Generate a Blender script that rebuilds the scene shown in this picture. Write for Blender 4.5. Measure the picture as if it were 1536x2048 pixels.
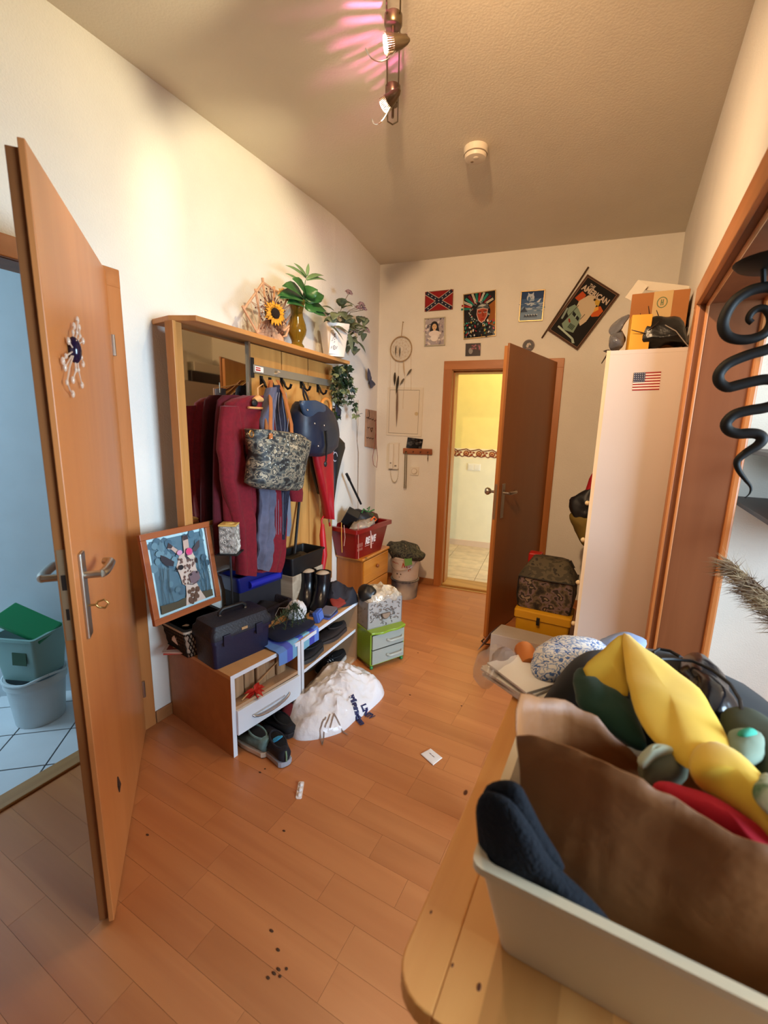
import bpy, bmesh, math, random
from mathutils import Vector, Matrix, Euler, noise
random.seed(7)
for _o in list(bpy.data.objects): bpy.data.objects.remove(_o, do_unlink=True)
scn = bpy.context.scene
COL = scn.collection
V = Vector
pi = math.pi

# ------------------------------------------------------------------ camera
FPX, CX, CY, HC = 880.0, 768.0, 1024.0, 1.46          # focal length in pixels of a 1536x2048 frame, eye height
_d = V((650 - CX, 5520 - CY, FPX)).normalized()         # straight down, seen from the camera
_e = V((1250 - CX, -(_d.x * (1250 - CX) + _d.z * FPX) / _d.y, FPX)).normalized()   # along the hall
_u = -_d
_r = _e.cross(_u)
RW = Matrix((_r, _e, _u))                               # camera (right, down, forward) -> world
EYE = V((0, 0, HC))
cam_d = bpy.data.cameras.new('camera'); cam = bpy.data.objects.new('camera', cam_d); COL.objects.link(cam)
cam_d.sensor_fit = 'HORIZONTAL'; cam_d.sensor_width = 36.0; cam_d.lens = 36.0 * FPX / 1536
cam_d.clip_start = 0.02
cam_d.dof.use_dof = True; cam_d.dof.focus_distance = 2.3; cam_d.dof.aperture_fstop = 4.0
_cx = RW @ V((1, 0, 0)); _cy = -(RW @ V((0, 1, 0))); _cz = -(RW @ V((0, 0, 1)))
_m = Matrix((_cx, _cy, _cz)).transposed().to_4x4(); _m.translation = EYE
cam.matrix_world = _m
scn.camera = cam

def ray(px, py): return RW @ V((px - CX, py - CY, FPX))
def onp(px, py, P, n):
    r = ray(px, py); P = V(P); n = V(n)
    return EYE + r * ((P - EYE).dot(n) / r.dot(n))
def onz(px, py, z=0.0): return onp(px, py, (0, 0, z), (0, 0, 1))
def onx(px, py, x): return onp(px, py, (x, 0, 0), (1, 0, 0))
def ony(px, py, y): return onp(px, py, (0, y, 0), (0, 1, 0))

# ------------------------------------------------------------------ light and exposure
scn.view_settings.view_transform = 'Standard'
scn.view_settings.look = 'None'
scn.view_settings.gamma = 1.0
scn.view_settings.use_curve_mapping = False
scn.view_settings.exposure = 0.0
world = bpy.data.worlds.new('world'); scn.world = world; world.use_nodes = True
world.node_tree.nodes['Background'].inputs[0].default_value = (0.55, 0.68, 0.9, 1)
world.node_tree.nodes['Background'].inputs[1].default_value = 0.6

def area(name, loc, to, sx, sy, energy, col):
    l = bpy.data.lights.new(name, 'AREA'); l.shape = 'RECTANGLE'; l.size = sx; l.size_y = sy
    l.energy = energy; l.color = col
    o = bpy.data.objects.new(name, l); COL.objects.link(o); o.location = loc
    o.rotation_euler = (V(to) - V(loc)).to_track_quat('-Z', 'Y').to_euler()
    return o
def point(name, loc, energy, col, r=0.05):
    l = bpy.data.lights.new(name, 'POINT'); l.energy = energy; l.color = col; l.shadow_soft_size = r
    o = bpy.data.objects.new(name, l); COL.objects.link(o); o.location = loc
    return o
def spot(name, loc, to, energy, col, ang, blend=0.4, r=0.02):
    l = bpy.data.lights.new(name, 'SPOT'); l.energy = energy; l.color = col
    l.spot_size = math.radians(ang); l.spot_blend = blend; l.shadow_soft_size = r
    o = bpy.data.objects.new(name, l); COL.objects.link(o); o.location = loc
    o.rotation_euler = (V(to) - V(loc)).to_track_quat('-Z', 'Y').to_euler()
    return o
WARM = (1.0, 0.65, 0.36)
DAY = (0.58, 0.79, 1.0)
_w = area('daylight_side_room', (2.55, 0.85, 1.5), (-1.6, 1.15, 0.75), 1.3, 1.4, 108, DAY); _w.data.spread = math.radians(120)
area('daylight_bathroom', (-3.3, 0.0, 1.8), (-2.5, 0.9, 0.7), 0.8, 1.0, 26, (0.55, 0.80, 1.0))
area('daylight_stairwell', (0.5, 4.55, 0.9), (-1.5, 5.0, 0.3), 0.8, 0.9, 30, (0.62, 0.84, 1.0))
point('stairwell_lamp', (-0.9, 4.55, 2.45), 26, (1.0, 0.80, 0.42), 0.1)
point('side_room_fill', (1.9, 2.2, 2.3), 30, (1.0, 0.84, 0.66), 0.1)  # added fill with no fitting behind it, brightens the side room wall
# added fill spot over the camera, brightens the end wall; no lamp head there
spot('rear_fill_spot', (-0.45, 0.75, 2.62), (-0.75, 3.8, 1.35), 165, WARM, 105, 0.9, 0.03)

# ------------------------------------------------------------------ materials
def lin(h):
    if isinstance(h, str):
        h = h.lstrip('#'); c = [int(h[i:i + 2], 16) / 255 for i in (0, 2, 4)]
        c = [x / 12.92 if x <= 0.04045 else ((x + 0.055) / 1.055) ** 2.4 for x in c]
        return (c[0], c[1], c[2], 1)
    return (h[0], h[1], h[2], 1)
MATS = {}
def mat(name, col='#808080', rough=0.6, metal=0.0, var=0.0, scale=8.0, bump=0.0, bscale=60.0, trans=0.0, ior=1.45,
        alpha=1.0, emit=0.0, col2=None, stretch=None, orand=0.0, sheen=0.0, spec=0.5, coat=0.0, attr=None, detail=4.0):
    if name in MATS: return MATS[name]
    m = bpy.data.materials.new(name); m.use_nodes = True
    nt = m.node_tree; N = nt.nodes; L = nt.links; b = N['Principled BSDF']
    c = lin(col)
    b.inputs['Base Color'].default_value = c
    b.inputs['Roughness'].default_value = rough
    b.inputs['Metallic'].default_value = metal
    b.inputs['Specular IOR Level'].default_value = spec
    b.inputs['IOR'].default_value = ior
    if trans: b.inputs['Transmission Weight'].default_value = trans
    if alpha < 1: b.inputs['Alpha'].default_value = alpha
    if sheen: b.inputs['Sheen Weight'].default_value = sheen; b.inputs['Sheen Roughness'].default_value = 0.4
    if coat: b.inputs['Coat Weight'].default_value = coat; b.inputs['Coat Roughness'].default_value = 0.15
    if emit: b.inputs['Emission Color'].default_value = c; b.inputs['Emission Strength'].default_value = emit
    tc = N.new('ShaderNodeTexCoord'); mp = N.new('ShaderNodeMapping')
    L.new(tc.outputs['Object'], mp.inputs['Vector'])
    if stretch: mp.inputs['Scale'].default_value = stretch
    src = None
    if var or col2:
        t = N.new('ShaderNodeTexNoise'); t.inputs['Scale'].default_value = scale; t.inputs['Detail'].default_value = detail
        L.new(mp.outputs['Vector'], t.inputs['Vector'])
        r = N.new('ShaderNodeValToRGB')
        r.color_ramp.elements[0].position = 0.36; r.color_ramp.elements[1].position = 0.64
        if col2: c2 = lin(col2); a0 = c
        else: a0 = tuple(x * (1 - var) for x in c[:3]) + (1,); c2 = tuple(min(1, x * (1 + var)) for x in c[:3]) + (1,)
        r.color_ramp.elements[0].color = a0; r.color_ramp.elements[1].color = c2
        L.new(t.outputs['Fac'], r.inputs['Fac']); src = r.outputs['Color']
    if attr:
        a = N.new('ShaderNodeVertexColor'); a.layer_name = attr; src = a.outputs['Color']
    if orand:
        oi = N.new('ShaderNodeObjectInfo'); hs = N.new('ShaderNodeHueSaturation')
        mr = N.new('ShaderNodeMapRange'); mr.inputs['To Min'].default_value = 1 - orand; mr.inputs['To Max'].default_value = 1 + orand
        L.new(oi.outputs['Random'], mr.inputs['Value']); L.new(mr.outputs['Result'], hs.inputs['Value'])
        if src: L.new(src, hs.inputs['Color'])
        else: hs.inputs['Color'].default_value = c
        src = hs.outputs['Color']
    if src: L.new(src, b.inputs['Base Color'])
    if bump:
        t2 = N.new('ShaderNodeTexNoise'); t2.inputs['Scale'].default_value = bscale; t2.inputs['Detail'].default_value = 3
        L.new(mp.outputs['Vector'], t2.inputs['Vector'])
        bp = N.new('ShaderNodeBump'); bp.inputs['Strength'].default_value = bump; bp.inputs['Distance'].default_value = 0.01
        L.new(t2.outputs['Fac'], bp.inputs['Height']); L.new(bp.outputs['Normal'], b.inputs['Normal'])
    MATS[name] = m
    return m
def wood(name, c1, c2, axis=0, rough=0.45, freq=5.0, orand=0.0, coat=0.0, contrast=1.0, knots=None):
    """straight grain: noise squeezed across the grain axis"""
    if name in MATS: return MATS[name]
    m = bpy.data.materials.new(name); m.use_nodes = True
    nt = m.node_tree; N = nt.nodes; L = nt.links; b = N['Principled BSDF']
    b.inputs['Roughness'].default_value = rough
    if coat: b.inputs['Coat Weight'].default_value = coat; b.inputs['Coat Roughness'].default_value = 0.2
    tc = N.new('ShaderNodeTexCoord'); mp = N.new('ShaderNodeMapping')
    s = [freq * 3] * 3; s[axis] = freq * 0.22
    mp.inputs['Scale'].default_value = s
    oi = N.new('ShaderNodeObjectInfo'); ml = N.new('ShaderNodeMath'); ml.operation = 'MULTIPLY'; ml.inputs[1].default_value = 37.0
    L.new(oi.outputs['Random'], ml.inputs[0])
    cb = N.new('ShaderNodeCombineXYZ')
    for i in range(3): L.new(ml.outputs[0], cb.inputs[i])
    ad = N.new('ShaderNodeVectorMath'); ad.operation = 'ADD'
    L.new(tc.outputs['Object'], mp.inputs['Vector']); L.new(mp.outputs['Vector'], ad.inputs[0]); L.new(cb.outputs[0], ad.inputs[1])
    t = N.new('ShaderNodeTexNoise'); t.inputs['Scale'].default_value = 1.0; t.inputs['Detail'].default_value = 5; t.inputs['Distortion'].default_value = 0.6
    L.new(ad.outputs[0], t.inputs['Vector'])
    r = N.new('ShaderNodeValToRGB'); r.color_ramp.elements[0].position = 0.5 - 0.17 / contrast; r.color_ramp.elements[1].position = 0.5 + 0.17 / contrast
    r.color_ramp.elements[0].color = lin(c1); r.color_ramp.elements[1].color = lin(c2)
    L.new(t.outputs['Fac'], r.inputs['Fac']); src = r.outputs['Color']
    if knots:
        vo = N.new('ShaderNodeTexVoronoi'); vo.inputs['Scale'].default_value = knots
        mk = N.new('ShaderNodeMapping'); sk = [1.0] * 3; sk[axis] = 0.45; mk.inputs['Scale'].default_value = sk
        L.new(tc.outputs['Object'], mk.inputs['Vector']); L.new(mk.outputs['Vector'], vo.inputs['Vector'])
        kr = N.new('ShaderNodeValToRGB'); kr.color_ramp.elements[0].position = 0.03; kr.color_ramp.elements[1].position = 0.09
        kr.color_ramp.elements[0].color = (0.25, 0.16, 0.10, 1); kr.color_ramp.elements[1].color = (1, 1, 1, 1)
        L.new(vo.outputs['Distance'], kr.inputs['Fac'])
        mx = N.new('ShaderNodeMix'); mx.data_type = 'RGBA'; mx.blend_type = 'MULTIPLY'; mx.inputs['Factor'].default_value = 1
        L.new(src, mx.inputs['A']); L.new(kr.outputs['Color'], mx.inputs['B']); src = mx.outputs['Result']
    if orand:
        hs = N.new('ShaderNodeHueSaturation'); mr = N.new('ShaderNodeMapRange')
        mr.inputs['To Min'].default_value = 1 - orand; mr.inputs['To Max'].default_value = 1 + orand
        L.new(oi.outputs['Random'], mr.inputs['Value']); L.new(mr.outputs['Result'], hs.inputs['Value']); L.new(src, hs.inputs['Color']); src = hs.outputs['Color']
    L.new(src, b.inputs['Base Color'])
    bp = N.new('ShaderNodeBump'); bp.inputs['Strength'].default_value = 0.08; bp.inputs['Distance'].default_value = 0.003
    L.new(t.outputs['Fac'], bp.inputs['Height']); L.new(bp.outputs['Normal'], b.inputs['Normal'])
    MATS[name] = m
    return m
def camo(name, cols, scale=14.0, rough=0.8, stretch=(1, 1, 1)):
    if name in MATS: return MATS[name]
    m = bpy.data.materials.new(name); m.use_nodes = True
    nt = m.node_tree; N = nt.nodes; L = nt.links; b = N['Principled BSDF']; b.inputs['Roughness'].default_value = rough
    tc = N.new('ShaderNodeTexCoord'); mp = N.new('ShaderNodeMapping'); mp.inputs['Scale'].default_value = stretch
    t = N.new('ShaderNodeTexNoise'); t.inputs['Scale'].default_value = scale; t.inputs['Detail'].default_value = 2.5; t.inputs['Distortion'].default_value = 0.15
    L.new(tc.outputs['Object'], mp.inputs['Vector']); L.new(mp.outputs['Vector'], t.inputs['Vector'])
    r = N.new('ShaderNodeValToRGB'); r.color_ramp.interpolation = 'CONSTANT'
    n = len(cols); e = r.color_ramp.elements
    e[0].position = 0.0; e[0].color = lin(cols[0]); e.remove(e[1])
    for i, c in enumerate(cols[1:]):
        q = e.new(0.36 + 0.28 * i / max(1, n - 2)); q.color = lin(c)
    L.new(t.outputs['Fac'], r.inputs['Fac']); L.new(r.outputs['Color'], b.inputs['Base Color'])
    MATS[name] = m
    return m

# ------------------------------------------------------------------ mesh building
class MB:
    """collects shapes; build() links them as ONE mesh object"""
    def __init__(s): s.v = []; s.f = []; s.mi = []; s.k = 0; s.cl = []; s.c = None; s.M = Matrix.Identity(4)
    def at(s, loc=(0, 0, 0), rot=(0, 0, 0)): s.M = Matrix.Translation(V(loc)) @ Euler(rot).to_matrix().to_4x4(); return s
    def add(s, vs, fs):
        o = len(s.v); s.v += [s.M @ V(p) for p in vs]
        for f in fs: s.f.append([o + i for i in f]); s.mi.append(s.k); s.cl.append(s.c)
        return s
    def box(s, c, d, rot=None):
        x, y, z = d[0] / 2, d[1] / 2, d[2] / 2
        vs = [V((i * x, j * y, k * z)) for k in (-1, 1) for j in (-1, 1) for i in (-1, 1)]
        if rot: R = Euler(rot).to_matrix(); vs = [R @ p for p in vs]
        return s.add([p + V(c) for p in vs], [(0, 2, 3, 1), (4, 5, 7, 6), (0, 1, 5, 4), (2, 6, 7, 3), (0, 4, 6, 2), (1, 3, 7, 5)])
    def bx(s, x0, x1, y0, y1, z0, z1): return s.box(((x0 + x1) / 2, (y0 + y1) / 2, (z0 + z1) / 2), (x1 - x0, y1 - y0, z1 - z0))
    def loft(s, rings, caps=True, closed=True):
        n = len(rings[0]); vs = [V(p) for r in rings for p in r]; fs = []
        for i in range(len(rings) - 1):
            for j in range(n if closed else n - 1):
                a = i * n + j; b = i * n + (j + 1) % n; fs.append((a, b, b + n, a + n))
        if caps and closed: fs.append(tuple(reversed(range(n)))); fs.append(tuple((len(rings) - 1) * n + j for j in range(n)))
        return s.add(vs, fs)
    def tube(s, pts, r, n=8, caps=True):
        pts = [V(p) for p in pts]; m = len(pts); rr = r if isinstance(r, (list, tuple)) else [r] * m
        rings = []; prev = None
        for i, p in enumerate(pts):
            t = (pts[min(i + 1, m - 1)] - pts[max(i - 1, 0)])
            t = t.normalized() if t.length > 1e-9 else V((0, 0, 1))
            if prev is None:
                a = V((0, 0, 1)) if abs(t.z) < 0.9 else V((1, 0, 0)); u = t.cross(a).normalized()
            else:
                u = prev - t * prev.dot(t); u = u.normalized() if u.length > 1e-6 else t.orthogonal().normalized()
            prev = u; w = t.cross(u)
            rings.append([p + (u * math.cos(2 * pi * j / n) + w * math.sin(2 * pi * j / n)) * rr[i] for j in range(n)])
        return s.loft(rings, caps)
    def cyl(s, a, b, r, r2=None, n=16): return s.tube([a, b], [r, r if r2 is None else r2], n)
    def lathe(s, prof, n=24, c=(0, 0, 0), caps=True):
        c = V(c)
        return s.loft([[c + V((r * math.cos(2 * pi * j / n), r * math.sin(2 * pi * j / n), z)) for j in range(n)] for r, z in prof], caps)
    def prism(s, poly, z0, z1):
        n = len(poly); vs = [(x, y, z0) for x, y in poly] + [(x, y, z1) for x, y in poly]
        return s.add(vs, [tuple(reversed(range(n))), tuple(range(n, 2 * n))] + [(i, (i + 1) % n, n + (i + 1) % n, n + i) for i in range(n)])
    def ell(s, c, r, n=16, m=10, fn=None):
        c = V(c); rings = []
        for i in range(m + 1):
            a = -pi / 2 + pi * i / m; ring = []
            for j in range(n):
                t = 2 * pi * j / n; d = V((math.cos(a) * math.cos(t), math.cos(a) * math.sin(t), math.sin(a)))
                k = fn(d) if fn else 1.0
                ring.append(c + V((d.x * r[0] * k, d.y * r[1] * k, d.z * r[2] * k)))
            rings.append(ring)
        return s.loft(rings, False)
    def sheet(s, fn, nu, nv, th=0.004):
        """a cloth or paper: fn(u,v)->point, given a thickness"""
        P = [[V(fn(i / nu, j / nv)) for j in range(nv + 1)] for i in range(nu + 1)]
        Nn = []
        for i in range(nu + 1):
            row = []
            for j in range(nv + 1):
                a = P[min(i + 1, nu)][j] - P[max(i - 1, 0)][j]; b = P[i][min(j + 1, nv)] - P[i][max(j - 1, 0)]
                q = a.cross(b); row.append(q.normalized() if q.length > 1e-12 else V((0, 0, 1)))
            Nn.append(row)
        w = nv + 1; k = (nu + 1) * w
        vs = [P[i][j] + Nn[i][j] * th / 2 for i in range(nu + 1) for j in range(w)] + [P[i][j] - Nn[i][j] * th / 2 for i in range(nu + 1) for j in range(w)]
        fs = []
        for i in range(nu):
            for j in range(nv):
                a = i * w + j; fs.append((a, a + w, a + w + 1, a + 1)); fs.append((k + a, k + a + 1, k + a + w + 1, k + a + w))
        edge = [(i, 0) for i in range(nu)] + [(nu, j) for j in range(nv)] + [(i, nv) for i in range(nu, 0, -1)] + [(0, j) for j in range(nv, 0, -1)]
        ids = [i * w + j for i, j in edge]
        for q in range(len(ids)):
            a, b = ids[q], ids[(q + 1) % len(ids)]; fs.append((a, k + a, k + b, b))
        return s.add(vs, fs)
    def disc(s, c, r, nrm, th=0.002, n=24):
        c = V(c); q = V(nrm).normalized(); return s.cyl(c, c + q * th, r, r, n)
    def build(s, name, m=None, parent=None, smooth=False, bevel=0.0, sub=0, origin=None, local=True, seg=2):
        me = bpy.data.meshes.new(name)
        root = parent
        while root is not None and root.parent is not None: root = root.parent
        base = V(origin) if origin is not None else V(root['_o']) if root is not None and '_o' in root.keys() else V((0, 0, 0))
        me.from_pydata([tuple(p - base) for p in s.v], [], s.f)
        if m is not None:
            for x in (m if isinstance(m, (list, tuple)) else [m]): me.materials.append(x)
        for i, p in enumerate(me.polygons):
            p.material_index = s.mi[i] if isinstance(m, (list, tuple)) else 0
            p.use_smooth = smooth
        if any(c is not None for c in s.cl):
            at = me.color_attributes.new('Col', 'FLOAT_COLOR', 'CORNER')
            for i, p in enumerate(me.polygons):
                c = s.cl[i] or (0.5, 0.5, 0.5, 1)
                for li in p.loop_indices: at.data[li].color = c
        me.validate(); 
        bm = bmesh.new(); bm.from_mesh(me); bmesh.ops.recalc_face_normals(bm, faces=bm.faces); bm.to_mesh(me); bm.free()
        if smooth: me.set_sharp_from_angle(angle=math.radians(50))
        o = bpy.data.objects.new(name, me); COL.objects.link(o)
        if parent is not None: o.parent = parent
        elif origin is not None: o.location = base
        if bevel:
            md = o.modifiers.new('bevel', 'BEVEL'); md.width = bevel; md.segments = seg; md.limit_method = 'ANGLE'; md.angle_limit = math.radians(40)
        if sub:
            md = o.modifiers.new('sub', 'SUBSURF'); md.levels = sub; md.render_levels = sub
        return o
OFFS = {}
def tag(o, label=None, cat=None, group=None, kind=None):
    if label: o['label'] = label
    if cat: o['category'] = cat
    if group: o['group'] = group
    if kind: o['kind'] = kind
    return o
def thing(name, label, cat, loc=(0, 0, 0), rz=0.0, group=None, world=False, kind=None):
    """Empty at the thing's base. world=True: its parts are given in room coordinates"""
    o = bpy.data.objects.new(name, None); COL.objects.link(o)
    o.empty_display_size = 0.05; o.location = loc; o.rotation_euler = (0, 0, rz)
    if world: o['_o'] = tuple(loc)
    return tag(o, label, cat, group, kind)
def copy_thing(root, loc, rz=None, label=None, group=None):
    r = root.copy(); COL.objects.link(r); r.location = loc
    if rz is not None: r.rotation_euler = (0, 0, rz)
    tag(r, label, None, group)
    for ch in [c for c in bpy.data.objects if c.parent == root]:
        c = ch.copy(); COL.objects.link(c); c.parent = r
        for g in [x for x in bpy.data.objects if x.parent == ch]:
            d = g.copy(); COL.objects.link(d); d.parent = c
    return r
def N3(p, s=1.0, off=0.0): return noise.noise(V((p[0] * s + off, p[1] * s + off * 1.7, p[2] * s - off)))
def text_mb(mb, body, origin, U, Vv, size, lift=0.0006, bold=0.0, col=None, shear=0.0, width=None):
    """flat lettering as faces; origin = left end of the baseline, U/Vv unit directions"""
    cu = bpy.data.curves.new('lettering', 'FONT'); cu.body = body; cu.size = size; cu.offset = bold; cu.shear = shear; cu.resolution_u = 3
    ob = bpy.data.objects.new('lettering', cu); COL.objects.link(ob)
    bpy.context.view_layer.update()
    me = bpy.data.meshes.new_from_object(ob)
    bpy.data.objects.remove(ob, do_unlink=True)
    U = V(U).normalized(); Vv = V(Vv).normalized(); Nn = U.cross(Vv)
    xs = [v.co.x for v in me.vertices] or [0]
    k = width / (max(xs) - min(xs)) if width and max(xs) > min(xs) else 1.0
    if col: mb.c = lin(col)
    mb.add([V(origin) + U * v.co.x * k + Vv * v.co.y + Nn * lift for v in me.vertices], [tuple(p.vertices) for p in me.polygons])
    bpy.data.meshes.remove(me)
    return mb
PRINT = mat('print', rough=0.45, attr='Col')
PRINT_GLOSS = mat('print_gloss', rough=0.12, attr='Col')
PRINT_CLOTH = mat('print_cloth', rough=0.85, attr='Col')
class Art:
    """a flat print on a plane: polygons in (u,v) 0..1, each laid a hair above the last"""
    def __init__(s, O, U, Vv, step=0.00012):
        s.O = V(O); s.U = V(U); s.V = V(Vv); s.N = s.U.cross(s.V).normalized(); s.mb = MB(); s.h = 0.0003; s.st = step
    def P(s, u, v): return s.O + s.U * u + s.V * v + s.N * s.h
    def poly(s, col, pts):
        s.h += s.st; s.mb.c = lin(col); n = len(pts)
        c = V((sum(p[0] for p in pts) / n, sum(p[1] for p in pts) / n))
        s.mb.add([s.P(*p) for p in pts], [tuple(range(n))]); return s
    def rect(s, col, a, b, c, d): return s.poly(col, [(a, b), (c, b), (c, d), (a, d)])
    def ell(s, col, cx, cy, rx, ry, n=18, rot=0.0):
        q = []
        for i in range(n):
            t = 2 * pi * i / n; x = rx * math.cos(t); y = ry * math.sin(t)
            q.append((cx + x * math.cos(rot) - y * math.sin(rot), cy + x * math.sin(rot) + y * math.cos(rot)))
        return s.poly(col, q)
    def line(s, col, pts, w):
        asp = s.V.length / s.U.length
        for (a, b) in zip(pts[:-1], pts[1:]):
            dx, dy = b[0] - a[0], (b[1] - a[1]) * asp; l = math.hypot(dx, dy) or 1e-6
            nx, ny = -dy / l * w / 2, dx / l * w / 2 / asp
            s.h -= s.st * 0.9
            s.poly(col, [(a[0] + nx, a[1] + ny), (a[0] - nx, a[1] - ny), (b[0] - nx, b[1] - ny), (b[0] + nx, b[1] + ny)])
        s.h += s.st
        return s
    def text(s, col, body, u, v, size, width=None, shear=0.0, bold=0.0):
        s.h += s.st; text_mb(s.mb, body, s.P(u, v), s.U, s.V, size, 0.0, bold, col, shear, width); return s
    def build(s, name, parent, m=None): return s.mb.build(name, m or PRINT, parent)

# ------------------------------------------------------------------ the room
CEIL = 2.83
XL, XR = -1.87, 0.21
B0 = V((-2.03, 3.628, 0)); BA = math.radians(7.63)
BU = V((math.cos(BA), math.sin(BA), 0)); BN = V((math.sin(BA), -math.cos(BA), 0))     # along the end wall, out of it
def bw(u, z, d=0.0): return B0 + BU * u + BN * d + V((0, 0, z))
def on_back(px, py, d=0.0): return onp(px, py, B0 + BN * d, BN)
def uz(px, py, d=0.0):
    p = on_back(px, py, d); return (p - B0).dot(BU), p.z
PLASTER = mat('plaster', '#E6E0D4', rough=0.9, var=0.03, scale=3, bump=0.25, bscale=140)
CEILM = mat('ceiling_paint', '#DCD3C0', rough=0.95, var=0.03, scale=2, bump=0.12, bscale=110)
FRAMEW = wood('beech_veneer', '#A8652F', '#BC7840', axis=2, rough=0.42, freq=4)
FRAMEH = wood('beech_veneer_across', '#A8652F', '#BC7840', axis=0, rough=0.42, freq=4)
DOORW = wood('door_veneer', '#B9713A', '#C67E45', axis=2, rough=0.38, freq=3, contrast=0.7)
EDGEW = wood('door_edge', '#7E4A22', '#8E5628', axis=2, rough=0.5, freq=4)
STEEL = mat('brushed_steel', '#B9B2A6', rough=0.32, metal=1.0)
BRASS = mat('aged_brass', '#B08D57', rough=0.35, metal=1.0)
BLACK = mat('black_plastic', '#121214', rough=0.45)
WHITE = mat('white_plastic', '#E9E4D8', rough=0.4)

def struct(o, label=None): o['kind'] = 'structure'; return tag(o, label)

# floor: laminate strips running across the hall
fl = MB(); fl.bx(-1.945, 0.30, -1.7, 4.05, -0.04, -0.0065); fl.bx(-2.10, -1.945, 2.4, 4.05, -0.04, -0.0065)
FLOOR = struct(fl.build('floor', mat('floor_base', '#7A4A26', rough=0.8)), 'orange beech laminate floor')
LAM = wood('laminate', '#AE6A3C', '#BF7B48', axis=0, rough=0.33, freq=4.2, orand=0.07, contrast=0.8, coat=0.1)
LENS = [0.30, 0.37, 0.44, 0.52]
PLK = []
for L_ in LENS:
    m = MB(); m.bx(0, L_ - 0.0007, 0, 0.0993, -0.006, 0.0)
    o = m.build('plank', LAM, FLOOR); PLK.append(o)
first = [True] * 4
y = -0.30; row = 0; cnt = 0
while y < 3.95:
    x = -1.94 if y < 2.55 else -2.08
    while x < 0.27:
        i = random.randrange(4)
        L_ = LENS[i]
        if cnt < 298:
            if first[i]: o = PLK[i]; first[i] = False
            else: o = PLK[i].copy(); COL.objects.link(o); o.parent = FLOOR
            o.location = (x, y, 0); cnt += 1
        x += L_
    y += 0.1
m = MB(); m.bx(-1.94, 0.3, -1.7, -0.30, -0.0062, -0.0002)
st_ = m.build('plank_field', LAM, FLOOR); st_['kind'] = 'stuff'
# dark specks and crumbs trodden into the floor
SPK = mat('crumb', '#4A2C14', rough=0.9)
sp = MB()
for (px, py) in [(557, 1939), (548, 1947), (560, 1953), (573, 1938), (536, 1956), (543, 1862), (556, 1900), (568, 1662), (295, 1670), (836, 1306), (923, 1412), (820, 1390), (475, 1478), (530, 1538), (520, 1545)]:
    p = onz(px, py, 0); sp.ell((p.x, p.y, 0.001), (0.004 + random.random() * 0.004, 0.004, 0.0012), 8, 4)
o = sp.build('dirt_specks', SPK); tag(o, 'dark specks of dirt scattered over the laminate floor', 'dirt', kind='stuff')

# ceiling
m = MB(); m.prism([(-2.2, -1.8), (0.5, -1.8), (0.5, 4.15), (-2.2, 4.15)], CEIL, CEIL + 0.1)
struct(m.build('ceiling', CEILM), 'textured white ceiling')
# left wall, straight as far as the coat rack and then drifting outwards, with the bathroom doorway
LY0, LY1, LH = 0.255, 1.115, 1.985
m = MB()
m.bx(XL - 0.12, XL, -1.7, LY0, -0.03, CEIL + 0.02); m.bx(XL - 0.12, XL, LY0, LY1, LH, CEIL + 0.02)
wl = [(XL, LY1), (XL, 2.55), (XL - 0.008, 2.72), (XL - 0.045, 2.99), (-2.035, 3.64), (-2.2, 3.66), (-2.16, 2.9), (XL - 0.12, 2.5), (XL - 0.12, LY1)]
m.prism(wl, -0.03, CEIL + 0.02)
struct(m.build('wall_left', PLASTER), 'white rough plaster wall with the bathroom doorway')
# end wall with the stairwell doorway
DU0, DU1, DH = 0.668, 1.505, 1.955
def bwbox(mb, u0, u1, z0, z1, d0, d1):
    c = bw((u0 + u1) / 2, (z0 + z1) / 2, (d0 + d1) / 2)
    mb.box(c, (u1 - u0, abs(d1 - d0), z1 - z0), (0, 0, BA)); return mb
m = MB(); bwbox(m, -0.2, DU0, -0.03, CEIL + 0.02, -0.17, 0); bwbox(m, DU1, 2.6, -0.03, CEIL + 0.02, -0.17, 0); bwbox(m, DU0, DU1, DH, CEIL + 0.02, -0.17, 0)
struct(m.build('wall_back', PLASTER), 'white plaster end wall with pictures')
# right wall with a wide cased opening
RY0, RY1, RH, RT = 0.10, 2.28, 1.985, 0.21
m = MB(); m.bx(XR, XR + RT, -1.7, RY0, -0.03, CEIL + 0.02); m.bx(XR, XR + RT, RY1, 4.0, -0.03, CEIL + 0.02); m.bx(XR, XR + RT, RY0, RY1, RH, CEIL + 0.02)
struct(m.build('wall_right', PLASTER), 'white plaster wall with the wide cased opening')
m = MB(); m.bx(-2.0, 0.45, -1.8, -1.7, -0.03, CEIL + 0.02)
struct(m.build('wall_rear', PLASTER))
# skirting
BBW = wood('skirting', '#9A6234', '#AC7240', axis=0, rough=0.5)
m = MB(); bwbox(m, 0.02, DU0 - 0.062, 0.0, 0.06, 0.0, 0.014); bwbox(m, DU1 + 0.062, 2.2, 0, 0.06, 0, 0.014)
struct(m.build('baseboard_back', BBW, bevel=0.003))
m = MB(); m.bx(XL, XL + 0.013, LY1 + 0.065, 2.55, 0, 0.06); m.prism([(XL + 0.013, 2.55), (XL - 0.01, 2.55), (XL - 0.018, 2.72), (XL - 0.055, 2.99), (-2.04, 3.62), (-2.022, 3.62), (XL - 0.032, 2.99), (XL + 0.006, 2.72)], 0, 0.06)
struct(m.build('baseboard_left', BBW, bevel=0.003))

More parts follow.
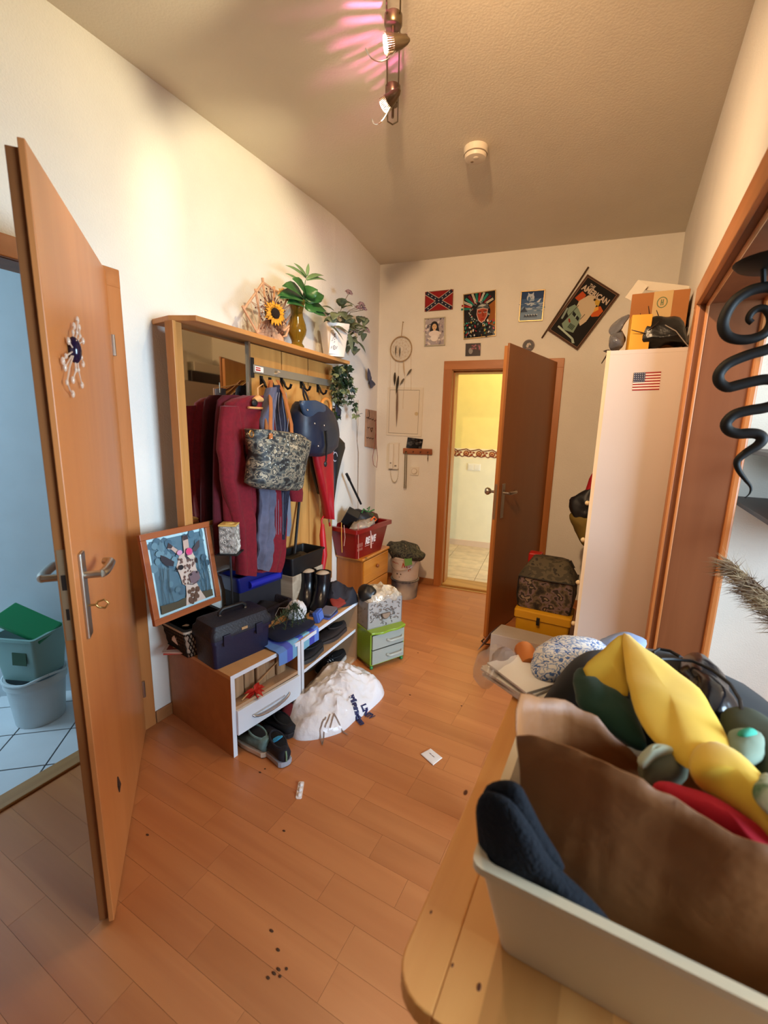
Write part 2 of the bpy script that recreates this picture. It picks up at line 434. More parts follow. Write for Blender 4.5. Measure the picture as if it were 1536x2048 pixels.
# casings: left doorway, end doorway, wide opening
def casing_left():
    t = struct(thing('trim_1', None, None, (XL, 0.7, 0), world=True), 'beech veneer casing of the bathroom doorway')
    for y0, y1 in ((LY0 - 0.06, LY0 + 0.012), (LY1 - 0.012, LY1 + 0.06)):
        m = MB(); m.bx(XL - 0.001, XL + 0.014, y0, y1, 0, LH + 0.06); m.build('casing', FRAMEW, t, bevel=0.004)
    m = MB(); m.bx(XL - 0.001, XL + 0.015, LY0 - 0.06, LY1 + 0.06, LH - 0.012, LH + 0.06); m.build('casing', FRAMEH, t, bevel=0.004)
    m = MB(); m.bx(XL - 0.14, XL, LY1 - 0.014, LY1 + 0.001, 0, LH); m.bx(XL - 0.14, XL, LY0 - 0.001, LY0 + 0.014, 0, LH); m.bx(XL - 0.14, XL, LY0, LY1, LH - 0.014, LH + 0.001)
    m.build('jamb_lining', EDGEW, t)
    m = MB(); m.bx(XL - 0.11, XL - 0.03, LY0 + 0.014, LY1 - 0.014, 0, 0.012); m.build('threshold', wood('threshold', '#9A6C40', '#B28552', axis=1), t, bevel=0.004)
casing_left()
def casing_back():
    t = struct(thing('trim_2', None, None, tuple(bw(1.08, 0)), world=True), 'beech veneer casing of the end doorway')
    for u0, u1 in ((DU0 - 0.06, DU0 + 0.012), (DU1 - 0.012, DU1 + 0.06)):
        m = MB(); bwbox(m, u0, u1, 0, DH + 0.06, 0, 0.014); m.build('casing', FRAMEW, t, bevel=0.004)
    m = MB(); bwbox(m, DU0 - 0.06, DU1 + 0.06, DH - 0.012, DH + 0.06, 0, 0.015); m.build('casing', FRAMEH, t, bevel=0.004)
    m = MB(); bwbox(m, DU0, DU0 + 0.016, 0, DH, -0.19, 0.0); bwbox(m, DU1 - 0.016, DU1, 0, DH, -0.19, 0); bwbox(m, DU0, DU1, DH - 0.016, DH, -0.19, 0)
    bwbox(m, DU0 + 0.016, DU0 + 0.03, 0, DH, -0.19, -0.05); bwbox(m, DU0 + 0.016, DU1 - 0.016, DH - 0.03, DH - 0.016, -0.19, -0.05)
    m.build('jamb_lining', wood('lining', '#A56A30', '#B87C3E', axis=2), t)
    m = MB(); bwbox(m, DU0 + 0.016, DU1 - 0.016, 0, 0.022, -0.22, -0.005); m.build('threshold', wood('threshold_oak', '#A87A3A', '#C0924E', axis=0), t, bevel=0.006)
    m = MB(); bwbox(m, DU0 + 0.0, DU1, 0, 0.006, -0.005, 0.03); m.build('threshold_strip', mat('brass_strip', '#D0B080', rough=0.35, metal=0.8), t, bevel=0.002)
casing_back()
def casing_right():
    t = struct(thing('trim_3', None, None, (XR, 1.2, 0), world=True), 'brown veneered casing of the wide opening on the right')
    for y0, y1 in ((RY0 - 0.055, RY0 + 0.014), (RY1 - 0.014, RY1 + 0.07)):
        m = MB(); m.bx(XR - 0.014, XR + 0.002, y0, y1, 0, RH + 0.07); m.build('casing', FRAMEW, t, bevel=0.004)
    m = MB(); m.bx(XR - 0.015, XR + 0.002, RY0 - 0.055, RY1 + 0.07, RH - 0.014, RH + 0.07); m.build('casing', wood('beech_veneer_long', '#A8652F', '#BC7840', axis=1, rough=0.42), t, bevel=0.004)
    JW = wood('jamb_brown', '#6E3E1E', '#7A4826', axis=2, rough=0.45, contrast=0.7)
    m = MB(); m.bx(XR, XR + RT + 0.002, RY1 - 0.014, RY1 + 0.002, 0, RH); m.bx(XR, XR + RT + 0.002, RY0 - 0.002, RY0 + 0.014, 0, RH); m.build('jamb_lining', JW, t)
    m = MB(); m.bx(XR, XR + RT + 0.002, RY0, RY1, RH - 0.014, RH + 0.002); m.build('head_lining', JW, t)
    m = MB(); m.bx(XR + 0.018, XR + 0.03, RY1 - 0.024, RY1 - 0.014, 0, RH - 0.014); m.bx(XR + 0.018, XR + 0.03, RY0, RY1 - 0.014, RH - 0.024, RH - 0.014); m.build('bead', FRAMEW, t, bevel=0.003)
    # casing on the far side stands proud into the next room
    m = MB(); m.bx(XR + RT - 0.012, XR + RT + 0.018, RY1 - 0.022, RY1 + 0.07, 0, RH); m.build('casing', FRAMEW, t, bevel=0.008)
    m = MB(); m.bx(XR + RT - 0.012, XR + RT + 0.018, RY0, RY1, RH - 0.022, RH + 0.07); m.build('casing', FRAMEW, t, bevel=0.008)
casing_right()

# doors ---------------------------------------------------------------------
def lever(parent, side, x, z, key=False, knob=False, rev=1):
    """plate and lever on one face of a door leaf; local x runs from the hinge, side = face (+1 / -1), y = leaf face"""
    y0 = side
    s = 1 if side > 0 else -1
    m = MB(); m.box((x, y0 + s * 0.004, z - 0.055), (0.042, 0.009, 0.235)); p = m.build('handle_plate', STEEL, parent, bevel=0.003)
    m = MB(); m.cyl((x, y0, z), (x, y0 + s * 0.045, z), 0.0095)
    if knob:
        m.at((x, y0 + s * 0.06, z), (s * -pi / 2, 0, 0)).lathe([(0.006, -0.02), (0.012, -0.016), (0.025, 0), (0.027, 0.01), (0.02, 0.022), (0.004, 0.026)], 20)
        m.build('door_knob', STEEL, p, smooth=True)
    else:
        m.tube([(x, y0 + s * 0.045, z), (x - 0.02, y0 + s * 0.05, z), (x - 0.06, y0 + s * 0.051, z), (x - 0.105, y0 + s * 0.05, z), (x - 0.115, y0 + s * 0.046, z), (x - 0.122, y0 + s * 0.03, z)], [0.011, 0.012, 0.012, 0.012, 0.012, 0.0105], 12)
        m.build('door_handle', STEEL, p, smooth=True)
    if key:
        k = MB(); k.cyl((x, y0, z - 0.085), (x, y0 + s * 0.025, z - 0.085), 0.003)
        k.tube([(x, y0 + s * 0.025, z - 0.085), (x, y0 + s * 0.03, z - 0.077), (x, y0 + s * 0.045, z - 0.073), (x, y0 + s * 0.055, z - 0.085), (x, y0 + s * 0.045, z - 0.097), (x, y0 + s * 0.03, z - 0.093), (x, y0 + s * 0.025, z - 0.085)], 0.0028, 8)
        k.build('key', BRASS, p, smooth=True)
# bathroom door, open into the hall; local x from hinge to free edge
h1 = V((XL + 0.012, 1.105, 0)); t1 = V((-1.172, 0.547, 0)); a1 = math.atan2((t1 - h1).y, (t1 - h1).x); LW = (t1 - h1).length
D1 = struct(thing('door_1', None, None, h1, a1), 'beech veneered door standing open on the left')
m = MB(); m.bx(0.0, LW - 0.013, -0.026, 0.0, 0.008, 2.012); m.build('leaf_core', EDGEW, D1, bevel=0.0015)
m = MB(); m.bx(0.0, LW, 0.0, 0.014, 0.008, 2.026); m.build('leaf_face', DOORW, D1, bevel=0.002)
m = MB(); m.bx(LW - 0.0135, LW - 0.0122, -0.022, -0.004, 0.90, 1.14)
m.build('lock_plate', mat('lock_plate', '#A58C6C', rough=0.4, metal=0.7), D1)
m = MB(); m.bx(LW - 0.0135, LW - 0.0115, -0.018, -0.008, 1.035, 1.075); m.bx(LW - 0.0135, LW - 0.0115, -0.016, -0.009, 0.955, 0.985); m.build('latch', mat('latch_dark', '#2E2620', rough=0.5, metal=0.6), D1)
lever(D1, 0.014, LW - 0.062, 1.055, key=True)
lever(D1, -0.026, LW - 0.062, 1.055)
for z in (0.22, 1.75):
    m = MB(); m.cyl((-0.004, 0.018, z - 0.04), (-0.004, 0.018, z + 0.04), 0.008, n=10); m.build('hinge', STEEL, D1)
m = MB(); m.tube([(LW - 0.22, 0.0145, 0.31), (LW - 0.217, 0.0146, 0.285), (LW - 0.224, 0.0146, 0.25)], [0.003, 0.009, 0.002], 6); m.build('chip', mat('chipped', '#3A2110', rough=0.9), D1)
# end door, open into the hall, hinged on the right
h2 = bw(DU1 - 0.004, 0, 0.016); t2 = onz(966, 1282, 0.0); a2 = math.atan2((t2 - h2).y, (t2 - h2).x); LW2 = min(0.93, (t2 - h2).length)
D2 = struct(thing('door_2', None, None, h2, a2), 'brown veneered door standing open at the end of the hall')
DOORB = wood('door_veneer_dark', '#8A5120', '#935A27', axis=2, rough=0.42, freq=3, contrast=0.6)
m = MB(); m.bx(0, LW2, 0.0, 0.014, 0.008, 1.985); m.build('leaf_face', DOORB, D2, bevel=0.002)
m = MB(); m.bx(0, LW2 - 0.013, -0.026, 0.0, 0.008, 1.972); m.build('leaf_core', wood('door_edge_light', '#A9692F', '#B8783A', axis=2), D2, bevel=0.0015)
m = MB(); m.bx(LW2 - 0.0135, LW2 - 0.012, -0.022, -0.003, 0.86, 1.1); m.build('lock_plate', mat('lock_plate', ''), D2)
lever(D2, 0.014, LW2 - 0.065, 1.04)
lever(D2, -0.026, LW2 - 0.065, 1.04, knob=True)

# the stairwell behind the end door
HO = V((-1.6, 5.26, 0))
def hw(u, z, d=0): return HO + BU * u + BN * d + V((0, 0, z))
def uz_h(px, py): p = onp(px, py, HO, BN); return (p - HO).dot(BU), p.z
zf0 = uz_h(940, 917)[1]; zf1 = uz_h(940, 897)[1]
def hwbox(mb, u0, u1, z0, z1, d0, d1): mb.box(hw((u0 + u1) / 2, (z0 + z1) / 2, (d0 + d1) / 2), (u1 - u0, abs(d1 - d0), z1 - z0), (0, 0, BA)); return mb
YEL = mat('yellow_paint', '#EFD98A', rough=0.85, var=0.02); CRM = mat('cream_paint', '#E8E0C4', rough=0.85, var=0.02)
m = MB(); m.k = 0; hwbox(m, -1.6, 2.6, zf1, CEIL, -0.1, 0); m.k = 1; hwbox(m, -1.6, 2.6, -0.03, zf0, -0.1, 0); m.k = 2; hwbox(m, -1.6, 2.6, zf0, zf1, -0.1, 0.001)
m.k = 1; m.box((-2.75, 4.5, 1.4), (0.1, 2.4, 2.9)); m.box((1.0, 4.9, 1.4), (0.1, 2.4, 2.9)); m.k = 1; m.box((-0.8, 4.6, CEIL + 0.05), (4.2, 2.4, 0.1))
HALL = struct(m.build('wall_stairwell', [YEL, CRM, mat('frieze_cream', '#F4E3C0', rough=0.8)]), 'yellow and cream stairwell wall beyond the end door')
# stencilled rose frieze
A = Art(hw(-0.9, zf0, 0.001), BU * 2.2, V((0, 0, zf1 - zf0)))
k = 0; w_ = 0.155 / 2.2
u = 0.0
while u < 0.95:
    A.ell('#7E2F14', u + 0.3 * w_, 0.5, 0.23 * w_, 0.30, 10); A.ell('#C8925C', u + 0.3 * w_, 0.53, 0.14 * w_, 0.17, 8); A.ell('#7E2F14', u + 0.3 * w_, 0.5, 0.08 * w_, 0.1, 8)
    A.line('#6A2A12', [(u, 0.15), (u + 0.2 * w_, 0.3), (u + 0.5 * w_, 0.18), (u + 0.8 * w_, 0.3), (u + w_, 0.15)], 0.012 * w_ * 6)
    A.line('#6A2A12', [(u, 0.85), (u + 0.3 * w_, 0.95), (u + 0.6 * w_, 0.75), (u + w_, 0.85)], 0.012 * w_ * 6)
    for (a, b, r) in ((0.62, 0.62, 0.7), (0.75, 0.42, -0.5), (0.88, 0.6, 0.6), (0.66, 0.3, -0.8)): A.ell('#8A3A18', u + a * w_, b, 0.11 * w_, 0.09, 8, 0)
    u += w_
A.build('frieze', HALL)
m = MB(); hwbox(m, -1.6, 2.6, 0, 0.07, 0, 0.014); m.build('skirting', mat('skirting_pale', '#D9BFA8', rough=0.6), HALL)
m = MB(); m.prism([(-2.8, 3.85), (1.0, 4.15), (1.0, 5.8), (-2.8, 5.3)], -0.05, -0.0065)
FH = struct(m.build('floor_stairwell', mat('grout', '#B3A183', rough=0.9)), 'pale stone tiled stairwell floor')
STONE = mat('stone_tile', '#CDB594', rough=0.3, var=0.12, scale=9, orand=0.08)
m = MB(); m.bx(-0.198, 0.198, -0.148, 0.148, -0.006, 0.0); st0 = m.build('tile', STONE, FH)
k = 0
for i in range(-3, 4):
    for j in range(0, 5):
        o = st0 if k == 0 else st0.copy()
        if k: COL.objects.link(o); o.parent = FH
        p = HO + BU * (0.4 * i + 0.1) + BN * (0.15 + 0.3 * j); o.location = (p.x, p.y, 0); o.rotation_euler = (0, 0, BA); k += 1
# double light switch on the stairwell wall
u_, z_ = uz_h(948, 934)
t = thing('light_switch', 'cream double light switch under the rose frieze', 'light switch', hw(u_, z_), world=True)
m = MB(); hwbox(m, u_ - 0.078, u_ + 0.078, z_ - 0.042, z_ + 0.042, 0, 0.01); m.build('switch_frame', WHITE, t, bevel=0.003)
for s in (-1, 1):
    m = MB(); hwbox(m, u_ + s * 0.036 - 0.03, u_ + s * 0.036 + 0.03, z_ - 0.03, z_ + 0.03, 0.009, 0.014); m.build('rocker', WHITE, t, bevel=0.002)

# the bathroom beyond the left door
TILEA = math.radians(41)
m = MB(); m.prism([(-4.0, -0.6), (-1.947, -0.6), (-1.947, 1.9), (-4.0, 1.9)], -0.05, -0.0065)
FB = struct(m.build('floor_bathroom', mat('dark_grout', '#3A444A', rough=0.9)), 'white bathroom tiles with dark joints laid diagonally')
TW = mat('white_tile', '#D6DCE0', rough=0.18, var=0.02)
m = MB(); m.bx(-0.1145, 0.1145, -0.1145, 0.1145, -0.006, 0.0); tb = m.build('tile', TW, FB)
k = 0
o0 = V((-2.377, 1.003, 0)); ta = V((math.cos(TILEA), math.sin(TILEA), 0)); tb_ = V((-math.sin(TILEA), math.cos(TILEA), 0))
for i in range(-5, 6):
    for j in range(-7, 5):
        p = V((-2.396, 0.761, 0)) + ta * (0.236 * (i + 0.5) + 0.055) + tb_ * (0.236 * (j + 0.5))
        if -3.1 < p.x < -1.82 and -0.2 < p.y < 1.3 and (p - V((-2.72, 0.935, 0))).dot(V((-0.643, 0.766, 0))) < 0.12:
            o = tb if k == 0 else tb.copy()
            if k: COL.objects.link(o); o.parent = FB
            o.location = (p.x, p.y, -0.0015); o.rotation_euler = (0, 0, TILEA); k += 1
BATH = mat('bathroom_paint', '#CCD6DC', rough=0.7, var=0.02)
m = MB(); bd = V((math.cos(math.radians(40)), math.sin(math.radians(40)), 0)); bc = V((-2.72, 0.935, 0))
m.box(bc + bd * -0.2 + V((-0.643, 0.766, 0)) * 0.05 + V((0, 0, 1.38)), (2.6, 0.1, 2.86), (0, 0, math.radians(40)))
m.bx(-4.1, -4.0, -0.7, 1.9, -0.05, 2.8); m.bx(-4.1, XL - 0.12, -0.7, -0.6, -0.05, 2.8); m.bx(-4.1, XL - 0.1, -0.7, 1.9, 2.75, 2.85)
struct(m.build('wall_bathroom', BATH), 'pale bathroom wall')

# the room beyond the wide opening
m = MB(); m.bx(XR + RT - 0.0, 3.2, 3.0, 3.1, -0.05, CEIL); m.bx(3.1, 3.2, -1.7, 3.1, -0.05, 0.75); m.bx(3.1, 3.2, -1.7, 3.1, 2.35, CEIL); m.bx(3.1, 3.2, -1.7, 0.1, 0.75, 2.35); m.bx(3.1, 3.2, 1.6, 3.1, 0.75, 2.35)
m.bx(0.42, 3.2, -1.8, -1.7, -0.05, CEIL); m.bx(0.42, 3.2, -1.8, 3.1, CEIL, CEIL + 0.1)
struct(m.build('wall_side_room', PLASTER), 'white wall of the side room')
m = MB(); m.bx(XR, 3.2, -1.7, 3.1, -0.04, -0.006)
struct(m.build('floor_side_room', LAM))

# ------------------------------------------------------------------ coat rack and what stands or hangs on it
RA = math.radians(5); RP = V((-1.835, 2.65, 0)); RD = V((-math.sin(RA), math.cos(RA), 0)); RN = V((math.cos(RA), math.sin(RA), 0))
def rk3(s, z, d=0.0): return RP + RD * s + RN * d + V((0, 0, z))
def at_rk(px, py, d=0.0): return onp(px, py, RP + RN * d, RN)
def s_rk(px, py, d=0.0): p = at_rk(px, py, d); return (p - RP).dot(RD), p.z
def rkbox(mb, s0, s1, z0, z1, d0, d1):
    mb.box(rk3((s0 + s1) / 2, (z0 + z1) / 2, (d0 + d1) / 2), (abs(d1 - d0), s1 - s0, z1 - z0), (0, 0, RA)); return mb
PINE = wood('pine_board', '#B07A3C', '#C8934F', axis=2, rough=0.5, freq=5, orand=0.08, contrast=0.9)
SHELFW = wood('pine_shelf', '#B97E44', '#CB9456', axis=1, rough=0.5, freq=5)
CR = thing('coat_rack', 'pine coat rack with mirror, hat shelf and hooks on the left wall', 'coat rack', rk3(-0.7, 0.3, 0), world=True)
gap = [-0.885, -0.605, -0.33, -0.02]
prev = gap[0]
for i, (a, b) in enumerate(((-0.885, -0.61), (-0.598, -0.335), (-0.323, -0.02))):
    m = MB(); rkbox(m, a, b, 0.32, 1.862, -0.018, 0.0); m.build('backboard', PINE, CR, bevel=0.003)
for z_ in (1.6, 0.5):
    m = MB(); rkbox(m, -0.885, -0.02, z_, z_ + 0.1, -0.03, -0.019); m.build('batten', PINE, CR)
# hat shelf with its clipped corner
m = MB(); sh = [rk3(-0.03, 0, 0.16), rk3(-1.365, 0, 0.155), rk3(-1.30, 0, -0.09), rk3(-0.03, 0, -0.02)]
e0 = onz(336, 630, 1.876)
sh[2] = onz(336, 631, 1.888); sh.insert(3, V((XL + 0.004, sh[2].y + 0.02, 0)))
sh[1] = onz(392, 631, 1.888); sh[0] = onz(700, 723, 1.888)
sh.append(V((XL + 0.004, 2.57, 0)))
m.prism([(p.x, p.y) for p in (sh[0], sh[1], sh[2], sh[3], sh[5])], 1.868, 1.89)
m.build('hat_shelf', SHELFW, CR, bevel=0.003)
# side post and mirror
m = MB(); rkbox(m, -1.372, -1.354, 0.985, 1.868, -0.03, 0.016); m.build('side_panel', wood('side_panel', '#A9743A', '#BD8648', axis=2), CR, bevel=0.002)
m = MB(); rkbox(m, -1.352, -1.318, 0.985, 1.868, -0.02, 0.008); rkbox(m, -1.352, -0.9, 0.965, 0.985, -0.02, 0.006); m.build('mirror_frame', wood('side_panel', '', ''), CR, bevel=0.002)
m = MB(); rkbox(m, -1.318, -0.9, 0.985, 1.85, -0.012, 0.0); m.build('mirror', mat('mirror_glass', '#C9C6B8', rough=0.03, metal=1.0), CR)
m = MB(); rkbox(m, -0.90, -0.886, 1.56, 1.866, -0.012, 0.012); m.build('mirror_clip_strip', STEEL, CR)
# aluminium rail with maker's sticker, and hooks
m = MB(); rkbox(m, -0.876, 0.06, 1.715, 1.757, 0.004, 0.022); RAIL = m.build('rail', mat('aluminium', '#A9A59A', rough=0.35, metal=0.7), CR, bevel=0.002)
m = MB(); m.c = lin('#D8D4CC'); rkbox(m, -0.868, -0.80, 1.722, 1.75, 0.0225, 0.0232); m.c = lin('#A83028'); rkbox(m, -0.862, -0.825, 1.727, 1.735, 0.0233, 0.0237); rkbox(m, -0.862, -0.825, 1.739, 1.745, 0.0233, 0.0237)
m.build('sticker', PRINT, RAIL)
m = MB(); rkbox(m, -0.888, -0.868, 1.69, 1.79, -0.005, 0.018); m.build('rail_bracket', BLACK, CR)
HOOK = mat('black_iron_hook', '#17171A', rough=0.4, metal=0.5)
def hook(s, z=1.70):
    m = MB(); rkbox(m, s - 0.011, s + 0.011, z - 0.035, z + 0.02, 0.0, 0.006)
    m.tube([rk3(s, z + 0.01, 0.004), rk3(s, z - 0.012, 0.02), rk3(s, z - 0.035, 0.03), rk3(s, z - 0.048, 0.045), rk3(s, z - 0.042, 0.062), rk3(s, z - 0.022, 0.07)], [0.006, 0.007, 0.007, 0.007, 0.007, 0.008], 8)
    m.build('hook', HOOK, CR, smooth=True)
for px, py in ((528, 765), (545, 768), (568, 766), (607, 770), (640, 778), (672, 785)):
    s, z = s_rk(px, py, 0.02); hook(s, z + 0.015)
m = MB()
for px, py in ((549, 748),): 
    p = at_rk(px, py, 0.02); m.tube([p, p + RN * 0.02, p + RN * 0.03 + V((0, 0, 0.012))], [0.006, 0.006, 0.009], 8)
m.build('peg', mat('pale_wood_peg', '#B9A58A', rough=0.6), CR, smooth=True)

def hang(name, rows, m, parent, d=0.12, thick=0.1, folds=5, amp=0.15, ph=0.0, n=36, nz=0.0, ns=9.0, smooth=True, bulge=None, interp=4):
    """a hanging soft thing: rows of (py, left px, right px) on a plane d in front of the rack boards"""
    R = []
    for i in range(len(rows) - 1):
        for k in range(interp):
            t = k / interp; R.append(tuple(rows[i][j] * (1 - t) + rows[i + 1][j] * t for j in range(3)))
    R.append(rows[-1]); rings = []
    for i, (py, a, b) in enumerate(R):
        f = i / (len(R) - 1); L_ = at_rk(a, py, d); Rr = at_rk(b, py, d); mid = (L_ + Rr) / 2; h = (Rr - L_) / 2
        th = thick * (bulge(f) if bulge else 1.0); ring = []
        for j in range(n):
            t = 2 * pi * j / n; c, s = math.cos(t), math.sin(t)
            w = 1 + amp * math.cos(folds * t + ph + 1.5 * math.sin(3 * f + ph)) * min(1, 0.3 + f)
            p = mid + h * (abs(c) ** 0.85 * (1 if c > 0 else -1)) + RN * (th / 2 * (abs(s) ** 0.8 * (1 if s > 0 else -1)) * w)
            if nz: p = p + RN * nz * N3(p, ns, ph) + V((0, 0, nz * 0.5 * N3(p, ns, ph + 9)))
            ring.append(p)
        rings.append(ring)
    mb = MB(); mb.loft(rings); return mb.build(name, m, parent, smooth=smooth)
RED = mat('red_velour', '#6E0818', rough=0.9, var=0.12, scale=60, sheen=0.08, bump=0.15, bscale=120)
RED2 = mat('dark_red_velour', '#4E0614', rough=0.9, var=0.1, scale=60)
HANGERW = wood('hanger_wood', '#C9925A', '#DBA76C', axis=1)
# back robe
t = thing('bathrobe', 'darker red velour robe hanging behind the front one by the mirror', 'robe', at_rk(440, 1050, 0.08), world=True, group='red robes on the coat rack')
hang('robe_body', [(790, 448, 470), (800, 436, 520), (830, 432, 520), (900, 428, 525), (980, 427, 540), (1050, 427, 545), (1110, 430, 540)], RED2, t, 0.04, 0.055, 7, 0.25, 0.4)
m = MB(); p = at_rk(497, 785, 0.09); m.tube([p + V((0, 0, 0.05)), p + V((0, 0, 0.02)), p], 0.003, 6); m.build('hanger_hook', STEEL, t)
# front robe with sleeve
t = thing('bathrobe', 'bright red velour robe on a wooden hanger, front of the two', 'robe', at_rk(485, 1130, 0.17), world=True, group='red robes on the coat rack')
hang('robe_body', [(791, 492, 528), (796, 468, 534), (806, 454, 542), (830, 447, 550), (880, 442, 556), (960, 444, 566), (1040, 452, 572), (1100, 462, 568), (1142, 470, 556)], RED, t, 0.095, 0.09, 11, 0.38, 1.1, nz=0.012)
hang('sleeve', [(812, 446, 470), (850, 440, 476), (900, 438, 486), (960, 446, 496), (1020, 462, 506), (1090, 474, 510), (1150, 476, 506)], RED, t, 0.125, 0.07, 5, 0.3, 2.0, nz=0.012)
hang('sleeve', [(960, 575, 600), (985, 580, 604), (999, 583, 603), (1003, 584, 602)], RED, t, 0.11, 0.05, 3, 0.1)
m = MB(); pts = [at_rk(497, 815, 0.152), at_rk(510, 816, 0.152), at_rk(526, 817, 0.152)]; m.tube(pts, 0.006, 8)
m.build('hanger_bar', HANGERW, t, smooth=True)
m = MB(); a = at_rk(516, 797, 0.14); m.tube([at_rk(508, 800, 0.14), a, at_rk(524, 800, 0.14)], [0.012, 0.018, 0.012], 8)
m.tube([a, a + V((0, 0, 0.05)), at_rk(520, 772, 0.11), at_rk(526, 768, 0.08)], 0.003, 6); m.build('hanger', HANGERW, t, smooth=True)
m = MB(); p = at_rk(509, 806, 0.148); m.ell(p, (0.012, 0.02, 0.018), 10, 6); m.build('collar_label', BLACK, t)
# plaid scarf
PLAID = mat('plaid_navy', '#0C0E18', rough=0.9, col2='#23243A', scale=40, stretch=(1, 6, 1))
t = thing('scarf', 'navy plaid scarf with silver threads hanging behind the camouflage bag', 'scarf', at_rk(562, 1075, 0.1), world=True)
hang('scarf_cloth', [(770, 544, 553), (800, 540, 562), (850, 536, 572), (900, 540, 580), (960, 546, 578), (1000, 545, 572), (1050, 550, 566), (1078, 554, 562)], PLAID, t, 0.11, 0.06, 7, 0.3, 0.3)
m = MB()
for k in range(5):
    q = [at_rk(546 + 7 * k + 3 * math.sin(k + y_ * 0.05), y_, 0.145) for y_ in range(785, 880, 12)]; m.tube(q, 0.0016, 4)
    q = [at_rk(548 + 4.5 * k, y_, 0.145) for y_ in range(985, 1070, 12)]; m.tube(q, 0.0014, 4)
o = m.build('silver_thread', mat('silver_thread', '#7E8090', rough=0.5), t); o['kind'] = 'stuff'
GREYC = mat('grey_scarf', '#565667', rough=0.95, var=0.15, scale=18, bump=0.3, bscale=50)
t = thing('scarf', 'grey crinkled scarf hanging to the blue crate below the camouflage bag', 'scarf', at_rk(530, 1140, 0.15), world=True)
hang('scarf_cloth', [(775, 536, 546), (840, 522, 545), (900, 517, 545), (965, 516, 545), (1010, 518, 546), (1060, 514, 545), (1100, 516, 544), (1140, 516, 530)], GREYC, t, 0.16, 0.05, 6, 0.45, 0.9, nz=0.022, ns=16)
t = thing('scarf', 'pale grey thin scarf end beside the plaid scarf', 'scarf', at_rk(574, 1060, 0.1), world=True)
hang('scarf_cloth', [(960, 566, 580), (1010, 564, 580), (1050, 566, 582), (1072, 568, 578)], mat('pale_grey_scarf', '#6E7280', rough=0.95, var=0.1), t, 0.085, 0.03, 4, 0.3, 0.2)
# camouflage tote
CAMO = camo('camo_tote', ['#0E1012', '#1E2226', '#4A4E48', '#7A7260', '#24282A', '#9A9078'], 24, 0.6, (1, 1, 1.6))
t = thing('tote_bag', 'camouflage tote bag with glitter and tan shoulder straps on the rack', 'bag', at_rk(552, 980, 0.22), world=True)
hang('bag_body', [(858, 502, 530), (868, 500, 596), (882, 500, 612), (905, 504, 609), (940, 502, 604), (965, 498, 601), (976, 512, 599), (981, 540, 594)], CAMO, t, 0.24, 0.14, 2, 0.05, 0.0, nz=0.02, ns=9, bulge=lambda f: 0.45 + 0.75 * math.sin(pi * min(1, 0.15 + f * 0.8)))
TAN = mat('tan_leather', '#9A5F34', rough=0.5, var=0.1)
for (xs, dd) in (([542, 540, 541, 540, 541], 0.305), ([554, 568, 575, 582, 583], 0.30), ([539, 533, 532, 533], 0.2)):
    m = MB(); n_ = len(xs); q = []
    for k, x in enumerate(xs): f = k / (n_ - 1); q.append(at_rk(x, 760 + f * 118, 0.09 + (dd - 0.09) * f ** 0.7))
    for k in range(n_ - 1):
        a, b = q[k], q[k + 1]; w = RD * 0.011
        m.loft([[a - w, a + w, a + w + RN * 0.005, a - w + RN * 0.005], [b - w, b + w, b + w + RN * 0.005, b - w + RN * 0.005]])
    m.build('strap', TAN, t)
for (px, py) in ((503, 868), (608, 885), (612, 905)):
    m = MB(); p = at_rk(px, py, 0.29); m.tube([p + (RD * math.cos(a) + V((0, 0, 1)) * math.sin(a)) * 0.014 for a in [k * pi / 6 for k in range(13)]], 0.003, 6); m.build('ring', BRASS, t, smooth=True)
m = MB(); random.seed(3)
for k in range(44):
    px = random.gauss(578, 9) if k % 2 else random.gauss(541, 6); py = random.uniform(868, 935)
    p = at_rk(px, py, 0.325); m.ell(p, (0.002, 0.0022, 0.0022), 5, 3)
o = m.build('glitter', mat('glitter', '#A8A498', rough=0.3, metal=0.6), t); o['kind'] = 'stuff'
# navy backpack
NAVY = mat('navy_nylon', '#141D31', rough=0.45, var=0.12, scale=8, bump=0.1, bscale=30)
t = thing('backpack', 'navy blue backpack with flap hanging on the rack', 'backpack', at_rk(630, 910, 0.15), world=True)
hang('pack_body', [(803, 600, 624), (810, 594, 642), (826, 589, 658), (845, 588, 664), (870, 588, 667), (892, 592, 666), (906, 600, 655), (912, 608, 638)], NAVY, t, 0.15, 0.17, 2, 0.06, 0.4, nz=0.012, ns=7, bulge=lambda f: 0.55 + 0.6 * math.sin(pi * min(1, 0.1 + f * 0.85)))
hang('flap', [(801, 602, 628), (808, 600, 646), (826, 606, 659), (842, 616, 666), (853, 626, 667), (859, 640, 662)], mat('navy_flap', '#2A3C54', rough=0.4, var=0.08), t, 0.205, 0.055, 2, 0.05, 0.2, nz=0.006)
m = MB(); m.tube([at_rk(612, 806, 0.17), at_rk(607, 790, 0.1), at_rk(606, 776, 0.07), at_rk(611, 785, 0.1), at_rk(618, 804, 0.2)], 0.006, 8); m.build('carry_loop', NAVY, t, smooth=True)
for (px, py) in ((648, 851), (629, 847), (615, 820), (636, 892)):
    m = MB(); m.ell(at_rk(px, py, 0.262), (0.006, 0.006, 0.006), 8, 5); m.build('stud', mat('chrome', '#D8D8D8', rough=0.15, metal=1.0), t, smooth=True)
m = MB(); m.tube([at_rk(652, 862, 0.255), at_rk(654, 890, 0.25), at_rk(652, 922, 0.24)], [0.008, 0.007, 0.005], 8); m.ell(at_rk(651, 928, 0.245), (0.008, 0.015, 0.018), 10, 6); m.build('hanging_strap', BLACK, t)
